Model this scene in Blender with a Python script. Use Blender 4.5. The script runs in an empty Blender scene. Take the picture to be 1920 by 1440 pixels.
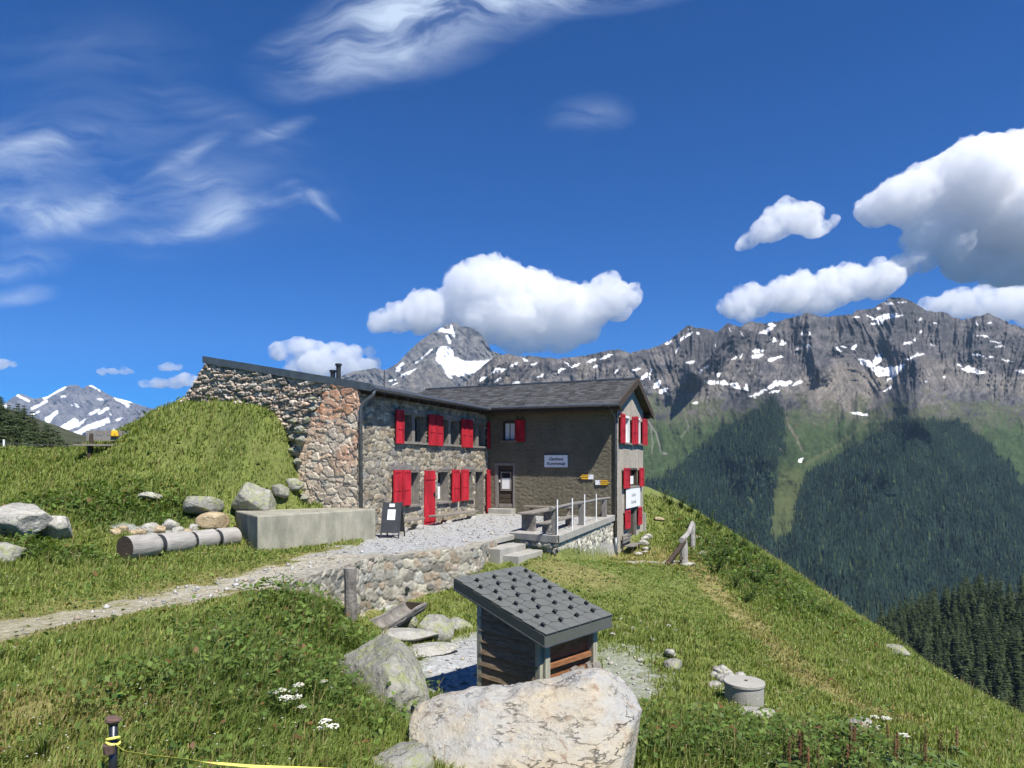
import bpy, bmesh, math, random
import numpy as np
from mathutils import Vector, Matrix
SC = bpy.context.scene
COL = SC.collection
rnd = random.Random(7)
R = math.radians

# ---------------------------------------------------------------- camera
FPX, UC, VH = 1280.0, 960.0, 875.0          # focal length in photo pixels, centre column, horizon row
cam_d = bpy.data.cameras.new('camera')
cam = bpy.data.objects.new('camera', cam_d)
COL.objects.link(cam)
cam_d.sensor_width = 36.0
cam_d.lens = 36.0 * FPX / 1920.0
cam_d.shift_y = (VH - 720.0) / 1920.0
cam_d.clip_start = 0.1
cam_d.clip_end = 60000.0
cam.location = (0, 0, 0)
cam.rotation_euler = (R(90), 0, 0)
SC.camera = cam

# ---------------------------------------------------------------- sun, sky, exposure
SUN_DIR = Vector((0.393, -0.558, 1.0)).normalized()
SUN_EL = math.asin(SUN_DIR.z)
SUN_AZ = math.atan2(SUN_DIR.x, SUN_DIR.y)
sun_d = bpy.data.lights.new('sun', 'SUN')
sun_d.energy = 5.0
sun_d.angle = R(0.53)
sun_d.color = (1.0, 0.955, 0.88)
sun = bpy.data.objects.new('sun', sun_d)
COL.objects.link(sun)
sun.rotation_euler = SUN_DIR.to_track_quat('Z', 'Y').to_euler()

W = bpy.data.worlds.new('World')
SC.world = W
W.use_nodes = True

def sky_world():
    nt = W.node_tree; nd = nt.nodes; lk = nt.links
    nd.clear()
    out = nd.new('ShaderNodeOutputWorld'); bg = nd.new('ShaderNodeBackground')
    sky = nd.new('ShaderNodeTexSky'); sky.sky_type = 'NISHITA'
    sky.sun_disc = False; sky.sun_elevation = SUN_EL; sky.sun_rotation = SUN_AZ
    sky.altitude = 1800; sky.air_density = 1.0; sky.dust_density = 0.25; sky.ozone_density = 4.0
    hs = nd.new('ShaderNodeHueSaturation')
    hs.inputs['Saturation'].default_value = 1.2; hs.inputs['Value'].default_value = 1.0
    tint = nd.new('ShaderNodeMixRGB'); tint.blend_type = 'MULTIPLY'; tint.inputs[0].default_value = 1; tint.inputs[2].default_value = (.335, .745, 1.36, 1)
    lk.new(sky.outputs[0], tint.inputs[1]); lk.new(tint.outputs[0], hs.inputs['Color'])
    tc = nd.new('ShaderNodeTexCoord'); sep = nd.new('ShaderNodeSeparateXYZ')
    lk.new(tc.outputs['Generated'], sep.inputs[0])
    def M(op, a, b=None, clamp=False):
        n = nd.new('ShaderNodeMath'); n.operation = op; n.use_clamp = clamp
        for i, v in enumerate((a, b)):
            if v is None: continue
            if isinstance(v, (int, float)): n.inputs[i].default_value = v
            else: lk.new(v, n.inputs[i])
        return n.outputs[0]
    yy = M('MAXIMUM', sep.outputs[1], 0.02)
    a = M('DIVIDE', sep.outputs[0], yy); e = M('DIVIDE', sep.outputs[2], yy)
    cv = nd.new('ShaderNodeCombineXYZ'); lk.new(a, cv.inputs[0]); lk.new(e, cv.inputs[1])
    # thin high cirrus: soft patches of direction space broken up by stretched, warped noise
    n1 = nd.new('ShaderNodeTexNoise'); n1.inputs['Scale'].default_value = 3.2; n1.inputs['Detail'].default_value = 3
    lk.new(cv.outputs[0], n1.inputs['Vector'])
    wv = nd.new('ShaderNodeVectorMath'); wv.operation = 'MULTIPLY_ADD'
    wv.inputs[1].default_value = (0.2, 0.2, 0.0)
    lk.new(n1.outputs['Color'], wv.inputs[0]); lk.new(cv.outputs[0], wv.inputs[2])
    mp = nd.new('ShaderNodeMapping'); mp.inputs['Rotation'].default_value = (0, 0, R(-18)); mp.inputs['Scale'].default_value = (3.4, 14, 1)
    lk.new(wv.outputs[0], mp.inputs['Vector'])
    n2 = nd.new('ShaderNodeTexNoise'); n2.inputs['Scale'].default_value = 2.0; n2.inputs['Detail'].default_value = 11; n2.inputs['Roughness'].default_value = 0.6; n2.inputs['Distortion'].default_value = 0.25
    lk.new(mp.outputs[0], n2.inputs['Vector'])
    rp = nd.new('ShaderNodeMapRange'); rp.inputs[1].default_value = 0.36; rp.inputs[2].default_value = 0.70
    lk.new(n2.outputs['Fac'], rp.inputs[0])
    wv2 = nd.new('ShaderNodeVectorMath'); wv2.operation = 'MULTIPLY_ADD'
    wv2.inputs[1].default_value = (0.09, 0.09, 0.0)
    lk.new(n1.outputs['Color'], wv2.inputs[0]); lk.new(cv.outputs[0], wv2.inputs[2])
    tot = None
    for (u, v, ru, rv, rot, k) in CIRRUS:
        g = nd.new('ShaderNodeMapping'); g.vector_type = 'TEXTURE'
        g.inputs['Location'].default_value = ((u - UC) / FPX + .045, (VH - v) / FPX + .045, 0)
        g.inputs['Rotation'].default_value = (0, 0, R(rot)); g.inputs['Scale'].default_value = (ru / FPX, rv / FPX, 1)
        lk.new(wv2.outputs[0], g.inputs['Vector'])
        gr = nd.new('ShaderNodeTexGradient'); gr.gradient_type = 'SPHERICAL'
        lk.new(g.outputs[0], gr.inputs[0])
        w = M('MULTIPLY', M('POWER', gr.outputs['Fac'], 1.25), k)
        tot = w if tot is None else M('ADD', tot, w)
    msk = M('MULTIPLY', tot, M('ADD', M('MULTIPLY', rp.outputs[0], 0.85), 0.09), True)
    front = M('GREATER_THAN', sep.outputs[1], 0.05)
    msk = M('MULTIPLY', msk, front)
    mix = nd.new('ShaderNodeMixRGB'); mix.inputs[2].default_value = (7.2, 8.6, 11.0, 1)
    lk.new(msk, mix.inputs[0]); lk.new(hs.outputs[0], mix.inputs[1])
    lk.new(mix.outputs[0], bg.inputs['Color']); bg.inputs['Strength'].default_value = 0.058
    lk.new(bg.outputs[0], out.inputs['Surface'])
CIRRUS = [(720, 50, 300, 110, 20, .8), (840, 15, 380, 90, 12, .85), (1000, -10, 460, 60, 6, .7), (640, 115, 200, 60, 22, .45), (820, 90, 260, 60, 16, .5),
          (40, 404, 170, 42, -12, .75), (120, 420, 170, 34, 18, .8), (190, 388, 80, 26, 35, .5), (70, 385, 220, 110, 0, .3), (400, 415, 150, 26, 17, .9), (335, 440, 190, 24, 6, .6), (385, 375, 120, 50, -30, .5), (330, 395, 200, 90, 15, .3),
          (556, 377, 66, 24, -12, .9), (500, 396, 160, 20, 14, .5), (592, 394, 60, 14, -28, .5), (340, 306, 100, 24, 28, .7), (510, 252, 90, 22, 24, .75), (30, 300, 200, 66, 4, .55), (100, 277, 130, 24, 8, .5), (20, 502, 130, 34, 8, .85), (28, 553, 90, 22, 8, .95),
          (1105, 210, 90, 44, 8, .4), (420, 230, 260, 50, -25, .18), (150, 250, 330, 100, 8, .2), (180, 100, 260, 110, 0, .14), (300, 350, 420, 160, 0, .18)]
sky_world()
SC.view_settings.view_transform = 'Standard'
SC.view_settings.look = 'None'
SC.view_settings.exposure = 0.62
SC.view_settings.gamma = 1.0
cy = SC.cycles
cy.use_denoising = True
cy.max_bounces = 14; cy.diffuse_bounces = 3; cy.glossy_bounces = 2; cy.transmission_bounces = 3
cy.volume_bounces = 12; cy.transparent_max_bounces = 6
cy.use_adaptive_sampling = True; cy.adaptive_threshold = 0.02
cy.caustics_reflective = False; cy.caustics_refractive = False

# ---------------------------------------------------------------- helpers
def px(u, v, Y):
    """world point seen at photo pixel (u, v) at forward distance Y metres"""
    return Vector(((u - UC) / FPX * Y, Y, (VH - v) / FPX * Y))

def lerp(a, b, t): return a + (b - a) * t
def sstep(a, b, x):
    t = np.clip((np.asarray(x, float) - a) / (b - a), 0, 1); return t * t * (3 - 2 * t)

_prng = np.random.RandomState(11)
_perm = np.concatenate([_prng.permutation(512)] * 3)
_g2 = np.stack([np.cos(np.arange(512) * 2.39996), np.sin(np.arange(512) * 2.39996)], 1)
_g3 = _prng.normal(size=(512, 3)); _g3 /= np.linalg.norm(_g3, axis=1, keepdims=True)
def perlin2(x, y, seed=0):
    xi = np.floor(x).astype(int); yi = np.floor(y).astype(int)
    xf = x - xi; yf = y - yi
    u = xf**3 * (xf * (xf * 6 - 15) + 10); v = yf**3 * (yf * (yf * 6 - 15) + 10)
    def g(i, j, dx, dy):
        h = _perm[(_perm[(xi + i + seed * 37) & 511] + yi + j + seed * 91) & 511]
        return _g2[h, 0] * dx + _g2[h, 1] * dy
    a = g(0, 0, xf, yf); b = g(1, 0, xf - 1, yf); c = g(0, 1, xf, yf - 1); d = g(1, 1, xf - 1, yf - 1)
    return (a + u * (b - a)) * (1 - v) + (c + u * (d - c)) * v
def perlin3(p, seed=0):
    pi = np.floor(p).astype(int); f = p - pi
    w = f**3 * (f * (f * 6 - 15) + 10)
    r = 0
    for i in (0, 1):
        for j in (0, 1):
            for k in (0, 1):
                h = _perm[(_perm[(_perm[(pi[:, 0] + i + seed * 17) & 511] + pi[:, 1] + j) & 511] + pi[:, 2] + k) & 511]
                d = _g3[h, 0] * (f[:, 0] - i) + _g3[h, 1] * (f[:, 1] - j) + _g3[h, 2] * (f[:, 2] - k)
                r = r + d * (w[:, 0] if i else 1 - w[:, 0]) * (w[:, 1] if j else 1 - w[:, 1]) * (w[:, 2] if k else 1 - w[:, 2])
    return r
def fbm2(x, y, o=4, seed=0, ridged=False, gain=.5):
    s = 0; a = 1; n = 0
    for k in range(o):
        v = perlin2(x * 2**k, y * 2**k, seed + k)
        s = s + a * ((1 - 2 * np.abs(v)) if ridged else v); n += a; a *= gain
    return s / n
def fbm3(p, o=4, seed=0, gain=.5, ridged=False):
    s = 0; a = 1; n = 0
    for k in range(o):
        v = perlin3(p * 2**k, seed + k)
        s = s + a * ((1 - 2 * np.abs(v)) if ridged else v); n += a; a *= gain
    return s / n

def np_mesh(name, verts, faces, mat=None, smooth=False, colors=None):
    """mesh from numpy verts (n,3) and faces (m,k) all of one size; colors per vertex (n,3)"""
    me = bpy.data.meshes.new(name)
    n = len(verts); m, k = faces.shape
    me.vertices.add(n); me.vertices.foreach_set('co', np.ascontiguousarray(verts, dtype=np.float32).ravel())
    me.loops.add(m * k); me.loops.foreach_set('vertex_index', np.ascontiguousarray(faces, dtype=np.int32).ravel())
    me.polygons.add(m)
    me.polygons.foreach_set('loop_start', np.arange(0, m * k, k, dtype=np.int32))
    me.polygons.foreach_set('loop_total', np.full(m, k, dtype=np.int32))
    if smooth: me.polygons.foreach_set('use_smooth', np.ones(m, dtype=bool))
    me.update(calc_edges=True); me.validate()
    if colors is not None:
        ca = me.color_attributes.new('Col', 'FLOAT_COLOR', 'POINT')
        c = np.ones((n, 4), dtype=np.float32); c[:, :colors.shape[1]] = colors
        ca.data.foreach_set('color', c.ravel())
    if mat: me.materials.append(mat)
    return me
def grid_faces(nr, nc):
    i = np.arange(nr * nc).reshape(nr, nc)
    return np.stack([i[:-1, :-1], i[:-1, 1:], i[1:, 1:], i[1:, :-1]], -1).reshape(-1, 4)

def link(name, data, parent=None, base=None):
    o = bpy.data.objects.new(name, data); COL.objects.link(o)
    if parent: o.parent = parent
    return o
def tag(o, label=None, cat=None, group=None, kind=None):
    if label: o['label'] = label
    if cat: o['category'] = cat
    if group: o['group'] = group
    if kind: o['kind'] = kind
    return o
def thing(name, loc, label, cat, group=None, rz=0):
    o = bpy.data.objects.new(name, None); COL.objects.link(o)
    o.location = loc; o.rotation_euler = (0, 0, rz); o.empty_display_size = .2
    return tag(o, label, cat, group)
def copy_tree(o, parent=None):
    c = o.copy(); COL.objects.link(c)
    if parent: c.parent = parent
    for ch in [x for x in bpy.data.objects if x.parent == o]: copy_tree(ch, c)
    return c

class MB:
    """collects simple solids in world coordinates; build() links them as one mesh object"""
    def __init__(s): s.v = []; s.f = []; s.cuts = []
    def add(s, vs, fs):
        b = len(s.v); s.cuts.append((b, len(s.f))); s.v += [tuple(q) for q in vs]; s.f += [tuple(i + b for i in f) for f in fs]; return s
    def hexa(s, p):   # 8 points: bottom ring 0-3, top ring 4-7
        return s.add(p, [(3, 2, 1, 0), (4, 5, 6, 7), (0, 1, 5, 4), (1, 2, 6, 5), (2, 3, 7, 6), (3, 0, 4, 7)])
    def box(s, c, sz, rz=0, ry=0, rx=0):
        m = Matrix.Translation(Vector(c)) @ Matrix.Rotation(rz, 4, 'Z') @ Matrix.Rotation(ry, 4, 'Y') @ Matrix.Rotation(rx, 4, 'X')
        x, y, z = sz[0] / 2, sz[1] / 2, sz[2] / 2
        return s.hexa([m @ Vector(q) for q in ((-x, -y, -z), (x, -y, -z), (x, y, -z), (-x, y, -z), (-x, -y, z), (x, -y, z), (x, y, z), (-x, y, z))])
    def beam(s, p0, p1, w, h, up=(0, 0, 1)):
        p0 = Vector(p0); p1 = Vector(p1); d = (p1 - p0).normalized(); up = Vector(up)
        if abs(d.dot(up)) > .95: up = Vector((0, 1, 0))
        r = d.cross(up).normalized() * (w / 2); q = r.cross(d).normalized() * (h / 2)
        return s.hexa([p0 - r - q, p0 + r - q, p1 + r - q, p1 - r - q, p0 - r + q, p0 + r + q, p1 + r + q, p1 - r + q])
    def tube(s, pts, rad, n=8, caps=True, wob=0, seed=0):
        rr = random.Random(seed)
        pts = [Vector(p) for p in pts]; k = len(pts)
        if not isinstance(rad, (list, tuple)): rad = [rad] * k
        vs = []; ref = None
        for i, p in enumerate(pts):
            d = (pts[min(i + 1, k - 1)] - pts[max(i - 1, 0)]).normalized()
            if ref is None:
                ref = Vector((0, 0, 1)) if abs(d.z) < .9 else Vector((1, 0, 0))
            a = d.cross(ref).normalized(); b = a.cross(d).normalized(); ref = b
            for j in range(n):
                th = 2 * math.pi * j / n; r_ = rad[i] * (1 + rr.uniform(-wob, wob))
                vs.append(p + a * math.cos(th) * r_ + b * math.sin(th) * r_)
        fs = [(i * n + j, i * n + (j + 1) % n, (i + 1) * n + (j + 1) % n, (i + 1) * n + j) for i in range(k - 1) for j in range(n)]
        if caps: fs += [tuple(range(n - 1, -1, -1)), tuple((k - 1) * n + j for j in range(n))]
        return s.add(vs, fs)
    def build_each(s, name, mat, parent=None, bevel=0, smooth=False):
        ends = s.cuts[1:] + [(len(s.v), len(s.f))]; out = []
        for (v0, f0), (v1, f1) in zip(s.cuts, ends):
            q = MB(); q.v = s.v[v0:v1]; q.f = [tuple(i - v0 for i in f) for f in s.f[f0:f1]]
            out.append(q.build(name, mat, parent, bevel, smooth))
        return out
    def build(s, name, mat, parent=None, bevel=0, smooth=False):
        base = parent.matrix_basis.translation.copy() if parent is not None else None
        off = Vector((0, 0, 0))
        q = parent
        while q is not None: off += Vector(q.location); q = q.parent
        me = bpy.data.meshes.new(name)
        me.from_pydata([tuple(Vector(v) - off) for v in s.v], [], s.f); me.update()
        bm = bmesh.new(); bm.from_mesh(me); bmesh.ops.recalc_face_normals(bm, faces=bm.faces[:]); bm.to_mesh(me); bm.free()
        me.materials.append(mat)
        if smooth:
            for p in me.polygons: p.use_smooth = True
        o = link(name, me, parent)
        if bevel:
            b = o.modifiers.new('bevel', 'BEVEL'); b.width = bevel; b.segments = 2; b.limit_method = 'ANGLE'
        return o

# ---------------------------------------------------------------- materials
def mat(name, col, rough=.8, var=.0, scale=8, bump=0, bscale=30, spec=.3, attr=False, col2=None, coords='Object', stretch=None, detail=6, metal=0, varscale2=None):
    """Principled base colour, broken up by noise between col and col2 (or +-var), optional vertex colours, optional bump"""
    m = bpy.data.materials.new(name); m.use_nodes = True
    nt = m.node_tree; nd = nt.nodes; lk = nt.links
    b = nd['Principled BSDF']
    b.inputs['Roughness'].default_value = rough; b.inputs['Specular IOR Level'].default_value = spec; b.inputs['Metallic'].default_value = metal
    tc = nd.new('ShaderNodeTexCoord'); vec = tc.outputs[coords]
    if stretch:
        mp = nd.new('ShaderNodeMapping'); mp.inputs['Scale'].default_value = stretch; lk.new(vec, mp.inputs[0]); vec = mp.outputs[0]
    n = nd.new('ShaderNodeTexNoise'); n.inputs['Scale'].default_value = scale; n.inputs['Detail'].default_value = detail; n.inputs['Roughness'].default_value = .62
    lk.new(vec, n.inputs['Vector'])
    if attr:
        at = nd.new('ShaderNodeAttribute'); at.attribute_name = 'Col'; base = at.outputs['Color']
    else:
        base = None
    mr = nd.new('ShaderNodeMapRange'); mr.inputs[1].default_value = .3; mr.inputs[2].default_value = .7
    lk.new(n.outputs['Fac'], mr.inputs[0])
    if col2 is not None:
        mx = nd.new('ShaderNodeMixRGB'); lk.new(mr.outputs[0], mx.inputs[0])
        mx.inputs[1].default_value = (*col, 1); mx.inputs[2].default_value = (*col2, 1); c = mx.outputs[0]
    else:
        mr.inputs[3].default_value = 1 - var; mr.inputs[4].default_value = 1 + var
        mx = nd.new('ShaderNodeVectorMath'); mx.operation = 'SCALE'
        if base is not None: lk.new(base, mx.inputs[0])
        else: mx.inputs[0].default_value = col
        lk.new(mr.outputs[0], mx.inputs['Scale']); c = mx.outputs[0]
    lk.new(c, b.inputs['Base Color'])
    if bump:
        n2 = nd.new('ShaderNodeTexNoise'); n2.inputs['Scale'].default_value = bscale; n2.inputs['Detail'].default_value = 8; n2.inputs['Roughness'].default_value = .65
        lk.new(vec, n2.inputs['Vector'])
        bp = nd.new('ShaderNodeBump'); bp.inputs['Strength'].default_value = min(1, bump); bp.inputs['Distance'].default_value = .02 * max(1, bump)
        lk.new(n2.outputs['Fac'], bp.inputs['Height']); lk.new(bp.outputs[0], b.inputs['Normal'])
    return m

def leaf_mat(name, transl=.35, rough=.55, var=.15):
    m = bpy.data.materials.new(name); m.use_nodes = True
    nt = m.node_tree; nd = nt.nodes; lk = nt.links
    nd.remove(nd['Principled BSDF']); out = nd['Material Output']
    at = nd.new('ShaderNodeAttribute'); at.attribute_name = 'Col'
    d = nd.new('ShaderNodeBsdfPrincipled'); d.inputs['Roughness'].default_value = rough; d.inputs['Specular IOR Level'].default_value = .25
    t = nd.new('ShaderNodeBsdfTranslucent'); mx = nd.new('ShaderNodeMixShader'); mx.inputs[0].default_value = transl
    lk.new(at.outputs['Color'], d.inputs['Base Color'])
    g = nd.new('ShaderNodeMixRGB'); g.blend_type = 'MULTIPLY'; g.inputs[0].default_value = 1; g.inputs[2].default_value = (1.15, 1.25, .55, 1)
    lk.new(at.outputs['Color'], g.inputs[1]); lk.new(g.outputs[0], t.inputs['Color'])
    lk.new(d.outputs[0], mx.inputs[1]); lk.new(t.outputs[0], mx.inputs[2]); lk.new(mx.outputs[0], out.inputs['Surface'])
    return m

M = {}
M['stone'] = mat('stone_masonry', (1, 1, 1), .9, var=.35, scale=9, bump=1.2, bscale=26, attr=True)
M['plaster_dark'] = mat('rough_render', (.16, .14, .108), .95, var=.3, scale=2.2, attr=True)
M['plaster_light'] = mat('gable_render', (.43, .39, .325), .95, col2=(.31, .285, .24), scale=1.6, bump=.5, bscale=30)
M['concrete'] = mat('concrete', (.4, .38, .3), .92, col2=(.22, .215, .165), scale=1.5, bump=.6, bscale=38, detail=9)
M['concrete_block'] = mat('block_concrete', (.4, .38, .3), .92, col2=(.2, .195, .15), scale=2.6, bump=.7, bscale=34, detail=10, stretch=(1.3, 1.3, .55))
M['concrete_pale'] = mat('pale_concrete', (.4, .385, .34), .9, col2=(.28, .27, .24), scale=2.5, bump=.4, bscale=40)
M['red'] = mat('red_paint', (.4, .016, .028), .75, var=.45, scale=4, bump=.15, bscale=60, stretch=(1, 1, .3))
M['roof'] = mat('slate_roof', (.07, .071, .072), .7, var=.45, scale=3.5, bump=.8, bscale=14)
M['metal_roof'] = mat('sheet_metal', (.11, .13, .14), .45, var=.25, scale=4, metal=.4)
M['dark_wood'] = mat('dark_wood', (.035, .026, .02), .8, col2=(.09, .068, .05), scale=6, bump=.6, bscale=30, stretch=(1, 1, 6))
M['grey_wood'] = mat('weathered_wood', (.27, .255, .235), .85, col2=(.15, .138, .125), scale=5, bump=.8, bscale=22, stretch=(5, 5, 1.2))
M['grey_plank'] = mat('weathered_plank', (.27, .245, .21), .85, col2=(.15, .135, .115), scale=7, bump=.6, bscale=22)
M['old_log'] = mat('old_log', (.1, .088, .075), .9, col2=(.3, .28, .25), scale=4, bump=1.4, bscale=16)
M['glass'] = mat('window_glass', (.018, .022, .026), .08, spec=.6)
M['white'] = mat('white_paint', (.8, .8, .79), .6, var=.05, scale=6)
M['cloth'] = mat('curtain_cloth', (.72, .72, .7), .9, var=.2, scale=25, stretch=(4, 4, .3))
M['gutter'] = mat('zinc_gutter', (.15, .16, .17), .42, var=.3, scale=9, metal=.6)
M['black'] = mat('black_paint', (.03, .032, .034), .5, var=.2, scale=5)
M['yellow'] = mat('yellow_sign_paint', (.75, .42, .02), .5, var=.08, scale=10)
M['ink'] = mat('sign_lettering', (.03, .035, .045), .6)
M['grey_ink'] = mat('grey_lettering', (.3, .31, .33), .6)
M['rust'] = mat('rusty_iron', (.17, .1, .07), .75, col2=(.07, .06, .06), scale=30, bump=.4, bscale=60)
# ---------------------------------------------------------------- building frame
E1 = Vector((.3917, .9201, 0)); E2 = Vector((.9201, -.3917, 0)); UP = Vector((0, 0, 1))
K = Vector((-4.353, 19.35, 0))             # street corner of the stone wing
L1 = 8.75                                   # stone front length
I0 = K + E1 * 8.6                           # inner corner of the two houses
K2 = I0 + E2 * 5.28                         # outer corner of the rendered house
GW = 4.47                                   # gable width
class Face:
    def __init__(s, o, e, n): s.o = o; s.e = e; s.n = n
    def P(s, t, z, off=0): return s.o + s.e * t + s.n * off + UP * z
    def t(s, u, off=0):
        a = (u - UC) / FPX; o = s.o + s.n * off
        return (a * o.y - o.x) / (s.e.x - a * s.e.y)
    def z(s, u, v, off=0):
        p = s.P(s.t(u, off), 0, off); return (VH - v) / FPX * p.y
    def box(s, mb, t0, t1, z0, z1, o0, o1):
        P = s.P
        return mb.hexa([P(t0, z0, o1), P(t1, z0, o1), P(t1, z0, o0), P(t0, z0, o0), P(t0, z1, o1), P(t1, z1, o1), P(t1, z1, o0), P(t0, z1, o0)])
F_front = Face(K, E1, E2); F_side = Face(K, -E2, -E1); F_rend = Face(I0, E2, -E1); F_gable = Face(K2, E1, E2)

# ---------------------------------------------------------------- terrain: two fitted sheets joined along the retaining wall
def tps(pts, lam=.02):
    p = np.array(pts, float); n = len(p)
    d = np.linalg.norm(p[:, None, :2] - p[None, :, :2], axis=2)
    Kk = np.where(d > 0, d * d * np.log(d + 1e-9), 0) + np.eye(n) * lam
    A = np.zeros((n + 3, n + 3)); A[:n, :n] = Kk; A[:n, n] = 1; A[:n, n + 1:] = p[:, :2]; A[n, :n] = 1; A[n + 1:, :n] = p[:, :2].T
    w = np.linalg.solve(A, np.concatenate([p[:, 2], np.zeros(3)]))
    def f(x, y):
        x = np.asarray(x, float); y = np.asarray(y, float)
        r = w[n] + w[n + 1] * x + w[n + 2] * y
        for i in range(n):
            q = (x - p[i, 0])**2 + (y - p[i, 1])**2
            r = r + w[i] * .5 * q * np.log(q + 1e-12)
        return r
    return f
FORE = [(-1.5, 4, -1.92), (-2.4, 4, -1.88), (-4.2, 5, -1.9), (-2.1, 6.5, -1.98), (-3.2, 8, -1.95), (-2.9, 9.6, -2.0), (-5.9, 7.9, -2.0), (-4.4, 10.4, -2.0), (-9, 5, -1.9),
        (-9, 8, -1.9), (-14, 6, -1.8), (-20, 6, -1.6), (-3, 0, -1.7), (0, 0, -1.7), (-8, 0, -1.7), (-1, -4, -1.6), (-25, 0, -1.5)]
LOW = FORE + [(-3.05, 11.6, -2.35), (-2.6, 12.4, -3.0), (-2.4, 14.4, -3.2), (-1.5, 15.4, -3.05), (-.8, 16.3, -2.75), (.2, 17.2, -2.5), (1.3, 18.0, -2.52), (2.6, 20.6, -2.92),
       (3.9, 24.4, -3.3), (5, 25, -3.35), (5.3, 26.8, -3.2), (6.0, 29.5, -2.93), (0, 9, -3.15), (-1, 11.5, -3.2), (1.2, 9.2, -3.15), (-1.7, 10.3, -3.1), (-1.9, 9.0, -2.75),
       (-1.2, 7.6, -2.85), (-.7, 6.3, -2.6), (1.4, 15, -2.85), (2.6, 14, -3.0), (3.19, 12, -3.08), (3.6, 10.8, -3.38), (6.9, 18, -3.87), (5.3, 20, -3.25), (7, 23, -3.4),
       (7.3, 14.5, -4.22), (7.7, 12.5, -4.2), (6.6, 9, -3.8), (3.75, 7.5, -3.17), (1.75, 6.5, -2.8), (.3, 5.5, -2.7), (1.5, 3.5, -2.3), (4, 4, -2.85), (8, 4, -4.4), (3, 0, -2.2),
       (9.2, 20, -4.2), (10.6, 20, -4.75), (10.4, 14.2, -5.15), (9.0, 26, -3.35), (9.9, 28, -3.4), (9, 34, -2.1), (6.6, 33, -1.35), (8.8, 10.5, -4.75), (14, 20, -7.6), (14, 14, -8.2), (14, 28, -6.6),
       (13, 36, -5), (14, 7, -7.8), (20, 20, -13), (20, 10, -14), (20, 30, -12), (18, 42, -9.5), (26, 20, -19), (26, 5, -19), (26, 40, -18), (10, 45, -3), (20, -4, -12)]
UPP = FORE + [(-3.6, 13, -2), (-2.5, 16, -2), (-1, 17.5, -2), (-3, 20, -2), (-1.6, 24, -1.9), (0, 26, -1.85), (2, 22, -1.95), (3, 24, -1.9), (.2, 19.5, -2), (-4.2, 16.5, -2.0),
       (-8.2, 14.3, -1.96), (-6.5, 15.5, -1.98), (-5.5, 18.4, -1.9), (-7.4, 17.2, -1.75), (-11.25, 16, -1.2), (-9.75, 13, -1.7), (-9.7, 17.5, -1.25), (-13.4, 20, -.39), (-10.5, 19, -.5),
       (-8.75, 20, .25), (-11.1, 21.5, 1.4), (-10.8, 22.0, 2.0), (-8.0, 20.75, 1.85), (-9, 21.2, 1.95), (-14.35, 24.5, .82), (-18.75, 25, .6), (-20, 18, -.5), (-13.1, 24, 1.45),
       (-7.1, 20.5, 1.5), (-6.75, 20.2, 1.05), (-6.65, 19.7, .72), (-7.05, 19.25, .05), (-7.64, 18.85, -.45), (-6.05, 19.85, -1.15), (-6.05, 19.35, -1.25), (-6.5, 18.95, -1.2), (-7.25, 18.45, -1.25), (-5.4, 19.7, -1.35), (-5.6, 19.6, -1.1), (-14, 30, .3), (-22, 32, -.8), (-9, 30, 1.0), (-2, 35, 1.2), (2, 38, .4), (5, 34, -1.2), (-14, 42, -2.5), (-26, 42, -5), (-26, 26, .2), (-30, 15, -.5), (0, 48, -1)]
f_low = tps(LOW); f_up = tps(UPP)
EDGE = np.array([(-60, 2), (-12, 4.6), (-8, 6.4), (-5.2, 8.9), (-4.17, 10.9), (-3.81, 12.2), (-3.39, 14), (-3.06, 15.06), (-2.0, 16.0), (-1.03, 16.5), (-.84, 17.9), (.06, 19.65),
                 (1.23, 18.5), (3.75, 25.3), (5.0, 30), (5.4, 34), (5.5, 80)])
def seg_dist(x, y, P):
    """signed distance (left of the polyline > 0) and arc index"""
    best = np.full(x.shape, 1e9); sg = np.zeros(x.shape); arc = np.zeros(x.shape); perp = np.zeros(x.shape)
    for i in range(len(P) - 1):
        ax, ay = P[i]; bx, by = P[i + 1]; dx, dy = bx - ax, by - ay; l2 = dx * dx + dy * dy
        t = np.clip(((x - ax) * dx + (y - ay) * dy) / l2, 0, 1)
        d = np.hypot(x - ax - t * dx, y - ay - t * dy)
        c = dx * (y - ay) - dy * (x - ax)
        pd = np.abs(c) / math.sqrt(l2)
        k = (d < best - 1e-7) | ((d < best + 1e-7) & (pd > perp))
        best = np.where(k, d, best); perp = np.where(k, pd, perp); sg = np.where(k, np.sign(c), sg); arc = np.where(k, i + t, arc)
    return best * sg, arc
def poly_in(x, y, P):
    r = np.zeros(x.shape, bool); n = len(P)
    for i in range(n):
        x0, y0 = P[i]; x1, y1 = P[(i + 1) % n]
        c = ((y0 > y) != (y1 > y)) & (x < (x1 - x0) * (y - y0) / (y1 - y0 + 1e-12) + x0)
        r ^= c
    return r
PATH = np.array([(-30, 3.5), (-12, 5.6), (-6.7, 7.75), (-5.2, 9.8), (-4.55, 11.6), (-4.2, 13.2), (-3.8, 15.0), (-3.3, 16.6), (-2.6, 18.5)])
TERR = [(-3.95, 18.8), (-3.9, 17.4), (-3.5, 16.4), (-2.9, 15.6), (-1.03, 16.6), (-.84, 17.9), (.06, 19.65), (1.2, 18.6), (3.8, 25.2), (-1, 27.3), (-4.4, 19.4)]
TRAIL = np.array([(6.2, 24), (5.9, 21.5), (5.6, 18.5), (5.5, 15.4), (5.0, 13), (4.9, 11.2), (5.3, 9.6)])
FOOT = np.array([(4.2, 23.6), (5.0, 23.4), (5.7, 24.0)])
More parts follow.
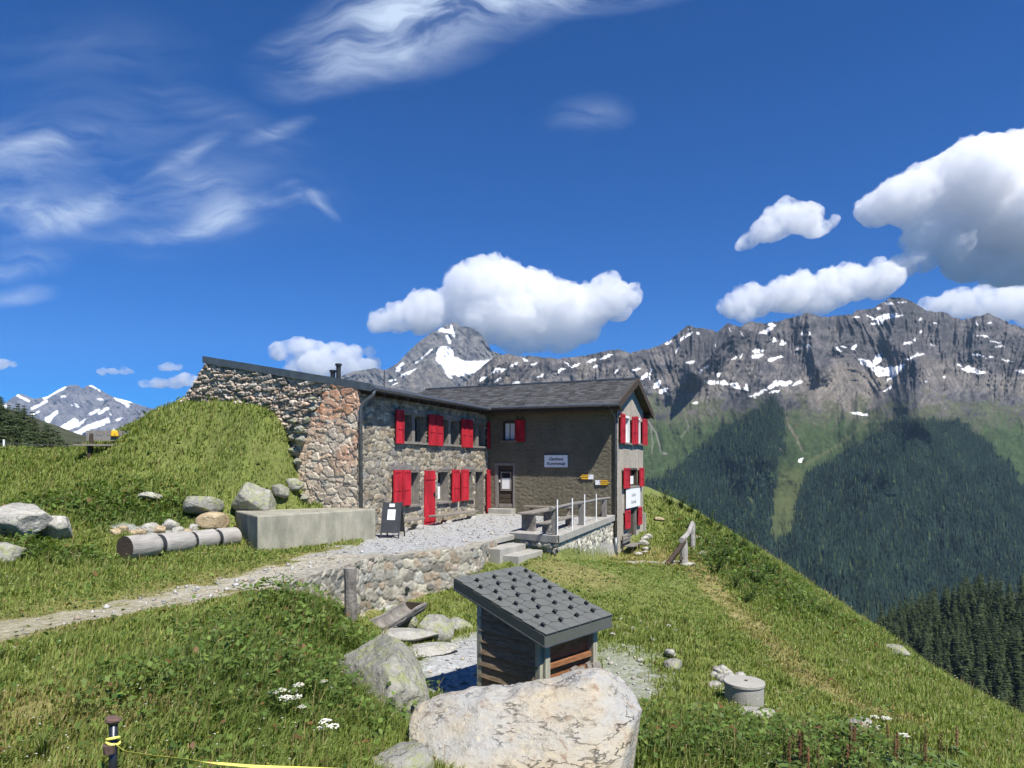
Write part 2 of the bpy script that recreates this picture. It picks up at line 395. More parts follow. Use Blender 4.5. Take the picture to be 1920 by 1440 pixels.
def ground(x, y, detail=True):
    x = np.asarray(x, float); y = np.asarray(y, float)
    sd, arc = seg_dist(x, y, EDGE)
    h = np.where(arc < 4, lerp(1.6, .12, np.clip(arc - 3, 0, 1)), np.where(arc > 13, .12 + (arc - 13) * 2.0, .12))
    w = sstep(-h, h, sd)
    zl = f_low(x, y); zu = f_up(x, y)
    pd = np.where(poly_in(x, y, TERR), 0, np.abs(seg_dist(x, y, np.array(TERR + TERR[:1]))[0]))
    zu = lerp(zu, -2.0 + np.clip(y - 19, 0, 8) * .018, sstep(1.2, .15, pd))
    # the gravel terrace is level
    z = zl * (1 - w) + zu * w
    far = np.clip((np.hypot(x, y - 15) - 34) / 60, 0, 6)
    z = z - far * far * 14
    if detail:
        m = gravel_mask(x, y)
        z = z + (fbm2(x * .9, y * .9, 4, 3) * .16 + fbm2(x * 3.1, y * 3.1, 3, 9) * .05) * (1 - np.clip(m * 1.2, 0, 1)) * sstep(1.5, 4, np.hypot(x, y))
    return z
def gravel_mask(x, y):
    n = fbm2(x * 1.6, y * 1.6, 4, 21)
    d = np.abs(seg_dist(x, y, PATH)[0])
    hw = np.interp(y, [3, 8, 11, 15, 18], [.55, .62, .55, .75, 1.1])
    m = sstep(.32, -.25, d - hw + n * 1.5 + fbm2(x * 6, y * 6, 2, 25) * .5) * np.interp(y, [6, 8.5, 11.5], [.38, .55, .9])
    t = poly_in(x, y, TERR).astype(float)
    g1 = sstep(1.2, .75, np.hypot((x + .55) / .85, (y - 11.0) / 2.2) + n * .6)
    g2 = sstep(1.15, .5, np.hypot((x - .2) / 1.6, (y - 9.3) / 1.3) + n * .7)
    g3 = sstep(1.1, .3, np.hypot((x - 1.75) / .9, (y - 10.4) / 1.9) + n * 1.0) * .5
    g4 = sstep(.5, .05, np.abs(seg_dist(x, y, FOOT)[0]) + n * .9) * .7
    g5 = sstep(1.1, .6, np.hypot((x + 8.6) / 1.3, (y - 16.6) / .55) + n * .6) * .8
    return np.maximum.reduce([m, t, g1, g2, g3, g4, g5])
def dry_mask(x, y):
    n = fbm2(x * .8, y * .8, 4, 31); n2 = fbm2(x * 2.6, y * 2.6, 3, 33)
    d = np.abs(seg_dist(x, y, PATH)[0])
    m = sstep(1.9, .3, d + n * 1.6) * .85
    t = sstep(.75, .1, np.abs(seg_dist(x, y, TRAIL)[0]) + n * .8 + n2 * .3) * .95
    b = sstep(.12, .5, n) * .5
    c = sstep(2.2, .4, np.hypot((x - 4.9) / 1.3, (y - 24.5) / 1.8) + n) * .8
    e = sstep(1.2, .4, np.hypot((x + 4.2) / 2.2, (y - 4.6) / 1.2) + n) * .8
    g = sstep(1.2, .3, np.hypot((x - 1.6) / 1.6, (y - 17.0) / 1.6) + n) * .7
    return np.maximum.reduce([m, t, b, c, e, g])
def lush_mask(x, y):
    n = fbm2(x * .7 + 5, y * .7, 4, 41)
    a = sstep(1.2, .35, np.hypot((x + 2.2) / 1.5, (y - 7.5) / 3.6) + n * .7)
    b = sstep(1.2, .4, np.hypot((x + 10.3) / 2.6, (y - 17.6) / 1.5) + n * .7)
    c = sstep(1.2, .4, np.hypot((x - 8.2) / 2.0, (y - 24) / 7.0) + n * .5)
    d = sstep(1.2, .4, np.hypot((x - 2.6) / 2.2, (y - 7.2) / 1.5) + n * .8)
    e = sstep(1.2, .4, np.hypot((x + 9.5) / 2.0, (y - 13.6) / 1.0) + n * .8)
    f = sstep(1.2, .4, np.hypot((x + 3.2) / .9, (y - 10.3) / 1.2) + n * .5)
    return np.clip(np.maximum.reduce([a, b, c, d, e, f]), 0, 1)
def gz(x, y): return float(ground(np.array([x]), np.array([y]))[0])
def on_ground(u, v, y0=2.5, y1=60):
    """where the line of sight through a photo pixel meets the terrain"""
    Y = np.concatenate([np.arange(y0, 14, .03), np.arange(14, y1, .08)])
    X = (u - UC) / FPX * Y; Z = (VH - v) / FPX * Y
    g = ground(X, Y); k = np.argmax(Z < g)
    return Vector((X[k], Y[k], g[k]))

def build_ground():
    def axis(lo, a, b, hi, st):
        core = np.arange(a, b, st); l = []; r = []; s = st; x = a
        while x > lo: s *= 1.16; x -= s; l.append(x)
        s = st; x = core[-1]
        while x < hi: s *= 1.16; x += s; r.append(x)
        return np.array(l[::-1] + list(core) + r)
    xs = axis(-230, -13, 11.5, 230, .095); ys = axis(-40, 3.2, 29, 260, .095)
    X, Y = np.meshgrid(xs, ys); Z = ground(X.ravel(), Y.ravel()).reshape(X.shape)
    x, y = X.ravel(), Y.ravel()
    gm = gravel_mask(x, y); dm = dry_mask(x, y); lm = lush_mask(x, y)
    n = fbm2(x * 3, y * 3, 4, 51); n2 = fbm2(x * 11, y * 11, 3, 55); nb = fbm2(x * .5, y * .5, 3, 57)
    green = np.array([.13, .165, .038]); lush = np.array([.075, .11, .022]); dry = np.array([.26, .215, .09]); soil = np.array([.12, .09, .055])
    grav = np.array([.35, .355, .35]); gravw = np.array([.38, .355, .285])
    c = green[None] * (1 + .5 * n[:, None]) + (dry - green)[None] * (.25 + nb * .5).clip(0, 1)[:, None] * .4
    c = c + (lush - c) * (lm * .8)[:, None]
    c = c + (dry - c) * (dm * .85)[:, None]
    c = c + (soil - c) * (sstep(.25, .5, n2 + n * .5) * .5 * (1 - lm))[:, None]
    tmask = poly_in(x, y, TERR) | (y > 15.5) | ((x > -3) & (y > 8))
    gc = np.where(tmask[:, None], grav[None], gravw[None]) * (1 + .45 * n2[:, None] + .2 * n[:, None])
    gw = np.clip(gm + n2 * .8 * (gm > .03) * (gm < .97), 0, 1)
    c = c + (gc - c) * gw[:, None]
    Gm = mat('meadow_soil', (1, 1, 1), .95, var=.4, scale=14, bump=1.5, bscale=30, attr=True, detail=8)
    me = np_mesh('ground', np.stack([x, y, Z.ravel()], 1), grid_faces(len(ys), len(xs)), Gm, True, c.clip(.01, .8))
    tag(link('ground', me), kind='structure')
build_ground()
# ---------------------------------------------------------------- masonry generator
def cells(S, Z, cw, ch, seed, jit=.42):
    """two nearest jittered cells for every point: F1, F2, id of the nearest"""
    px_ = S / cw; pz = Z / ch
    i0 = np.floor(px_).astype(int); j0 = np.floor(pz).astype(int)
    f1 = np.full(S.shape, 9.); f2 = np.full(S.shape, 9.); cid = np.zeros(S.shape, int)
    for dj in (-1, 0, 1):
        for di in (-2, -1, 0, 1, 2):
            i = i0 + di; j = j0 + dj
            h = (i * 73856093 ^ j * 19349663 ^ seed * 83492791) & 0x7fffffff
            h = (h * 1103515245 + 12345) & 0x7fffffff
            a = (h & 1023) / 1023.; b = ((h >> 10) & 1023) / 1023.
            cx = i + .5 + (j & 1) * .5 + (a - .5) * 2 * jit; cz = j + .5 + (b - .5) * 1.5 * jit
            ddx = np.abs(px_ - cx); ddz = np.abs(pz - cz); d = .62 * np.hypot(ddx, ddz) + .38 * np.maximum(ddx, ddz) * 1.15 - .34 * (((h >> 5) & 255) / 255. - .5)
            nf = d < f1
            f2 = np.where(nf, f1, np.minimum(f2, d)); cid = np.where(nf, h, cid); f1 = np.where(nf, d, f1)
    return f1, f2, cid
def masonry(face, t0, t1, zb, zt, cw, ch, seed, amp, palette, mortar, res=.03, openings=(), off=0., keep=None, edge=.22, rough=.5):
    """a wall face whose stones are real relief; palette(t,z,a,b) -> colour of each stone from two random numbers"""
    nt = int((t1 - t0) / res) + 2; nz = int((max(zt(t0), zt(t1), zt((t0 + t1) / 2)) - min(zb(t0), zb(t1))) / res) + 2
    tt = np.linspace(t0, t1, nt); q = np.linspace(0, 1, nz)
    zlo = np.array([zb(x) for x in tt]); zhi = np.array([zt(x) for x in tt])
    T = np.repeat(tt[None], nz, 0); Z = zlo[None] + (zhi - zlo)[None] * q[:, None]
    wx = T + fbm2(T * 2.2, Z * 2.2, 3, seed) * cw * .7; wz = Z + fbm2(T * 2.2 + 9, Z * 2.2, 3, seed + 5) * ch * .9
    f1, f2, cid = cells(wx, wz, cw, ch, seed)
    d = f2 - f1
    a = (cid & 255) / 255.; b = ((cid >> 8) & 255) / 255.; c = ((cid >> 16) & 255) / 255.
    pr = sstep(.02, edge, d)
    tilt = ((wx / cw) % 1 - .5) * (b - .5) + ((wz / ch) % 1 - .5) * (a - .5)
    H = amp * pr * (.35 + 1.0 * a + .9 * tilt) + fbm2(T * 14, Z * 14, 3, seed + 2) * amp * rough
    ce = palette(T, Z, b, c)
    mo = np.array(mortar)[None, None]
    w = sstep(.03, .12, d)[..., None]
    colr = mo * (1 - w) + ce * w
    colr = colr * (1 + .25 * fbm2(T * 9, Z * 9, 3, seed + 7))[..., None]
    o = np.zeros((nz, nt, 3))
    if isinstance(face, Face):
        for k in range(3): o[..., k] = face.o[k] + face.e[k] * T + face.n[k] * (H + off)
    else:
        bx, by, nx, ny = face.at(T); o[..., 0] = bx + nx * (H + off); o[..., 1] = by + ny * (H + off)
    o[..., 2] += Z
    fc = grid_faces(nz, nt)
    mid = lambda A: (A[:-1, :-1] + A[1:, 1:]).ravel() / 2
    ok = np.ones(len(fc), bool); tm = mid(T); zm = mid(Z)
    for (a0, a1, b0, b1) in openings: ok &= ~((tm > a0) & (tm < a1) & (zm > b0) & (zm < b1))
    if keep is not None: ok &= keep(tm, zm)
    return o.reshape(-1, 3), fc[ok], colr.reshape(-1, 3).clip(.01, .85)
def mesh_part(name, parts, mt, parent):
    vs = []; fs = []; cs = []; b = 0
    for v, f, c in parts: vs.append(v); fs.append(f + b); cs.append(c); b += len(v)
    v = np.concatenate(vs); off = np.array(parent.location) if parent else np.zeros(3)
    return link(name, np_mesh(name, v - off[None], np.concatenate(fs), mt, False, np.concatenate(cs)), parent)
def pal(*cols):
    C = np.array(cols)
    def f(T, Z, a, b):
        k = (a * 0.9999 * len(C)).astype(int)
        return C[k] * (.72 + .56 * b)[..., None]
    return f

def text(body, size, face, t, z, off, mt, parent, sx=1.0, shear=0, name='lettering', weight=0):
    cu = bpy.data.curves.new(name, 'FONT'); cu.body = body; cu.size = size; cu.align_x = 'CENTER'; cu.align_y = 'CENTER'; cu.extrude = .003; cu.shear = shear; cu.offset = weight; cu.resolution_u = 3
    ob = bpy.data.objects.new(name, cu); COL.objects.link(ob)
    me = bpy.data.meshes.new_from_object(ob.evaluated_get(bpy.context.evaluated_depsgraph_get()))
    bpy.data.objects.remove(ob)
    base = Vector(parent.location) if parent else Vector()
    for v in me.vertices:
        q = face.P(t + v.co.x * sx, z + v.co.y, off + v.co.z); v.co = q - base
    me.name = name; me.materials.clear(); me.materials.append(mt)
    return link(name, me, parent)

# ---------------------------------------------------------------- stone wing of the guesthouse
SW = thing('stone_guesthouse', tuple(K + UP * -2), 'low natural stone guesthouse with red shutters and an orange stained rubble end wall', 'guesthouse')
fr = F_front
def tz(u, v, f=fr): return f.t(u), f.z(u, v)
GZ0 = -2.02
g_top = fr.z(800, 882.5); u_top = fr.z(745, 772); u_sill = fr.z(776, 829)
WIN = [  # u0, u1, z0, z1, kind
    (762.5, 785.5, fr.z(773, 946), g_top, 'one'), (819, 840.5, fr.z(830, 940), g_top, 'one'), (872.5, 885.5, fr.z(880, 934), g_top, 'one'),
    (750.5, 797.5, u_sill, u_top, 'two'), (824, 860, u_sill, u_top, 'two'), (880, 909, u_sill, u_top, 'two')]
DOORS = [(889.5, 906, -1.92, g_top)]
ops = [(fr.t(a), fr.t(b), z0, z1) for a, b, z0, z1, k in WIN] + [(fr.t(a), fr.t(b), z0, z1) for a, b, z0, z1 in DOORS] + [(fr.t(793), fr.t(813), -2.0, g_top)]
GREYS = pal((.3, .26, .19), (.24, .21, .16), (.36, .32, .24), (.19, .17, .135), (.4, .355, .27), (.29, .235, .16), (.26, .245, .21))
fw = masonry(fr, 0, L1, lambda t: -2.15, lambda t: 2.2, .25, .155, 3, .035, GREYS, (.26, .23, .17), .026, ops, 0, None, .16)
mesh_part('front_wall', [fw], M['stone'], SW)
SLOPE = .185
def roof_z(s): return 2.12 + SLOPE * s - .02          # underside of the roof above the end wall
def g_zt(s): return roof_z(s) + .1 if s < 5.75 else max(1.5, roof_z(5.75) + .1 - (s - 5.75) * 1.05)
def endpal(T, Z, a, b):
    C = np.array([(.58, .44, .31), (.52, .4, .29), (.62, .52, .4), (.5, .42, .33), (.56, .48, .37), (.58, .42, .29)])
    c = C[(a * .999 * 6).astype(int)] * (.75 + .5 * b)[..., None]
    red = sstep(.05, .4, fbm2(T * 1.1, Z * .8, 3, 77) + .55 * sstep(.9, 1.9, Z) * sstep(1.5, .3, np.abs(T - .75)))
    c = c + (np.array([.55, .2, .085]) - c) * (.5 * red)[..., None]
    gr = sstep(.5, -.9, Z)
    return c + (np.array([.45, .4, .31]) * (.7 + .6 * b)[..., None] - c) * (gr * .7)[..., None]
lim = lambda z: np.interp(z, [-1.5, -.6, .3, 1.0, 1.7, 2.3], [3.0, 2.7, 2.15, 1.75, 1.4, .95])
nlim = lambda t, z: t < lim(z) + fbm2(t * 2.5, z * 2.5, 2, 5) * .45
ew = masonry(F_side, -.03, 3.5, lambda t: -1.9, lambda t: g_zt(t), .33, .22, 14, .038, endpal, (.56, .47, .36), .026, (), .06, nlim, .16)
mesh_part('end_wall', [ew], M['stone'], SW)
DRY = pal((.5, .41, .32), (.4, .33, .26), (.58, .48, .38), (.33, .28, .23), (.52, .45, .37), (.48, .36, .27), (.42, .39, .34))
rw = masonry(F_side, .5, 7.0, lambda t: -.9, lambda t: g_zt(t), .4, .12, 23, .085, DRY, (.15, .125, .1), .024, (), -.02, None, .2, .8)
mesh_part('rubble_wall', [rw], M['stone'], SW)
cap = MB()    # thickness of the end of the rubble wall, its back and the plain back walls of the house
for i in range(7):
    s0 = 5.75 + i * .18; s1 = s0 + .18
    F_side.box(cap, s0, s1, .4, g_zt(s1) + .04, -.9, .0)
F_side.box(cap, .6, 5.75, -1.5, 1.9, -.5, -.05)
cap.build_each('wall_core', M['stone'], SW)
core = MB()
fr.box(core, .3, L1, -2.0, 2.05, -6.6, -6.3); F_side.box(core, .1, 6.4, -2, 2.02, -8.7, -8.5)
core.build_each('back_wall', M['plaster_dark'], SW)
# quoin edge closing the corner between the two faces
q = masonry(fr, -.09, .05, lambda t: -2.1, lambda t: 2.15, .5, .25, 31, .03, endpal, (.4, .36, .3), .03, (), .02, None)
mesh_part('corner_stones', [q], M['stone'], SW)

def window(face, parent, t0, t1, z0, z1, two=False, depth=.26, cloth=False, wood='grey_plank', sill=True, fw_=.05, full=.58):
    w = MB()
    # deep reveals
    face.box(w, t0, t0 + .035, z0, z1, -depth, .015); face.box(w, t1 - .035, t1, z0, z1, -depth, .015)
    face.box(w, t0 + .036, t1 - .036, z1 - .05, z1 + .03, -depth, .02)
    if two:
        tm = (t0 + t1) / 2; face.box(w, tm - .09, tm + .09, z0, z1 - .052, -depth, .01)
    spans = [(t0 + .037, (t0 + t1) / 2 - .092), ((t0 + t1) / 2 + .092, t1 - .037)] if two else [(t0 + .037, t1 - .037)]
    for a, b in spans:
        face.box(w, a, a + fw_, z0, z1 - .052, -depth, -depth + .05); face.box(w, b - fw_, b, z0, z1 - .052, -depth, -depth + .05)
        face.box(w, a + fw_, b - fw_, z0, z0 + fw_, -depth, -depth + .048); face.box(w, a + fw_, b - fw_, z1 - .052 - fw_, z1 - .052, -depth, -depth + .048)
        face.box(w, (a + b) / 2 - .015, (a + b) / 2 + .015, z0 + fw_, z1 - .1, -depth + .005, -depth + .04)
    o = w.build('window', M[wood], parent)
    for a, b in spans:
        p = MB(); face.box(p, a, b, z0, z1 - .05, -depth - .04, -depth + .012); p.build('pane', M['glass'], o)
        if cloth:
            c = MB(); face.box(c, a + fw_ + .01, b - fw_ - .01, z0 + fw_ + .02, z0 + (z1 - z0) * full, -depth + .014, -depth + .02); c.build('curtain', M['cloth'], o)
    if sill:
        s = MB(); face.box(s, t0 - .06, t1 + .06, z0 - .07, z0 - .001, -depth, .11); s.build('sill', M['grey_plank'], o)
    return o
def shutter(face, parent, t0, t1, z0, z1, off=.1, name='shutter', m='red', ajar=0.0):
    w = MB(); P = face.P
    def bx(a, b, z0, z1, o0, o1):
        k = lambda t: ajar * (t - t0)
        w.hexa([P(a, z0, o1 + k(a)), P(b, z0, o1 + k(b)), P(b, z0, o0 + k(b)), P(a, z0, o0 + k(a)), P(a, z1, o1 + k(a)), P(b, z1, o1 + k(b)), P(b, z1, o0 + k(b)), P(a, z1, o0 + k(a))])
    bx(t0, t1, z0, z1, off, off + .03)
    for (a, b, c, d) in ((t0, t0 + .06, z0, z1), (t1 - .06, t1, z0, z1), (t0 + .06, t1 - .06, z0, z0 + .08), (t0 + .06, t1 - .06, z1 - .08, z1), (t0 + .06, t1 - .06, lerp(z0, z1, .42), lerp(z0, z1, .42) + .07)):
        bx(a, b, c, d, off + .03, off + .045)
    o = w.build(name, M[m], parent)
    h = MB()
    for z in (lerp(z0, z1, .15), lerp(z0, z1, .85)): face.box(h, t0 + .01, t0 + .05, z - .03, z + .03, 0, off + .002)
    h.build_each('hinge', M['black'], o)
    return o
for a, b, z0, z1, k in WIN:
    window(fr, SW, fr.t(a), fr.t(b), z0, z1, k == 'two', cloth=z1 < .5, depth=.3)
for (a, b, v0, v1) in ((732, 762, 882.5, 948), (842, 855.5, 882, 941), (859, 872.5, 882, 938.5)):
    z0 = fr.z((a + b) / 2, v1); z1 = g_top + .03
    if b - a > 20:
        m_ = (fr.t(a) + fr.t(b)) / 2
        shutter(fr, SW, fr.t(a), m_ - .01, z0, z1); shutter(fr, SW, m_ + .01, fr.t(b), z0, z1, .13)
    else: shutter(fr, SW, fr.t(a), fr.t(b), z0, z1, .11)
us0 = u_sill - .08
for (a, b) in ((736.5, 750.5), (798, 810.5), (811.5, 824), (860, 869.5), (870.5, 880), (909, 918.5)):
    shutter(fr, SW, fr.t(a), min(fr.t(b), L1 - .02), us0, u_top + .05, .11)
# red plank door and the door shutter at the far end
d = MB(); a, b = fr.t(793.5), fr.t(813)
n = 5
for i in range(n): fr.box(d, lerp(a, b, i / n) + .004, lerp(a, b, (i + 1) / n) - .004, -1.99, g_top, .02, .07)
fr.box(d, a, b, -1.85, -1.7, .07, .09); fr.box(d, a, b, g_top - .3, g_top - .15, .07, .09)
dr = d.build('door', M['red'], SW)
hd = MB(); fr.box(hd, b - .12, b - .08, -1.02, -.88, .07, .12); hd.build('handle', M['black'], dr)
jm = MB(); fr.box(jm, a - .1, a - .005, -2.0, g_top + .1, -.1, .03); fr.box(jm, b + .005, b + .1, -2.0, g_top + .1, -.1, .03); jm.build_each('door_jamb', M['grey_plank'], SW)
a, b = fr.t(907.5), min(fr.t(917), L1 - .02)
shutter(fr, SW, a, b, -1.86, g_top + .02, .12, 'door_shutter')
a, b = fr.t(889.5), fr.t(906)
d = MB(); fr.box(d, a + .04, b - .04, -1.9, g_top - .05, -.34, -.29); od = d.build('entrance_door', M['dark_wood'], SW)
d = MB(); fr.box(d, a, a + .05, -1.9, g_top, -.34, .02); fr.box(d, b - .05, b, -1.9, g_top, -.34, .02); fr.box(d, a + .05, b - .05, g_top - .06, g_top, -.34, .02); fr.box(d, a + .05, b - .05, g_top - .55, g_top - .48, -.3, -.25); d.build('door_frame', M['grey_plank'], od)
d = MB()
for i, (u0, u1) in enumerate(((730, 788), (816, 843), (868, 889))): fr.box(d, fr.t(u0), fr.t(u1), g_top + .03, g_top + .17, -.2, .035)
for (u0, u1) in ((748, 800), (822, 862), (878, 912)): fr.box(d, fr.t(u0), min(fr.t(u1), L1 - .05), u_top + .01, u_top + .14, -.2, .03)
d.build_each('lintel', M['grey_wood'], SW)

EO = .47
def slab(face_pts, th, mb):
    p = [Vector(q) for q in face_pts]
    return mb.hexa([q - UP * th for q in p] + p)
r = MB()
P = fr.P
slab([P(-.06, 2.30, EO), P(9.15, 2.30, EO), P(9.15, 2.3 + SLOPE * (EO + 5.83), -5.83), P(-.06, 2.3 + SLOPE * (EO + 5.83), -5.83)], .19, r)
ro = r.build('roof', M['metal_roof'], SW)
v = MB()
slab([P(-.1, 2.325, EO + .02), P(-.061, 2.325, EO + .02), P(-.061, 2.325 + SLOPE * (EO + 5.87), -5.85), P(-.1, 2.325 + SLOPE * (EO + 5.87), -5.85)], .22, v)
v.build('verge_board', M['metal_roof'], ro)
vv = MB()
for k in range(14): vv.beam(P(.1 + k * .64, 2.10 - SLOPE * .1, EO - .08), P(.1 + k * .64, 2.10 + SLOPE * EO, -.2), .1, .14)
vv.build_each('rafter', M['dark_wood'], ro)
g = MB(); g.tube([P(-.08, 2.2, EO + .07), P(9.1, 2.2, EO + .07)], .065, 10); gu = g.build('gutter', M['gutter'], SW, smooth=False)
g = MB(); g.tube([P(.0, 2.16, EO + .07), P(-.02, 2.02, EO + .05), P(-.06, 1.82, .22), P(-.07, 1.66, .13), P(-.06, -1.95, .14)], .05, 10); g.build('downpipe', M['gutter'], SW, smooth=True)
for (s, h) in ((-1.35, .42), (-1.6, .2)):
    c = MB(); z = 2.3 + SLOPE * (EO - s); c.tube([P(.6 + abs(s) * .2, z - .1, s), P(.6 + abs(s) * .2, z + h, s)], .07, 10); c.tube([P(.6 + abs(s) * .2, z + h, s), P(.6 + abs(s) * .2, z + h + .06, s)], .1, 10); c.build('vent_pipe', M['black'], ro)
c = MB(); c.tube([P(4.6, 2.7, -2.2), P(4.6, 3.45, -2.2)], .018, 6); c.build('aerial', M['black'], ro)

# ---------------------------------------------------------------- rendered gable house
RH = thing('rendered_guesthouse', tuple(K2 + UP * -3.3), 'tall narrow rendered gable house with a dark olive side wall and slate saddle roof', 'guesthouse')
re, ga = F_rend, F_gable
def stucco(face, t0, t1, zb, zt, amp, res, seed, c1, c2, openings=(), fs=5.0):
    nt = int((t1 - t0) / res) + 2; tt = np.linspace(t0, t1, nt); nz = int((4.6) / res)
    q = np.linspace(0, 1, nz); zlo = np.array([zb(x) for x in tt]); zhi = np.array([zt(x) for x in tt])
    T = np.repeat(tt[None], nz, 0); Z = zlo[None] + (zhi - zlo)[None] * q[:, None]
    H = amp * (fbm2(T * fs, Z * fs * 1.3, 4, seed, True) - .3)
    o = np.zeros((nz, nt, 3))
    for k in range(3): o[..., k] = face.o[k] + face.e[k] * T + face.n[k] * H
    o[..., 2] += Z
    m = sstep(-.3, .4, fbm2(T * 1.3, Z * .7, 4, seed + 3))[..., None]; n = fbm2(T * 12, Z * 12, 3, seed + 9)[..., None]
    c = (np.array(c1) * (1 - m) + np.array(c2) * m) * (1 + .35 * n)
    fc = grid_faces(nz, nt); mid = lambda A: (A[:-1, :-1] + A[1:, 1:]).ravel() / 2
    ok = np.ones(len(fc), bool); tm = mid(T); zm = mid(Z)
    for (a0, a1, b0, b1) in openings: ok &= ~((tm > a0) & (tm < a1) & (zm > b0) & (zm < b1))
    return o.reshape(-1, 3), fc[ok], c.reshape(-1, 3).clip(.02, .8)
RO, RG, RS = .8, .27, .40
def rz(d): return 2.27 + RS * (min(d, GW - d) + RO)       # top of the roof at distance d behind the eaves wall
wz0, wz1 = re.z(955, 826), re.z(955, 790)
dz0, dz1 = -1.62, re.z(950, 873)
rops = [(re.t(943), re.t(967), wz0, wz1), (re.t(929), re.t(966), dz0, dz1)]
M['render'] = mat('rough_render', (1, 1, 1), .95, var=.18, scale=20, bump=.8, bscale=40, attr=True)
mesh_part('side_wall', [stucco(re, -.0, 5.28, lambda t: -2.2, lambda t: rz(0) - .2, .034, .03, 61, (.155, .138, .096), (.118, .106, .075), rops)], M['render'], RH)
gw_ = [(1167, 1180, 781, 830), (1191.5, 1200, 785, 831.5), (1176, 1194, 879, 911.5)]
gops = []
for (a, b, v0, v1) in gw_: gops.append((ga.t(a), ga.t(b), ga.z((a + b) / 2, v1), ga.z((a + b) / 2, v0)))
gd = (ga.t(1177), ga.t(1192), -3.05, ga.z(1185, 954)); gops.append(gd)
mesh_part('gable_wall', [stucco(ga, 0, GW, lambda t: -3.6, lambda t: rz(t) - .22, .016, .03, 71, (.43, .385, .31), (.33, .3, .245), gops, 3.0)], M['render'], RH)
bk = MB(); ga.box(bk, GW, GW + .02, -3.5, 2.2, -9, -.05); re.box(bk, -4, -3.9, 0, 2.2, -GW, -.1); re.box(bk, -4, .1, .5, rz(0) - .2, -.3, -.1)
bk.build_each('back_wall', M['plaster_dark'], RH)
for i, (a0, a1, b0, b1) in enumerate(gops[:2]): window(ga, RH, a0, a1, b0, b1, depth=.16, cloth=False, wood='white')
window(ga, RH, *gops[2], depth=.14, cloth=True, wood='dark_wood')
for (u0, u1, k, dv0, dv1) in ((1158.7, 1166.6, 0, -2, 2), (1180.5, 1185.6, 0, -1, 1), (1186.2, 1191.3, 1, -2, 1), (1200.3, 1208.5, 1, 0, 2), (1165, 1175.5, 2, 0, 4), (1194.6, 1202, 2, 1, 2)):
    a, b, c0, c1 = gops[k]
    shutter(ga, RH, ga.t(u0), ga.t(u1), c0 - .05, c1 + .04, .09)
z0, z1 = ga.z(1172, 990), ga.z(1172, 955)
shutter(ga, RH, ga.t(1168), ga.t(1176.6), ga.z(1172, 991), ga.z(1172, 957), .08); shutter(ga, RH, ga.t(1192.6), ga.t(1199), ga.z(1195, 984), ga.z(1195, 951), .08)
d = MB(); n = 4
for i in range(n): ga.box(d, lerp(gd[0], gd[1], i / n) + .01, lerp(gd[0], gd[1], (i + 1) / n) - .01, gd[2], gd[3], -.12, -.08)
ga.box(d, gd[0], gd[1], gd[2] + .3, gd[2] + .42, -.08, -.06); dd = d.build('cellar_door', M['dark_wood'], RH)
d = MB(); ga.box(d, gd[0] - .03, gd[0] + .05, gd[2], gd[3], -.1, .02); ga.box(d, gd[1] - .05, gd[1] + .03, gd[2], gd[3], -.1, .02); ga.box(d, gd[0] - .05, gd[1] + .05, gd[3], gd[3] + .09, -.1, .03); d.build('door_frame', M['grey_wood'], dd)
o = window(re, RH, *rops[0], two=False, depth=.1, cloth=True, wood='dark_wood', fw_=.028, full=.9)
shutter(re, RH, re.t(968), re.t(985.5), wz0 - .06, wz1 + .04, .06)
# plank door under the shadow of the eaves
a, b = rops[1][0], rops[1][1]
d = MB(); n = 9
for i in range(n): re.box(d, a + .12, b - .1, lerp(dz0, dz1, i / n) + .008, lerp(dz0, dz1, (i + 1) / n) - .008, -.12, -.06)
dd = d.build('house_door', M['dark_wood'], RH)
d = MB(); re.box(d, a, a + .11, dz0, dz1, -.2, .03); re.box(d, b - .09, b, dz0, dz1, -.2, .02); re.box(d, a - .05, b + .03, dz1, dz1 + .1, -.2, .03); d.build('door_frame', M['grey_wood'], dd)
d = MB(); tm = lerp(a, b, .52)
for (q0, q1, r0, r1) in ((-.23, -.18, -.75, .0), (.18, .23, -.75, .0), (-.18, .18, -.75, -.7), (-.18, .18, -.05, .0)): re.box(d, tm + q0, tm + q1, -.2 + r0, -.2 + r1, -.06, -.02)
dp = d.build('door_window', M['grey_plank'], dd)
d = MB(); re.box(d, tm - .18, tm + .18, -.9, -.25, -.06, -.045); d.build('pane', M['glass'], dp)
d = MB(); re.box(d, tm - .17, tm + .17, -.88, -.45, -.045, -.038); d.build('curtain', M['cloth'], dp)
d = MB(); re.box(d, a + .14, a + .26, -.62, -.52, -.06, -.03); d.build('name_plate', M['white'], dd)
d = MB(); re.box(d, a + .15, b - .12, dz0, dz0 + .16, -.055, -.02); d.build('kick_board', M['grey_plank'], dd)
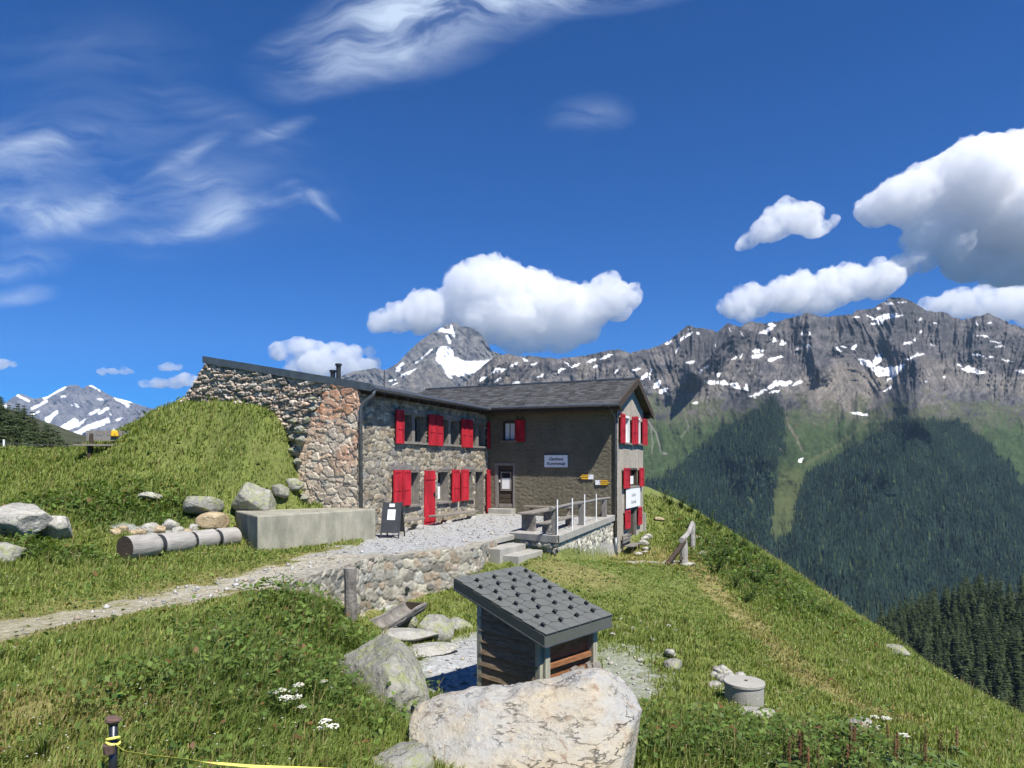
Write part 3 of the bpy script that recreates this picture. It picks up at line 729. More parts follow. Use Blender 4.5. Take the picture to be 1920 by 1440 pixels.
# saddle roof
r = MB(); x0, x1 = -4.1, 5.28 + RG
def RP(t, d, dz=0): return re.P(t, rz(d) + dz, -d)
top = rz(GW / 2)
slab([re.P(x0, rz(-RO), RO), re.P(x1, rz(-RO), RO), re.P(x1, top, -GW / 2), re.P(x0, top, -GW / 2)], .14, r)
slab([re.P(x0, top, -GW / 2 - .002), re.P(x1, top, -GW / 2 - .002), re.P(x1, rz(-RO), -GW - RO), re.P(x0, rz(-RO), -GW - RO)], .14, r)
ro = r.build('roof', M['roof'], RH)
def slates():   # courses of slightly uneven slates lying on the front slope
    V = []; Fc = []; C = []; rr = random.Random(3); b = 0
    ln = math.hypot(GW / 2 + RO, top - rz(-RO)); nrow = 13
    for i in range(nrow):
        d0 = -RO - .03 + (GW / 2 + RO + .02) * i / nrow; d1 = d0 + (GW / 2 + RO) / nrow * 1.25
        t = x0 + rr.uniform(-.15, 0)
        while t < x1 + .02:
            w = rr.uniform(.2, .34); h = .012 + rr.uniform(0, .01); t1 = min(t + w - .006, x1 + .03)
            if t1 - t > .04:
                za = 2.27 + RS * (d0 + RO); zb_ = 2.27 + RS * (min(d1, GW / 2) + RO); d1c = min(d1, GW / 2)
                jj = rr.uniform(-.015, .015)
                pts = [re.P(t, za + .03 + h, -d0 + jj), re.P(t1, za + .03 + h, -d0 + jj), re.P(t1, zb_ + .004, -d1c), re.P(t, zb_ + .004, -d1c), re.P(t, za + .012, -d0 + jj), re.P(t1, za + .012, -d0 + jj)]
                V += [tuple(p - Vector(RH.location)) for p in pts]; k = rr.uniform(.6, 1.45)
                Fc += [(b, b + 1, b + 2, b + 3), (b + 4, b + 5, b + 1, b)]; C += [(.07 * k, .071 * k, .073 * k)] * 6; b += 6
            t += w
    me = np_mesh('slate_courses', np.array(V), np.array(Fc), mat('slate', (1, 1, 1), .75, var=.3, scale=9, bump=.6, bscale=30, attr=True), False, np.array(C))
    link('slate_courses', me, ro)
slates()
g = MB()
for s in (0, 1):
    dd0, dd1 = (-RO, GW / 2) if s == 0 else (GW + RO, GW / 2)
    A = re.P(x1 + .02, rz(-RO) + .04, -dd0); B = re.P(x1 + .02, top + .04, -dd1)
    g.beam(A - UP * .12, B - UP * .12, .05, .26)
g.build_each('barge_board', M['dark_wood'], ro)
g = MB(); g.beam(re.P(x0, top + .03, -GW / 2), re.P(x1 + .03, top + .03, -GW / 2), .2, .05); g.build('ridge_cap', M['gutter'], ro)
g = MB()
for dd0 in (-.35, GW / 2, GW + .35): g.beam(re.P(5.0, rz(dd0) - .28, -dd0), re.P(x1 - .02, rz(dd0) - .28, -dd0), .16, .2)
g.build_each('purlin', M['dark_wood'], ro)
g = MB(); g.beam(re.P(x0, rz(-RO) - .07, RO + .005), re.P(x1, rz(-RO) - .07, RO + .005), .03, .2); g.beam(re.P(x0 + 3, rz(-RO) - .2, RO / 2), re.P(x1, rz(-RO) - .2, RO / 2), RO, .03); g.build('eaves_board', M['dark_wood'], ro)
g = MB(); g.tube([re.P(-.1, rz(-RO) - .02, RO + .09), re.P(x1 + .04, rz(-RO) - .05, RO + .09)], .06, 10); g.build('gutter', M['gutter'], RH)
g = MB(); g.tube([re.P(5.2, 2.2, RO + .06), re.P(5.22, 2.05, RO * .7), re.P(5.25, 1.8, .1), re.P(5.25, 1.6, .07), re.P(5.25, -2.6, .07)], .045, 8); g.tube([re.P(5.25, -2.6, .07), re.P(5.25, -3.5, .07)], .07, 8); g.build('downpipe', M['gutter'], RH, smooth=True)
g = MB()
ga.box(g, GW - .1, GW + .06, -3.2, -2.0, -.1, .12); g.build('corner_buttress', M['concrete_pale'], RH)

# ---------------------------------------------------------------- signs
def panel(face, t0, t1, z0, z1, o0, o1, name, m, label, cat, group=None):
    c = face.P((t0 + t1) / 2, z0, o0); th = thing(name, tuple(c), label, cat, group)
    b = MB(); face.box(b, t0, t1, z0, z1, o0, o1); b.build('board', m, th, bevel=.006)
    return th
t0, t1 = re.t(1022.3), re.t(1065.5); z0, z1 = re.z(1044, 876), re.z(1044, 853.5)
s = panel(re, t0, t1, z0, z1, .03, .09, 'house_sign', M['white'], 'white two line guesthouse sign on the dark olive wall at the edge of the shade', 'sign')
fb = MB()
for (a, b, c, d) in ((t0, t1, z0, z0 + .03), (t0, t1, z1 - .03, z1), (t0, t0 + .03, z0 + .03, z1 - .03), (t1 - .03, t1, z0 + .03, z1 - .03)): re.box(fb, a, b, c, d, .09, .1)
fb.build('sign_frame', M['white'], s)
text('Gasthaus', .165, re, (t0 + t1) / 2, lerp(z0, z1, .68), .091, M['ink'], s, .95, .25, weight=.004); text('Kummenalp', .165, re, (t0 + t1) / 2, lerp(z0, z1, .3), .091, M['ink'], s, .95, .25, weight=.004)
t0, t1 = ga.t(1170), ga.t(1196); z0, z1 = ga.z(1183, 951), ga.z(1183, 915)
s = panel(ga, t0, t1, z0, z1, .07, .1, 'gable_sign', M['white'], 'tall white sign with pale grey lettering on the gable between the two lower openings', 'sign')
text('Gasthaus', .24, ga, (t0 + t1) / 2, lerp(z0, z1, .66), .101, M['grey_ink'], s, .8); text('Kummenalp', .24, ga, (t0 + t1) / 2, lerp(z0, z1, .3), .101, M['grey_ink'], s, .75)
def waymark(u0, u1, v0, v1, tipleft, lab, white_end):
    t0, t1 = re.t(u0), re.t(u1); zc = re.z((u0 + u1) / 2, (v0 + v1) / 2); h = .085
    th = thing('trail_sign', tuple(re.P((t0 + t1) / 2, zc, 0)), lab, 'trail sign', 'yellow trail signs on the house wall')
    L = t1 - t0; tip = .09
    def shape(a, b, pt0, pt1, m, name):
        o = MB(); P = re.P
        prof = [(a + (tip if pt0 else 0), zc - h), (b - (tip if pt1 else 0), zc - h)] + ([(b, zc)] if pt1 else []) + [(b - (tip if pt1 else 0), zc + h), (a + (tip if pt0 else 0), zc + h)] + ([(a, zc)] if pt0 else [])
        n = len(prof); o.add([P(x, z, .06) for x, z in prof] + [P(x, z, .03) for x, z in prof], [tuple(range(n)), tuple(range(2 * n - 1, n - 1, -1))] + [(i, n + i, n + (i + 1) % n, (i + 1) % n) for i in range(n)])
        o.build(name, m, th)
    k = .36 * L
    if tipleft: shape(t0, t1 - k, True, False, M['yellow'], 'pointer'); shape(t1 - k + .002, t1, False, False, M['white'] if white_end else M['yellow'], 'end_plate')
    else: shape(t0, t0 + k, False, False, M['white'] if white_end else M['yellow'], 'end_plate'); shape(t0 + k + .002, t1, False, True, M['yellow'], 'pointer')
    ls = MB(); c = lerp(t0, t1, .38 if tipleft else .66)
    for i in range(2): re.box(ls, c - .2, c + .2 - .07 * i, zc + .03 - .06 * i, zc + .05 - .06 * i, .06, .062)
    ls.build('lettering', M['ink'], th)
waymark(1088, 1113, 889.5, 899, True, 'yellow arrow trail sign pointing left with a white end', True)
waymark(1117, 1143, 900.5, 909, False, 'yellow arrow trail sign pointing right towards the house corner', True)

# ---------------------------------------------------------------- retaining walls, cap, steps, concrete block
class PathFace:
    def __init__(s, pts, n=200):
        p = np.array(pts, float); d = np.concatenate([[0], np.cumsum(np.hypot(*np.diff(p, axis=0).T))])
        # smooth the polyline
        tt = np.linspace(0, d[-1], n); x = np.interp(tt, d, p[:, 0]); y = np.interp(tt, d, p[:, 1])
        k = np.ones(21) / 21
        xs = np.convolve(np.pad(x, 10, 'edge'), k, 'valid'); ys = np.convolve(np.pad(y, 10, 'edge'), k, 'valid')
        s.tt = tt; s.x = xs; s.y = ys; s.L = d[-1]
        gx = np.gradient(xs); gy = np.gradient(ys); l = np.hypot(gx, gy) + 1e-9; s.nx = gy / l; s.ny = -gx / l
    def at(s, T): return tuple(np.interp(T, s.tt, a) for a in (s.x, s.y, s.nx, s.ny))
RW = thing('retaining_wall', (-3, 15, -3), 'curved dry stone retaining wall under the gravel path', 'stone wall')
pf = PathFace([(-4.35, 10.4), (-4.17, 10.9), (-3.81, 12.2), (-3.39, 14), (-3.06, 15.06), (-2.0, 16.0), (-1.03, 16.5), (-.78, 17.7), (-.5, 18.4)])
PALR = pal((.33, .305, .25), (.28, .265, .225), (.38, .35, .285), (.33, .265, .195), (.24, .225, .19), (.41, .38, .3), (.34, .29, .23), (.3, .295, .26))
wt = lambda t: -1.97 + .012 * math.sin(t * 3.1) + .01 * math.sin(t * 7.7) - .3 * max(0, 1 - t / 1.6)
m1 = masonry(pf, 0, pf.L, lambda t: -3.6, wt, .24, .19, 44, .032, PALR, (.29, .27, .22), .027, (), .12, None, .16)
def wall_top(pf, zf, w0, w1, seed, cols, n=260, m=16):
    T = np.repeat(np.linspace(0, pf.L, n)[None], m, 0); q = np.linspace(w0, w1, m)[:, None] + 0 * T
    bx, by, nx, ny = pf.at(T); z = np.array([zf(t) for t in T[0]])[None] + fbm2(T * 5, q * 5, 4, seed) * .025 - .02
    n_ = fbm2(T * 3, q * 6, 4, seed + 4)[..., None]
    return np.stack([bx + nx * q, by + ny * q, z], -1).reshape(-1, 3), grid_faces(m, n), (np.array(cols) * (1 + .5 * n_)).reshape(-1, 3)
m2 = wall_top(pf, lambda t: wt(t) + .01, .12, -.32, 5, (.3, .28, .23))
mesh_part('masonry', [m1, m2], M['stone'], RW)
dh = MB(); p = pf.at(np.array([5.6])); dh.tube([(p[0][0] + p[2][0] * .1, p[1][0] + p[3][0] * .1, -2.75), (p[0][0] + p[2][0] * .215, p[1][0] + p[3][0] * .215, -2.77)], .05, 10); dh.build('drain_pipe', M['black'], RW)

TW = thing('terrace_wall', (1.2, 18.5, -2.4), 'rubble terrace wall with a pale concrete cap running to the gable house', 'stone wall')
fa = Face(Vector((.02, 19.72, 0)), Vector((1.21, -1.22, 0)).normalized(), Vector((-1.22, -1.21, 0)).normalized())
LB = math.hypot(2.52, 6.72)
cB = Vector((1.23, 18.5, 0)); fb_ = Face(cB, Vector((2.52, 6.72, 0)).normalized(), Vector((6.72, -2.52, 0)).normalized())
LA = math.hypot(1.21, 1.22)
cz = lambda k: lerp(-2.04, -1.99, k)
PT = pal((.42, .39, .31), (.36, .34, .28), (.5, .47, .38), (.3, .29, .25), (.55, .52, .42))
a = masonry(fa, 0, LA + .02, lambda t: -2.9, lambda t: -2.06, .3, .16, 51, .07, PT, (.1, .09, .08), .024, (), -.02, None, .35)
b = masonry(fb_, -.02, LB, lambda t: -3.9, lambda t: -1.98, .2, .17, 57, .035, PT, (.46, .43, .35), .024, (), -.02, None, .3)
mesh_part('masonry', [a, b], M['stone'], TW)
c = MB()
P = fa.P; c.hexa([P(-.05, -2.07, .07), P(LA + .05, -2.07, .07), P(LA - .22, -2.07, -.3), P(-.05, -2.07, -.3), P(-.05, -1.9, .07), P(LA + .05, -1.86, .07), P(LA - .22, -1.86, -.3), P(-.05, -1.86, -.3)])
P = fb_.P; c.hexa([P(-.05, -2.07, .071), P(LB - .02, -1.99, .071), P(LB - .02, -1.99, -.3), P(.3, -2.07, -.3), P(-.05, -1.86, .071), P(LB - .02, -1.78, .071), P(LB - .02, -1.78, -.3), P(.3, -1.86, -.3)])
c.build('concrete_cap', M['concrete_pale'], TW, bevel=.012)

def block(name, label, cat, corners, z0, z1, m, bevel=.02, group=None, sub=None):
    c = sum((Vector((x, y, 0)) for x, y in corners), Vector()) / len(corners)
    b = MB(); b.hexa([(x, y, z0) for x, y in corners] + [(x, y, z1) for x, y in corners])
    o = b.build(name, m, None, bevel=bevel); return tag(o, label, cat, group)
block('concrete_block', 'long plain concrete block wall standing before the orange end wall', 'concrete wall', [(-6.04, 16.2), (-3.78, 18.96), (-4.9, 19.6), (-7.38, 18.2)], -2.3, -1.17, M['concrete_block'], .035)
dv = Vector((.457, .889, 0)); nv = Vector((.889, -.457, 0)); mid = Vector((-.36, 18.75, 0))
def step(c, L, w, z1, h, nm, lab):
    pts = [c - dv * L / 2 + nv * w / 2, c + dv * L / 2 + nv * w / 2, c + dv * L / 2 - nv * w / 2, c - dv * L / 2 - nv * w / 2]
    return block(nm, lab, 'step', [(p.x, p.y) for p in pts], z1 - h, z1, M['concrete_pale'], .015, 'concrete steps up to the terrace')
step(mid + nv * .32 - dv * .25, 1.5, .52, -2.13, .5, 'concrete_step', 'upper pale concrete step against the terrace edge')
step(mid + nv * .8 - dv * .05, 1.6, .48, -2.3, .5, 'concrete_step', 'lower pale concrete step lying on the grass')
kb = MB(); kb.beam((-.86, 17.75, -2.02), (.0, 19.7, -2.02), .22, .14); tag(kb.build('kerb_stone', M['concrete_pale'], bevel=.012), 'low concrete kerb at the terrace edge above the steps', 'kerb')
t0, t1 = re.t(924), re.t(967)
for (z0, z1, o0, o1, x, lab) in ((-2.1, -1.64, .0, .42, 0, 'upper door step in front of the dark plank door'), (-2.1, -1.84, .421, .8, .12, 'lower door step on the gravel before the plank door')):
    b = MB(); re.box(b, t0 - .02, t1 + x, z0, z1, o0, o1); tag(b.build('door_step', M['concrete_pale'], bevel=.015), lab, 'step', 'steps at the plank door')
# ---------------------------------------------------------------- rocks
def rock_mat(name, c1, c2, lichen=None, lich_amt=.5, strata=0, bscale=14, bump=2.0, big=2.4, crack=5, lines=False):
    m = bpy.data.materials.new(name); m.use_nodes = True
    nt = m.node_tree; nd = nt.nodes; lk = nt.links; b = nd['Principled BSDF']; b.inputs['Roughness'].default_value = .9; b.inputs['Specular IOR Level'].default_value = .2
    tc = nd.new('ShaderNodeTexCoord')
    def noise(s, d=8, r=.65, vec=None):
        n = nd.new('ShaderNodeTexNoise'); n.inputs['Scale'].default_value = s; n.inputs['Detail'].default_value = d; n.inputs['Roughness'].default_value = r
        lk.new(vec if vec else tc.outputs['Object'], n.inputs['Vector']); return n.outputs['Fac']
    def ramp(f, a, b_, lo=0, hi=1):
        r = nd.new('ShaderNodeMapRange'); r.inputs[1].default_value = a; r.inputs[2].default_value = b_; r.inputs[3].default_value = lo; r.inputs[4].default_value = hi; lk.new(f, r.inputs[0]); return r.outputs[0]
    def mix(f, a, b_):
        x = nd.new('ShaderNodeMixRGB'); lk.new(f, x.inputs[0])
        for i, q in ((1, a), (2, b_)):
            if isinstance(q, tuple): x.inputs[i].default_value = (*q, 1)
            else: lk.new(q, x.inputs[i])
        return x.outputs[0]
    mp = nd.new('ShaderNodeMapping'); mp.inputs['Rotation'].default_value = (.35, .25, .3); mp.inputs['Scale'].default_value = (1, 1, 1 + strata); lk.new(tc.outputs['Object'], mp.inputs[0])
    c = mix(ramp(noise(big, 9, .68, mp.outputs[0]), .40, .60), c1, c2)
    g = tuple(.55 * x for x in c1)
    c = mix(ramp(noise(9, 9, .72, mp.outputs[0]), .55, .72), c, g)
    hl = tuple(min(.8, 1.25 * x) for x in c2)
    c = mix(ramp(noise(17, 6, .7), .55, .75), c, hl)
    if lichen: c = mix(ramp(noise(6, 9, .75), .62 - .22 * lich_amt, .72 - .2 * lich_amt), c, lichen)
    if lines:      # thin dark cracks along the bedding
        m2 = nd.new('ShaderNodeMapping'); m2.inputs['Rotation'].default_value = (.3, .32, .2); m2.inputs['Scale'].default_value = (1.1, 1.1, 4.6); lk.new(tc.outputs['Object'], m2.inputs[0])
        n_ = noise(1.5, 7, .62, m2.outputs[0]); a_ = nd.new('ShaderNodeMath'); a_.operation = 'SUBTRACT'; lk.new(n_, a_.inputs[0]); a_.inputs[1].default_value = .5
        b_ = nd.new('ShaderNodeMath'); b_.operation = 'ABSOLUTE'; lk.new(a_.outputs[0], b_.inputs[0])
        g_ = nd.new('ShaderNodeMath'); g_.operation = 'MULTIPLY'; lk.new(ramp(b_.outputs[0], .0, .014, .62, 0), g_.inputs[0]); lk.new(ramp(noise(2.2, 4), .45, .6), g_.inputs[1])
        c = mix(g_.outputs[0], c, (.07, .06, .05)); crk = g_.outputs[0]
    lk.new(c, b.inputs['Base Color'])
    h = nd.new('ShaderNodeMath'); h.operation = 'ADD'
    lk.new(noise(bscale, 10, .7, mp.outputs[0]), h.inputs[0])
    r2 = ramp(noise(crack, 6, .6, mp.outputs[0]), .47, .53); mm = nd.new('ShaderNodeMath'); mm.operation = 'MULTIPLY'; lk.new(r2, mm.inputs[0]); mm.inputs[1].default_value = .35; lk.new(mm.outputs[0], h.inputs[1])
    if lines:
        h2 = nd.new('ShaderNodeMath'); h2.operation = 'SUBTRACT'; lk.new(h.outputs[0], h2.inputs[0]); lk.new(crk, h2.inputs[1]); h = h2
    bp = nd.new('ShaderNodeBump'); bp.inputs['Strength'].default_value = .9; bp.inputs['Distance'].default_value = .025 * bump; lk.new(h.outputs[0], bp.inputs['Height']); lk.new(bp.outputs[0], b.inputs['Normal'])
    return m
RK_GREY = rock_mat('grey_rock', (.23, .225, .2), (.36, .35, .3), (.3, .32, .16), .6)
RK_BIG = rock_mat('ochre_rock', (.4, .395, .37), (.46, .395, .28), (.28, .2, .14), .28, 1.2, 9, 1.6, 1.15, 1.7, True)
RK_PALE = rock_mat('pale_rock', (.33, .32, .29), (.48, .46, .41), (.36, .37, .24), .4)
RK_TAN = rock_mat('tan_rock', (.38, .29, .17), (.48, .39, .25), None)
def ico(sub):
    bm = bmesh.new(); bmesh.ops.create_icosphere(bm, subdivisions=sub, radius=1)
    v = np.array([q.co[:] for q in bm.verts]); f = np.array([[q.index for q in p.verts] for p in bm.faces]); bm.free(); return v, f
_ICO = {k: ico(k) for k in (3, 4, 5, 6)}
def rock_shape(size, seed, sub=4, facets=11, rough=.12, strata=0):
    v, f = _ICO[sub]; r = np.random.RandomState(seed)
    n = r.normal(size=(facets, 3)); n /= np.linalg.norm(n, axis=1, keepdims=True); dd = r.uniform(.58, .95, facets)
    k = v @ n.T
    rad = np.where(k > .02, dd[None] / np.maximum(k, .02), 9).min(1)
    rad = np.minimum(rad, 1.08)
    p = v * rad[:, None]
    p = p * (1 + rough * fbm3(p * 1.7 + seed, 5, seed))[:, None]
    p = p + v * (rough * .3 * fbm3(p * 6 + seed, 4, seed + 3, .55, True))[:, None]
    if strata: p = p + v * (strata * fbm3(p * np.array([1.5, 1.5, 9]) + seed, 3, seed + 8, .5, True))[:, None]
    return p * np.array(size), f
def rock(loc, size, label, seed, m, sub=4, rz=0, cat='rock', group=None, sink=.35, rough=.14, facets=11, name='boulder', strata=0):
    p, f = rock_shape(size, seed, sub, facets, rough, strata)
    o = link(name, np_mesh(name, p, f, m, True)); o.location = Vector(loc) + UP * (size[2] * (1 - 2 * sink)); o.rotation_euler = (0, 0, rz)
    return tag(o, label, cat, group)

# big foreground boulder: real outline and about 1.3 m of depth
def big_boulder():
    Yb = 5.55
    # outline in metres around the centre (x to the right, z up)
    pts_px = [(1218, 1330), (1214, 1302), (1195, 1285), (1160, 1272), (1120, 1266), (1085, 1272), (1060, 1284), (1035, 1290), (1010, 1287), (985, 1294), (950, 1302), (900, 1308), (850, 1317), (800, 1328), (764, 1340), (756, 1362), (764, 1392), (742, 1420), (722, 1445), (715, 1480), (705, 1540), (760, 1600), (960, 1625), (1150, 1610), (1222, 1540), (1228, 1450), (1222, 1390)]
    cx, cz_ = 985, 1450
    P2 = []
    zc = (VH - cz_) / FPX * Yb
    for u, v in pts_px:      # each rim point lies on the back-leaning mid plane of the stone
        m_ = (VH - v) / FPX; Yp = (Yb + (.2 - zc) * .55) / (1 - .55 * m_); P2.append(((u - UC) / FPX * Yp - (cx - UC) / FPX * Yb, m_ * Yp - zc))
    an = np.array([math.atan2(z, x) for x, z in P2]); rr = np.array([math.hypot(x, z) for x, z in P2]); o_ = np.argsort(an); an = an[o_]; rr = rr[o_]
    an = np.concatenate([an - 2 * math.pi, an, an + 2 * math.pi]); rr = np.concatenate([rr] * 3)
    v, f = _ICO[6]
    th = np.arctan2(v[:, 2], v[:, 0]); R_ = np.interp(th, an, rr)
    s = np.hypot(v[:, 0], v[:, 2]); s2 = s ** .62
    x = np.cos(th) * R_ * s2; z = np.sin(th) * R_ * s2
    y = np.sign(v[:, 1]) * np.abs(v[:, 1]) ** .72 * np.where(v[:, 1] < 0, .62, .75)
    # the visible face leans back: upper parts lie further from the path
    y = y + (z + .2) * .55
    p = np.stack([x, y, z], 1)
    q = p.copy(); q = q @ np.array(Matrix.Rotation(.28, 3, 'Y'))
    d = v / (np.linalg.norm(v, axis=1, keepdims=True))
    p = p + d * (-.045 + .08 * fbm3(q * 1.6, 4, 4) + .05 * fbm3(q * np.array([1.6, 1.6, 6.0]), 5, 9, .55, True) + .02 * fbm3(q * np.array([7, 7, 16]), 4, 19))[:, None]
    # a few open cracks running along the bedding
    for (c, a0, a1, dep) in ((-.02, .15, .75, .05), (-.16, -.75, .1, .04), (.1, -.4, .2, .03)):
        dist = np.abs(q[:, 2] - c - .06 * perlin3(q * 3, 5)); k = sstep(.025, .0, dist) * sstep(a0 - .1, a0, q[:, 0]) * sstep(a1, a1 - .1, q[:, 0])
        p = p - d * (dep * k)[:, None]
    rr_ = np.random.RandomState(12)        # fracture planes give it flat faces and edges
    pl = [(-.12, -.5, .86, .74), (-.15, -.72, .67, .8), (.3, -.7, .6, .9), (-.5, -.6, .62, .82), (.88, -.4, .1, .93), (.75, -.5, .5, .86), (-.85, -.5, .2, .86), (.05, -.95, .25, .86), (-.35, -.92, .1, .84), (.5, -.85, .1, .86)]
    for k in range(16):
        n = rr_.normal(size=3); n[1] = -abs(n[1]); pl.append((*n, rr_.uniform(.8, .95)))
    for (a, b, c, fr_) in pl:
        n = np.array([a, b, c]); n = n / np.linalg.norm(n); h_ = p @ n; lim_ = np.quantile(h_, .5) + (h_.max() - np.quantile(h_, .5)) * fr_ + .012 * fbm3(p * 5, 3, 3)
        p = p - n[None] * (np.maximum(0, h_ - lim_) * .92)[:, None]
    p = p + d * (.016 * fbm3(q * np.array([5, 5, 20.]), 5, 23, .6) + .01 * fbm3(p * 22, 3, 29))[:, None]
    me = np_mesh('boulder', p, f, RK_BIG, True)
    o = link('boulder', me); o.location = ((cx - UC) / FPX * Yb, Yb, (VH - cz_) / FPX * Yb)
    tag(o, 'huge pale boulder streaked with ochre in the foreground in front of the shed', 'boulder')
big_boulder()
def rock_px(u, v, size, label, seed, m, **kw):
    g = on_ground(u, v); return rock(g, size, label, seed, m, **kw)
# second large slab-like boulder beside the trough
p2 = px(716, 1262, 8.0)
def slab_boulder():
    v, f = _ICO[6]
    p, f = rock_shape((.52, 1.0, .6), 33, 6, 9, .1, .05)
    o = link('boulder', np_mesh('boulder', p, f, RK_GREY, True)); o.location = (-1.58, 7.95, -2.72); o.rotation_euler = (R(8), R(10), R(18))
    tag(o, 'large grey green lichened boulder between the grass bank and the shed', 'boulder')
slab_boulder()
rock((-.86, 5.15, -2.42), (.26, .3, .24), 'grey boulder wedged against the left foot of the huge ochre boulder', 5, RK_GREY, sub=5, rz=.4, sink=.3)
rock_px(474, 962, (.7, .55, .48), 'big pale lichened boulder above the left end of the concrete block', 12, RK_GREY, sub=5, rz=.3, sink=.2)
rock_px(382, 962, (.46, .4, .34), 'grey angular rock sticking out of the bank above the log', 13, RK_GREY, sub=5, rz=.9, sink=.2)
rock_px(400, 992, (.42, .35, .24), 'rounded tan rock behind the right end of the log', 14, RK_TAN, sub=4, rough=.06, facets=5, sink=.15)
rock_px(40, 1005, (.95, .6, .42), 'long whitish lichened rock at the left edge of the meadow', 15, RK_PALE, sub=5, rz=-.35, sink=.2)
rock_px(100, 1008, (.5, .42, .36), 'rounded whitish rock at the right end of the long lichened one', 16, RK_PALE, sub=5, rz=-.3, sink=.22)
rock_px(8, 1052, (.42, .4, .22), 'low grey rock half sunk in grass at the left picture edge', 17, RK_GREY, sub=4, sink=.25)
rock_px(285, 935, (.42, .3, .13), 'thin pale slab lying high on the meadow bank', 18, RK_PALE, sub=4, rz=-.6, sink=.3)
rr = random.Random(4)
for i, (u, v, s) in enumerate(((265, 1002, .14), (282, 996, .2), (300, 1000, .17), (318, 994, .22), (335, 1000, .15), (350, 1002, .13), (232, 1000, .15), (248, 1006, .12), (215, 1003, .14), (362, 996, .16))):
    rock_px(u, v, (s, s * .9, s * .7), 'small pale stone in the broken bank behind the log', 40 + i, rr.choice([RK_TAN, RK_PALE]), sub=3, cat='stone', group='stones in the bank behind the log', sink=.25, name='stone')
# boulders at the foot of the rubble wall, stepping down beside the orange masonry
for i, (s, z, w) in enumerate(((1.72, 1.35, .13), (1.95, 1.05, .15), (1.9, .72, .17), (2.25, .82, .14), (2.2, .4, .2), (2.5, .12, .18), (2.72, -.2, .24), (3.05, -.15, .17), (2.85, -.6, .2), (1.55, 1.66, .12), (2.2, 1.3, .12), (2.5, .5, .13), (2.05, .1, .15), (3.3, -.6, .2), (1.45, 1.95, .1))):
    q = F_side.P(s, z, .1 + .04 * (i % 3)); rock(q - UP * w * .4, (w * 1.25, w * .9, w * .75), 'grey rubble boulder tumbled beside the orange masonry', 60 + i, RK_GREY, sub=4, rz=i * .9, group='rubble boulders beside the orange masonry', sink=.1, facets=16, rough=.2)
for i, (u, v, w) in enumerate(((548, 915, .24), (526, 930, .27), (568, 940, .2), (498, 946, .24))):
    rock_px(u, v, (w * 1.25, w, w * .75), 'grey boulder at the foot of the mound beside the end wall', 160 + i, RK_GREY, sub=4, rz=i * 1.3, group='boulders at the foot of the mound', sink=.4, facets=18, rough=.24)
# stones in the hollow
rock_px(815, 1200, (.34, .3, .28), 'mossy round boulder right of the log trough', 21, RK_GREY, sub=5, sink=.2)
rock_px(862, 1180, (.3, .26, .15), 'small grey rock at the grass edge left of the shed', 22, RK_GREY, sub=4, sink=.25)
def slabstone(u, v, L, Wd, h, rz, lab, tilt=0, m=None, dz=.05):
    g = on_ground(u, v); p, f = rock_shape((L, Wd, h), int(u), 5, 6, .1)
    o = link('stone_slab', np_mesh('stone_slab', p, f, m or RK_PALE, True)); o.location = g + UP * dz; o.rotation_euler = (0, tilt, rz); tag(o, lab, 'stone slab')
slabstone(762, 1205, .62, .34, .1, .55, 'upright edged pale slab below the log trough', .15, RK_PALE, .12)
slabstone(800, 1222, .55, .3, .08, .6, 'flat pale pinkish slab between trough and gravel', .02, RK_PALE, .03)
rock_px(1258, 1232, (.1, .09, .075), 'small white stone in the grass right of the shed', 24, RK_PALE, sub=3, cat='stone', name='stone', sink=.1)
rock_px(1263, 1256, (.15, .13, .1), 'bluish grey stone below a small white one in the grass', 25, RK_GREY, sub=3, cat='stone', name='stone', sink=.15)
rock_px(1424, 1348, (.24, .18, .1), 'pale flat stone below the concrete well ring', 26, RK_PALE, sub=4, sink=.2)
rock_px(1672, 1222, (.5, .22, .14), 'low grey rock in the steep meadow', 27, RK_GREY, sub=4, rz=-.5, sink=.3)
rock_px(1613, 1378, (.17, .15, .13), 'small pale rock with dry grass near the dock plants', 28, RK_PALE, sub=4, sink=.2)
rock_px(1897, 1312, (.34, .3, .4), 'pale rock at the far right rim of the slope', 29, RK_PALE, sub=4, sink=.3)
for i, (u, v) in enumerate(((1306, 1012), (1312, 1025), (1318, 1040), (1235, 975), (1290, 1062))):
    rock_px(u, v, (.24, .18, .1), 'pale stone lying beside the weathered fence', 70 + i, RK_TAN if i % 2 else RK_PALE, sub=3, cat='stone', group='stones beside the fence', sink=.25, name='stone')
rs = random.Random(8)
for i in range(26):
    u = rs.uniform(1132, 1270); v = rs.uniform(1160, 1285); s = rs.uniform(.025, .06)
    rock_px(u, v, (s, s, s * .7), 'pebble on the bare ground right of the shed', 100 + i, RK_PALE, sub=3, cat='stone', group='pebbles right of the shed', sink=.2, name='pebble')
for i in range(22):
    u = rs.uniform(1338, 1395); v = 1258 + (u - 1338) * .25 + rs.uniform(0, 38); s = rs.uniform(.06, .11)
    rock_px(u, v, (s, s, s * .8), 'pale stone heaped beside the concrete well ring', 130 + i, RK_PALE, sub=3, cat='stone', group='stones heaped by the well ring', sink=.1, name='stone')

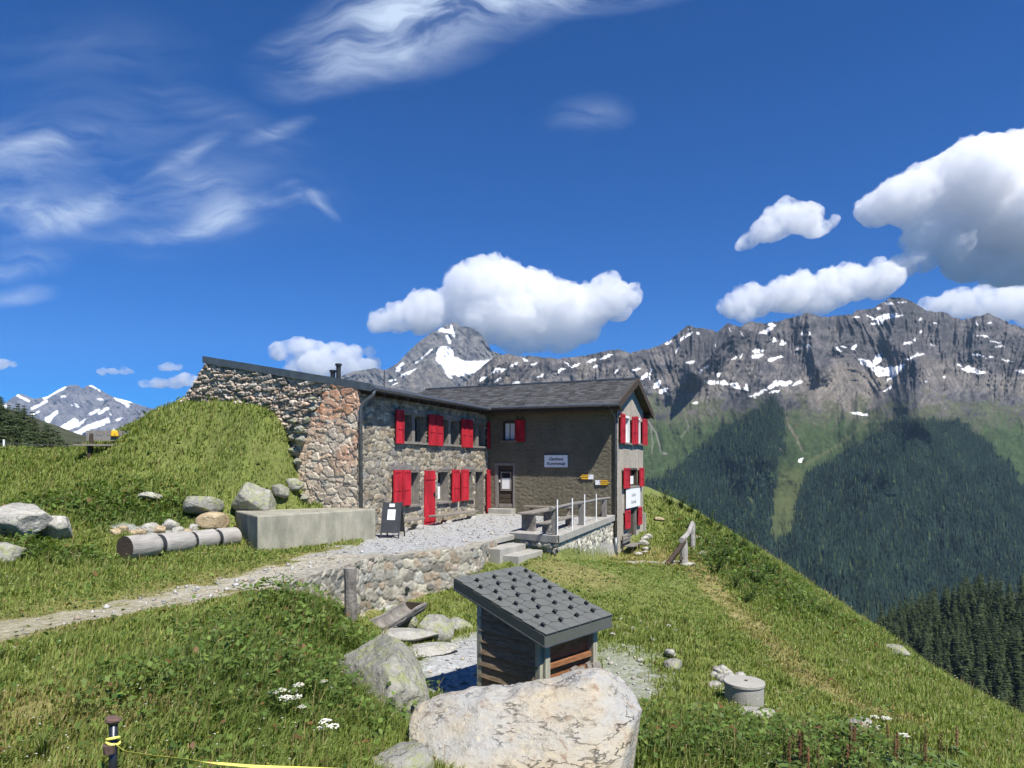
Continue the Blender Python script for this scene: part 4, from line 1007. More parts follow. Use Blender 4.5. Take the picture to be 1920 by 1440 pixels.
# ---------------------------------------------------------------- concrete well ring
g = on_ground(1395, 1318)
wr = thing('well_ring', tuple(g), 'round concrete well ring with a lid on the right slope', 'well ring')
rad = .26; zt = g.z + .3
b = MB(); b.tube([(g.x, g.y, g.z - .3), (g.x, g.y, zt - .05)], rad, 40); o = b.build('ring', M['concrete_pale'], wr, bevel=.008)
b = MB(); b.tube([(g.x, g.y, zt - .049), (g.x, g.y, zt)], rad * 1.06, 40); o = b.build('lid', M['concrete_pale'], wr, bevel=.01)
b = MB(); b.tube([(g.x + .03, g.y, zt), (g.x + .03, g.y, zt + .012)], .022, 12); b.build('lifting_eye', M['rust'], o)

# ---------------------------------------------------------------- little shed
SH = thing('wooden_shed', (.27, 9.0, -3.15), 'small dark plank shed with a sloping grey shingle roof', 'shed')
N_ = Vector((.37, 8.21, 0)); dl = Vector((-.715, .699, 0)); drt = Vector((.699, .715, 0))   # near corner, left wall, right wall
WL, WR = 1.12, 1.03
fl = Face(N_, dl, Vector((-.699, -.715, 0))); frr = Face(N_, drt, Vector((.715, -.699, 0)))
ZG = -3.35
zl = lambda t: lerp(-2.02, -1.72, t / WL)         # wall head rises to the left
pl = MB(); n = 9; h = (2.0 + 3.35 - .3) / 8
k = 0; z = ZG
rp = random.Random(2)
while z < -1.8:
    z1 = z + .152
    for (a, b) in ((max(.05, (z + 2.03) / .3 * WL + .03), WL - .05),):
        if a > b - .05: continue
        za = min(z1, zl(a) - .02); zb_ = min(z1, zl(b) - .02)
        if zb_ > z + .01:
            o0, o1 = 0, .018; P = fl.P; j = rp.uniform(-.006, .006)
            pl.hexa([P(a, z, .05 + j), P(b, z, .05 + j), P(b, z, -.01), P(a, z, -.01), P(a, max(za, z + .005) - .004, .012 + j), P(b, zb_ - .004, .012 + j), P(b, zb_ - .004, -.01), P(a, max(za, z + .005) - .004, -.01)])
    z = z1
M['shed_plank'] = mat('shed_plank', (.15, .1, .06), .85, col2=(.32, .24, .16), scale=7, bump=.9, bscale=26, stretch=(1, 1, 8))
M['shed_post'] = mat('shed_post', (.34, .33, .25), .7, var=.25, scale=10, bump=.3, bscale=40, stretch=(4, 4, .6))
pl.build('plank_wall', M['shed_plank'], SH)
po = MB(); W_ = .085
for (t, f_, top) in ((WL - .04, fl, -1.74), (.045, fl, -2.03)): f_.box(po, t - W_ / 2, t + W_ / 2, ZG, top, -.06, .045)
frr.box(po, .002, .002 + W_, ZG, -2.04, -.07, .046); frr.box(po, WR - W_, WR, ZG, -2.04, -.07, .04)
frr.box(po, WR - W_, WR, ZG, -1.75, -WL, -WL + .08)
po.build_each('post', M['shed_post'], SH, bevel=.006)
M['orange_wood'] = mat('warm_wood', (.2, .075, .028), .75, col2=(.36, .17, .075), scale=6, bump=.7, bscale=24, stretch=(1.2, 1.2, 7))
bo = MB(); z = ZG; i = 0
while z < -2.2:
    frr.box(bo, W_ + .004, WR - W_ - .004, z, z + .115, -.1, -.06 + (i % 2) * .012); z += .12; i += 1
bo.build('front_boards', M['orange_wood'], SH)
bo = MB(); frr.box(bo, W_ + .004, WR - W_ - .004, -2.46, -2.4, -.1, .01); bo.build('rail', M['orange_wood'], SH)
bo = MB(); frr.box(bo, W_, WR - W_, -3.3, -1.95, -WL + .02, -WL + .04); frr.box(bo, WR - .03, WR - .01, -3.3, -2.14, -WL, -.1); bo.build('inner_boards', M['dark_wood'], SH)
# roof
A = px(850, 1086, 9.35); D = px(1022, 1191, 8.0); B = px(976, 1062, 10.3); C = px(1144, 1139, 8.95)
A = Vector((-.80, 9.33, -1.52)); D = Vector((.385, 8.0, -1.97))
ax = (D - A); bx_ = Vector((.93, .96, .03)); B = A + bx_; C = D + bx_
nrm = ax.cross(bx_).normalized()
if nrm.z < 0: nrm = -nrm
rf = MB(); th = .15
q = [A, D, C, B]
rf.hexa([p - UP * th for p in q] + [p - nrm * .012 for p in q])
M['shed_roof'] = mat('shingle_sheet', (.125, .13, .118), .55, var=.14, scale=6, bump=.12, bscale=80)
M['shed_fascia'] = mat('roof_fascia', (.088, .094, .078), .5, var=.1, scale=5)
sr = rf.build('roof', M['shed_fascia'], SH, bevel=.006)
sc_ = MB(); au = ax.normalized(); bu = bx_.normalized(); LA_, LB_ = ax.length, bx_.length
def RPt(a, b, h): return A + au * a + bu * b + nrm * h
nr, nc_ = 9, 6; pa = LA_ / nr; pb = LB_ / nc_
for i in range(nr - 1, -1, -1):
    sh = .5 if i % 2 else 0
    for j in range(-1, nc_ + 1):
        b0 = max(0, (j + sh) * pb + .004); b1 = min(LB_, (j + 1 + sh) * pb - .004)
        if b1 - b0 < .02: continue
        a0 = i * pa; a1 = min(a0 + pa * 1.16, LA_ + .012); dip = .045 if i < nr - 1 else 0
        top = []; m_ = 9
        for k in range(m_):
            s = k / (m_ - 1); bb = lerp(b0, b1, s)
            s_full = ((bb / pb - sh) % 1)
            top.append((a1 - dip * (2 * s_full - 1) ** 2 * 1.0, bb))
        n0 = len(sc_.v)
        up = [RPt(a, b, .010) for a, b in top]; bk = [RPt(a0, b0, .0), RPt(a0, b1, .0)]; dn = [RPt(a, b, .0) for a, b in top]
        vs = up + [bk[1], bk[0]] + dn
        fs = [tuple(range(m_)) + (m_, m_ + 1)] + [(k, m_ + 2 + k, m_ + 3 + k, k + 1) for k in range(m_ - 1)]
        sc_.add(vs, fs)
sc_.build('shingles', M['shed_roof'], sr)
hk = 0
for i in range(nr - 1):
    sh = .5 if i % 2 else 0
    for j in range(0, nc_):
        if (i + j * 2) % 2: continue
        pass
for i in range(1, nr):
    for j in range(4):
        b = (j + (.62 if i % 2 else .3)) * LB_ / 4.1 + .04
        if b > LB_ - .05: continue
        k = MB(); a = i * pa + pa * .1
        k.tube([RPt(a - .02, b, .012), RPt(a, b, .034), RPt(a + .028, b, .04), RPt(a + .042, b, .022)], [.012, .02, .02, .013], 8); k.build('snow_hook', M['black'], sr, smooth=True)
tr = MB()
for (p, q_) in ((A, D), (D, C)): tr.beam(p + UP * -th, q_ + UP * -th, .02, .018)
tr.build('drip_edge', M['gutter'], sr)
# weathered boards leaning on the front of the shed
for i, (t, w, hgt, lab) in enumerate(((.47, .115, .55, 'left silvery board leaning on the front of the shed'), (.6, .125, .6, 'second silvery board leaning on the shed front'), (.78, .075, .54, 'narrow silvery board leaning beside the right post'), (.9, .15, .56, 'right most broad silvery board leaning on the shed'))):
    b = MB(); P = frr.P; zb_ = -3.2; o0 = .32 if i < 2 else .34
    zt = -2.52 - .03 * (i % 2); b.hexa([P(t, zb_, o0), P(t + w, zb_, o0), P(t + w, zb_, o0 - .03), P(t, zb_, o0 - .03), P(t, zt, .06), P(t + w, zt + .015, .06), P(t + w, zt + .015, .03), P(t, zt, .03)])
    tag(b.build('plank', M['grey_plank']), lab, 'plank', 'silvery boards leaning on the shed')

# ---------------------------------------------------------------- log trough, post, grooved log
tA = Vector((-2.62, 11.15, -2.86)); tB = Vector((-1.9, 13.5, -2.72))
TR = thing('log_trough', tuple((tA + tB) / 2), 'hollowed out log trough at the foot of the retaining wall', 'trough')
def trough():
    d = (tB - tA).normalized(); s = d.cross(UP).normalized(); u = s.cross(d)
    n = 20; prof = []
    Ro, Ri = .24, .185
    for k in range(n + 1):
        th = math.pi + (math.pi) * k / n; prof.append((math.cos(th) * Ro, math.sin(th) * Ro * 1.0))
    inn = []
    for k in range(n + 1):
        th = 2 * math.pi - math.pi * k / n; inn.append((math.cos(th) * Ri, math.sin(th) * Ri * .85))
    ring = [(x, z + .05) for x, z in prof] + [(x, z + .05) for x, z in inn]
    m_ = len(ring); st = 14; vs = []; rr_ = random.Random(5)
    for i in range(st + 1):
        c = lerp(tA, tB, i / st); bend = .02 * math.sin(i * .9)
        for k, (x, z) in enumerate(ring):
            w = 1 + rr_.uniform(-.05, .05) if k <= n else 1
            vs.append(c + s * (x * w + bend) + u * (z * w))
    fs = [(i * m_ + k, i * m_ + (k + 1) % m_, (i + 1) * m_ + (k + 1) % m_, (i + 1) * m_ + k) for i in range(st) for k in range(m_)]
    for i0 in (0, st): fs += [(i0 * m_ + k, i0 * m_ + k + 1, i0 * m_ + 2 * n + 1 - k - 1, i0 * m_ + 2 * n + 1 - k) for k in range(n)]
    b = MB(); b.add(vs, fs); b.build('trough_body', M['old_log'], TR)
    for i0, nm in ((tA + d * .07, 0), (tB - d * .07, 1)):
        b = MB(); pr = [(x, z + .05) for x, z in inn]
        vs = [i0 + s * x + u * z for x, z in pr] + [i0 + d * .05 + s * x + u * z for x, z in pr]; q = len(pr)
        b.add(vs, [tuple(range(q)), tuple(range(2 * q - 1, q - 1, -1))] + [(k, k + 1, q + k + 1, q + k) for k in range(q - 1)] + [(q - 1, 0, q, 2 * q - 1)]); b.build('end_board', M['dark_wood'], TR)
trough()
for k, p_ in enumerate((lerp(tA, tB, .2), lerp(tA, tB, .8))): rock(p_ + Vector((0, 0, -.42)), (.24, .2, .2), 'stone supporting one end of the log trough', 80 + k, RK_GREY, sub=3, cat='stone', group='stones under the trough', sink=.1, name='stone')
b = MB(); x, y = (657 - UC) / FPX * 10.9, 10.9
b.tube([(x, y, -2.75), (x + .005, y, -2.3), (x - .005, y, -1.9), (x, y, -1.62)], [.102, .1, .093, .1], 14, wob=.06, seed=3); b.tube([(x, y, -1.621), (x, y, -1.6)], [.1, .07], 14)
po_ = b.build('wooden_post', M['old_log'], smooth=False); tag(po_, 'thick weathered round post standing before the retaining wall by the trough', 'post')
lg0 = px(234, 1028, 14.25) ; lg1 = px(440, 1006, 17.0)
LG = thing('grooved_log', tuple((lg0 + lg1) / 2), 'thick grey log with three dark bands lying on the grass by the path', 'log')
def groove_log():
    st = 60; pts = []; rad = []
    for i in range(st + 1):
        t = i / st; p = lerp(lg0, lg1, t); r = lerp(.255, .235, t) * (1 + .012 * math.sin(t * 17))
        g_ = min(abs(t - c) for c in (.27, .56, .8))
        if g_ < .022: r *= .86
        pts.append(p); rad.append(r)
    b = MB(); b.tube(pts, rad, 28, caps=False, wob=.01); o = b.build('trunk', M['grey_log'], LG, smooth=True)
    for k, p in ((0, lg0), (1, lg1)):
        c = MB(); d = (lg1 - lg0).normalized() * (.002 if k else -.002); c.tube([p + d, p - d], rad[0 if k == 0 else -1] * .99, 28); c.build('cut_end', M['dark_wood'], LG)
    for c0 in (.27, .56, .8):
        c = MB(); c.tube([lerp(lg0, lg1, c0 - .016), lerp(lg0, lg1, c0 + .016)], lerp(.255, .235, c0) * .9, 28); c.build('band', M['black'], LG)
M['grey_log'] = mat('silver_log', (.42, .4, .365), .85, col2=(.24, .225, .205), scale=3.5, bump=.8, bscale=14, stretch=(1, .35, 3))
groove_log()

# ---------------------------------------------------------------- benches on the terrace
def plank_bench(name, label, face, u0, u1, off, z, w, supports, legs=False, group=None, cat='bench', thick=.06):
    t0, t1 = face.t(u0, off), face.t(u1, off)
    gzv = -2.0
    th_ = thing(name, tuple(face.P((t0 + t1) / 2, gzv, off)), label, cat, group)
    b = MB(); face.box(b, t0, t1, z - thick, z, off - w, off); b.build('seat', M['grey_plank'], th_, bevel=.012)
    for k, s in enumerate(supports):
        c = MB()
        if legs:
            P = face.P; tt = lerp(t0, t1, s); c.hexa([P(tt - .05, -2.02, off + .0), P(tt + .05, -2.02, off + .0), P(tt + .05, -2.02, off - .06), P(tt - .05, -2.02, off - .06), P(tt - .04, z - thick, off - .16), P(tt + .04, z - thick, off - .16), P(tt + .04, z - thick, off - .22), P(tt - .04, z - thick, off - .22)])
            c.build('leg', M['grey_plank'], th_)
        else:
            tt = lerp(t0, t1, s); c.tube([face.P(tt, -1.93, off - w + .02), face.P(tt, -1.93, off - .0)], [.13, .12], 12, wob=.12, seed=k); c.build('log_foot', M['grey_log'], th_, smooth=True)
    return th_
plank_bench('plank_bench', 'short plank bench on log feet left of the red door', fr, 756, 797, .62, -1.6, .34, (.12, .85))
plank_bench('plank_bench', 'long plank bench on log feet right of the red door', fr, 820, 898, .62, -1.6, .34, (.3, .9))
plank_bench('wall_bench', 'long pale plank bench against the dark rendered wall', re, 980, 1068, .5, -1.5, .34, (.14, .55, .95), True)
# picnic benches behind the railing
def trestle(label, c, L, rz, zt, w, nm, cat):
    th_ = thing(nm, (c[0], c[1], -2.0), label, cat, 'table and bench on the terrace', rz)
    m_ = Matrix.Translation((c[0], c[1], 0)) @ Matrix.Rotation(rz, 4, 'Z')
    def bx(nm_, x0, x1, y0, y1, z0, z1, mt='grey_plank'):
        b = MB(); b.hexa([(x0, y0, z0), (x1, y0, z0), (x1, y1, z0), (x0, y1, z0), (x0, y0, z1), (x1, y0, z1), (x1, y1, z1), (x0, y1, z1)]); b.v = [tuple(Vector(v) + Vector((c[0], c[1], 0))) for v in b.v]; b.build(nm_, M[mt], th_, bevel=.006)
    ny = max(1, int(round(w / .16)))
    for i in range(ny): bx('board', -L / 2, L / 2, -w / 2 + i * w / ny + .006, -w / 2 + (i + 1) * w / ny - .006, zt - .045, zt)
    for s in (-1, 1): bx('leg', s * L * .36 - .05, s * L * .36 + .05, -w / 2 + .03, w / 2 - .03, -2.0, zt - .046, 'old_log')
c1 = fb_.P(2.6, 0, -.75); ang = math.atan2(fb_.e.y, fb_.e.x)
trestle('low weathered bench just behind the terrace railing', (c1.x, c1.y), 3.4, ang, -1.62, .3, 'terrace_bench', 'bench')
c1 = fb_.P(2.9, 0, -1.45)
trestle('weathered plank table behind the terrace railing', (c1.x, c1.y), 3.0, ang, -1.38, .5, 'terrace_table', 'table')
# railing on the terrace wall: weathered rail on three stout posts, four white rods
RL = thing('terrace_railing', tuple(fb_.P(2.5, -1.85, -.12)), 'weathered timber railing with four thin white rods on the terrace wall', 'railing')
def cap_z(t): return lerp(-1.86, -1.78, t / LB)
tr_ = lambda u: fb_.t(u, -.12)
zz = lambda u, v: fb_.z(u, v, -.12)
b = MB()
pts = [(1033, 955), (1055, 949), (1075, 945), (1100, 941), (1125, 936), (1143, 934)]
b.tube([fb_.P(tr_(u), zz(u, v), -.12) for u, v in pts], [.06, .055, .06, .05, .055, .05], 10, wob=.1, seed=1); b.build('rail', M['grey_wood'], RL)
for u, vt in ((1040, 957), (1090, 945), (1133, 938)):
    b = MB(); t = tr_(u); b.box(fb_.P(t, (cap_z(t) + zz(u, vt)) / 2, -.12), (.13, .16, zz(u, vt) - cap_z(t)), ang); b.build('post', M['grey_wood'], RL, bevel=.01)
for u, vt in ((1045, 937), (1073, 934), (1096, 927), (1118, 926)):
    b = MB(); t = fb_.t(u, -.02); b.tube([fb_.P(t, cap_z(t), -.02), fb_.P(t, fb_.z(u, vt, -.02), -.02)], .019, 10); b.build('rod', M['white'], RL)

# ---------------------------------------------------------------- sandwich board
sb_c = Vector((-3.37, 19.35, gz(-3.37, 19.35)))
SB = thing('sandwich_board', tuple(sb_c), 'black sandwich board with two white notices by the end of the block wall', 'sandwich board')
sbF = Face(Vector((-3.37, 19.3, 0)), Vector((.985, -.17, 0)), Vector((-.17, -.985, 0)))
z0 = sb_c.z
def leaf(lean, sgn, nm):
    b = MB(); P = sbF.P; w = .27
    def pl_(x0, x1, za, zb__, th0, th1):
        o = lambda z: sgn * lerp(.26, .02, (z - z0) / .98)
        s = sgn
        b.hexa([P(x0, za, o(za) + s * th1), P(x1, za, o(za) + s * th1), P(x1, za, o(za) + s * th0), P(x0, za, o(za) + s * th0), P(x0, zb__, o(zb__) + s * th1), P(x1, zb__, o(zb__) + s * th1), P(x1, zb__, o(zb__) + s * th0), P(x0, zb__, o(zb__) + s * th0)])
    pl_(-w + .03, w - .03, z0 + .14, z0 + .98, 0, .02)
    for s_ in (-1, 1): pl_(s_ * (w - .012) - .018, s_ * (w - .012) + .018, z0, z0 + 1.0, -.005, .03)
    return b.build(nm, M['board_black'], SB)
M['board_black'] = mat('chalkboard', (.05, .053, .056), .5, var=.15, scale=4)
l1 = leaf(0, 1, 'front_board'); leaf(0, -1, 'rear_board')
def notice(x0, x1, za, zb__, nm):
    b = MB(); P = sbF.P; o = lambda z: lerp(.26, .02, (z - z0) / .98)
    b.hexa([P(x0, za, o(za) + .03), P(x1, za, o(za) + .03), P(x1, za, o(za) + .021), P(x0, za, o(za) + .021), P(x0, zb__, o(zb__) + .03), P(x1, zb__, o(zb__) + .03), P(x1, zb__, o(zb__) + .021), P(x0, zb__, o(zb__) + .021)]); return b.build(nm, M['white'], l1)
notice(-.11, .12, z0 + .5, z0 + .79, 'notice'); notice(-.075, .08, z0 + .86, z0 + .95, 'notice')
b = MB(); P = sbF.P
for i in range(3): b.beam(P(-.05, z0 + .66 - i * .04, lerp(.26, .02, (.66 - i * .04) / .98) + .031), P(.06, z0 + .66 - i * .04, lerp(.26, .02, (.66 - i * .04) / .98) + .031), .006, .008)
b.build('faint_lines', M['grey_ink'], l1)

# ---------------------------------------------------------------- gable bench with slatted back, timber and stones
gb = thing('slatted_bench', tuple(ga.P(1.2, -3.3, .4)), 'slatted bench at the foot of the gable beside the cellar door', 'bench')
zg = lambda t: gz(*(ga.P(t, 0, .4).xy))
for i in range(3):
    b = MB(); ga.box(b, .45, 1.75, -2.88 + i * .1, -2.82 + i * .1, .1, .13); b.build('back_slat', M['grey_wood'], gb)
for i in range(3):
    b = MB(); ga.box(b, .45, 1.75, -3.0, -2.965, .16 + i * .12, .26 + i * .12); b.build('seat_slat', M['grey_wood'], gb)
for t in (.55, 1.65):
    b = MB(); ga.box(b, t - .03, t + .03, -3.5, -2.6, .06, .1); ga.box(b, t - .03, t + .03, -3.5, -3.001, .42, .48); b.build('leg', M['dark_wood'], gb)
for i, (t, o, s) in enumerate(((.5, .7, .13), (1.1, .8, .11), (1.7, .7, .15), (2.3, .5, .18), (3.1, .35, .2), (3.7, .35, .16))):
    q = ga.P(t, 0, o); rock((q.x, q.y, gz(q.x, q.y)), (s * 1.2, s, s * .7), 'pale stone at the foot of the gable', 90 + i, RK_PALE, sub=3, cat='stone', group='stones at the foot of the gable', sink=.2, name='stone')

# ---------------------------------------------------------------- weathered fence on the slope edge
FE = thing('rail_fence', tuple(on_ground(1284, 1060)), 'short weathered fence of two posts with a sloping rail on the slope edge', 'fence')
def post(u, v, vt, r, nm, Yo=None):
    g = on_ground(u, v); top = px(u, vt, g.y).z
    b = MB(); b.tube([(g.x, g.y, g.z - .2), (g.x, g.y, lerp(g.z, top, .5)), (g.x + .01, g.y, top)], [r, r * .95, r * .8], 10, wob=.08, seed=int(u)); b.build(nm, M['grey_log'], FE); return Vector((g.x, g.y, top))
pa_ = post(1282, 1058, 1012, .14, 'post'); pb_ = post(1298, 1030, 981, .12, 'post')
foot = on_ground(1250, 1059)
b = MB(); b.tube([foot, pa_ - UP * .05 + Vector((0, -.1, 0)), pa_ + UP * .02], [.09, .08, .07], 8, wob=.1); b.build('brace', M['dark_wood'], FE)
b = MB(); b.tube([pa_ + UP * .02 + Vector((-.12, -.2, -.02)), lerp(pa_, pb_, .5) - UP * .08, pb_ + UP * .02], [.1, .085, .07], 8, wob=.1); b.build('rail', M['grey_log'], FE)
b = MB(); b.beam(lerp(foot, pa_, .45) + UP * -.25 + Vector((.2, 0, 0)), Vector((pa_.x, pa_.y, lerp(foot.z, pa_.z, .3))), .06, .06); b.build('cross_bar', M['dark_wood'], FE)

# ---------------------------------------------------------------- bench and fence post on the meadow, metal post in the foreground
bc = on_ground(208, 838); bc = Vector((bc.x, min(bc.y, 24.5), 0)); bc.z = gz(bc.x, bc.y)
HB = thing('meadow_bench', tuple(bc), 'weathered bench with a plank back on the meadow crest', 'bench')
bf = Face(Vector((bc.x, bc.y, 0)), Vector((.94, .34, 0)).normalized(), Vector((.34, -.94, 0)).normalized()); zb0 = px(208, 836, bc.y).z - .2
for (za, o0, o1, t0, t1) in ((.2, .0, .17, -.85, .75), (.19, .2, .37, -.95, .7)):
    b = MB(); bf.box(b, t0, t1, zb0 + za, zb0 + za + .05, o0, o1); b.build('seat_plank', M['grey_plank'], HB)
for i, z in enumerate((.36, .53)):
    b = MB(); bf.box(b, -.7, .98, zb0 + z, zb0 + z + .15, -.16, -.11); b.build('back_plank', M['grey_wood'], HB)
for t in (-.55, .65):
    b = MB(); bf.box(b, t - .05, t + .05, zb0 - .4, zb0 + .58, -.11, -.03); bf.box(b, t - .05, t + .05, zb0 - .4, zb0 + .19, .12, .22); b.build('leg', M['dark_wood'], HB)
YB = thing('yellow_parcel', tuple(bf.P(.05, zb0 + .55, -.1)), 'small yellow bag lying over the back of the meadow bench', 'bag')
b = MB(); P = bf.P
b.hexa([P(-.02, zb0 + .5, -.02), P(.2, zb0 + .5, -.02), P(.2, zb0 + .5, -.1), P(-.02, zb0 + .5, -.1), P(0, zb0 + .7, -.03), P(.17, zb0 + .69, -.03), P(.17, zb0 + .69, -.18), P(0, zb0 + .7, -.18)])
b.build('bag_body', M['yellow'], YB, bevel=.03)
b = MB(); b.tube([P(.04, zb0 + .69, -.08), P(.06, zb0 + .76, -.1), P(.09, zb0 + .69, -.1)], .012, 6); b.build('bag_strap', M['white'], YB)
fp = Vector(((8 - UC) / FPX * 26, 26, 0)); fp.z = gz(fp.x, fp.y)
FP = thing('wire_fence', tuple(fp), 'slim white fence post with a wire on the left meadow edge', 'fence')
b = MB(); b.tube([(fp.x, fp.y, px(8, 850, 26).z - .3), (fp.x - .02, fp.y, px(8, 824, 26).z)], .035, 8); b.build('post', M['white'], FP)
b = MB(); zt = px(8, 832, 26).z
b.tube([(fp.x - 2.5, fp.y, zt), (fp.x, fp.y, zt), (fp.x + 2.4, fp.y + .4, zt - .06)], .012, 5); b.build('wire', M['gutter'], FP)
g4 = Vector(((212 - UC) / FPX * 3.9, 3.9, 0)); g4.z = gz(g4.x, g4.y)
MP = thing('marker_post', tuple(g4), 'thin dark steel post with a rusty flat head in the foreground grass', 'post')
zt = px(212, 1347, 3.9).z
b = MB(); b.tube([(g4.x - .005, g4.y, g4.z - .1), (g4.x + .003, g4.y, zt - .02)], .022, 16); b.build('shaft', mat('dark_steel', (.06, .065, .08), .35, var=.2, scale=20, metal=.7), MP, smooth=True)
b = MB(); b.tube([(g4.x, g4.y, zt - .035), (g4.x, g4.y, zt - .012), (g4.x + .003, g4.y, zt)], [.022, .044, .04], 14, wob=.08, seed=2); b.build('hammered_head', M['rust'], MP)
b = MB(); b.tube([(g4.x - .008, g4.y - .02, zt - .19), (g4.x - .008, g4.y - .02, zt - .14)], [.032, .035], 12, wob=.1); b.build('collar', M['rust'], MP)
M['tape'] = mat('yellow_tape', (.78, .72, .16), .55, var=.1, scale=12)
TP = thing('barrier_tape', (g4.x, g4.y, zt - .13), 'pale yellow tape tied to the steel post and running along the bottom edge', 'tape')
b = MB(); b.tube([(g4.x + .031 * math.cos(q), g4.y + .031 * math.sin(q), zt - .115 + .012 * math.cos(q + 1)) for q in np.linspace(0, 6.5, 20)], .009, 6); b.tube([(g4.x + .033 * math.cos(q), g4.y + .033 * math.sin(q), zt - .135 - .01 * math.cos(q)) for q in np.linspace(0, 6.5, 20)], .008, 6); b.build('knot', M['tape'], TP, smooth=True)
b = MB(); vs = []; n = 40
e0 = Vector((g4.x + .03, g4.y - .03, zt - .14)); mid_ = px(235, 1410, 3.88); e1 = px(660, 1446, 3.75)
for i in range(n + 1):
    t = i / n
    p = lerp(e0, mid_, t / .08) if t < .08 else lerp(mid_, e1, (t - .08) / .92) - UP * (.02 * math.sin(math.pi * (t - .08) / .92))
    tw = .6 + 1.6 * sstep(.3, .5, t) + .4 * math.sin(t * 9); w = .014
    d = UP * (w * math.cos(tw * .9)) + Vector((0, -1, 0)) * (w * math.sin(tw * .9))
    vs += [p - d, p + d, p + d + Vector((.0006, .0015, 0)), p - d + Vector((.0006, .0015, 0))]
fs = []
for i in range(n): fs += [(4 * i + k, 4 * i + (k + 1) % 4, 4 * i + 4 + (k + 1) % 4, 4 * i + 4 + k) for k in range(4)]
b.add(vs, fs); b.build('ribbon', M['tape'], TP)

def gravel():
    # loose stones on the yard, the path and the bare ground by the shed
    r = np.random.RandomState(77); n = 26000
    y = r.uniform(5, 27, n); x = r.uniform(-1, 1, n) * (.62 * y + 1); g = gravel_mask(x, y)
    k = (r.uniform(size=n) < g ** 1.5 * np.interp(y, [5, 9, 13, 27], [.1, .35, 1, .8])); x, y = x[k], y[k]; n = len(x); z = ground(x, y)
    s = r.lognormal(-3.9, .45, n).clip(.008, .07); o = np.array([[1, 0, 0], [0, 1, 0], [-1, 0, 0], [0, -1, 0], [0, 0, .8], [0, 0, -.6]])
    a = r.uniform(0, 6.3, n); ca, sa = np.cos(a), np.sin(a)
    q = o[None] * (s[:, None, None] * r.uniform(.6, 1.3, (n, 6, 1))); X = q[..., 0] * ca[:, None] - q[..., 1] * sa[:, None]; Yq = q[..., 0] * sa[:, None] + q[..., 1] * ca[:, None]
    V = np.stack([X + x[:, None], Yq + y[:, None], q[..., 2] + z[:, None] + s[:, None] * .25], -1).reshape(-1, 3)
    f = np.array([[0, 1, 4], [1, 2, 4], [2, 3, 4], [3, 0, 4], [1, 0, 5], [2, 1, 5], [3, 2, 5], [0, 3, 5]]); F = (f[None] + (np.arange(n) * 6)[:, None, None]).reshape(-1, 3)
    c = np.array([.36, .355, .34]) * r.uniform(.55, 1.35, (n, 1)) * np.where(r.uniform(size=(n, 1)) < .2, np.array([[1.1, .95, .75]]), 1.0)
    tag(link('gravel', np_mesh('gravel', V, F, mat('loose_gravel', (1, 1, 1), .9, var=.2, scale=30, attr=True), False, np.repeat(c, 6, 0))), 'loose grey gravel on the yard and the path', 'gravel', kind='stuff')
gravel()
# ---------------------------------------------------------------- mountains: surfaces at their true distances
def polyval(pts, u):
    p = np.array(pts, float); return np.interp(u, p[:, 0], p[:, 1])
def seg_d(U, V, a, b):
    dx, dy = b[0] - a[0], b[1] - a[1]; t = np.clip(((U - a[0]) * dx + (V - a[1]) * dy) / (dx * dx + dy * dy + 1e-9), 0, 1)
    return np.hypot(U - a[0] - t * dx, V - a[1] - t * dy), t
def poly_sd(U, V, P):
    """signed distance to polygon, inside positive"""
    d = np.full(U.shape, 1e9); n = len(P)
    for i in range(n): d = np.minimum(d, seg_d(U, V, P[i], P[(i + 1) % n])[0])
    return np.where(poly_in(U, V, P), d, -d)
SKY1 = [(560, 900), (700, 860), (790, 815), (830, 770), (865, 725), (900, 690), (925, 670), (947, 663), (975, 668), (1000, 668), (1040, 672), (1075, 670), (1110, 664), (1140, 657), (1160, 655), (1182, 662), (1205, 656), (1232, 650),
        (1250, 640), (1268, 628), (1287, 611), (1303, 613), (1325, 617), (1345, 622), (1355, 614), (1366, 605), (1378, 610), (1388, 613), (1402, 604), (1418, 604), (1430, 606), (1455, 604), (1475, 598), (1490, 594),
        (1503, 590), (1515, 586), (1530, 592), (1552, 594), (1575, 591), (1598, 590), (1604, 582), (1622, 580), (1640, 577), (1655, 566), (1670, 558), (1690, 558), (1705, 563), (1720, 571), (1735, 581), (1755, 586), (1772, 585), (1785, 593), (1805, 600),
        (1818, 597), (1830, 593), (1845, 591), (1850, 587), (1866, 593), (1880, 600), (1900, 609), (1920, 615), (1960, 628), (2010, 615), (2080, 640), (2200, 690)]
FOREST = [[(1150, 960), (1215, 915), (1290, 870), (1342, 815), (1400, 785), (1430, 760), (1452, 742), (1466, 775), (1470, 830), (1452, 880), (1450, 960), (1448, 1010), (1440, 1060), (1430, 1300), (1150, 1300)],
          [(1440, 1300), (1448, 1040), (1480, 1000), (1497, 930), (1520, 890), (1575, 860), (1625, 830), (1660, 800), (1690, 786), (1740, 790), (1800, 792), (1850, 830), (1890, 880), (1925, 930), (2060, 1010), (2200, 1020), (2200, 1300)],
          [(600, 960), (1210, 960), (1210, 1300), (600, 1300)]]
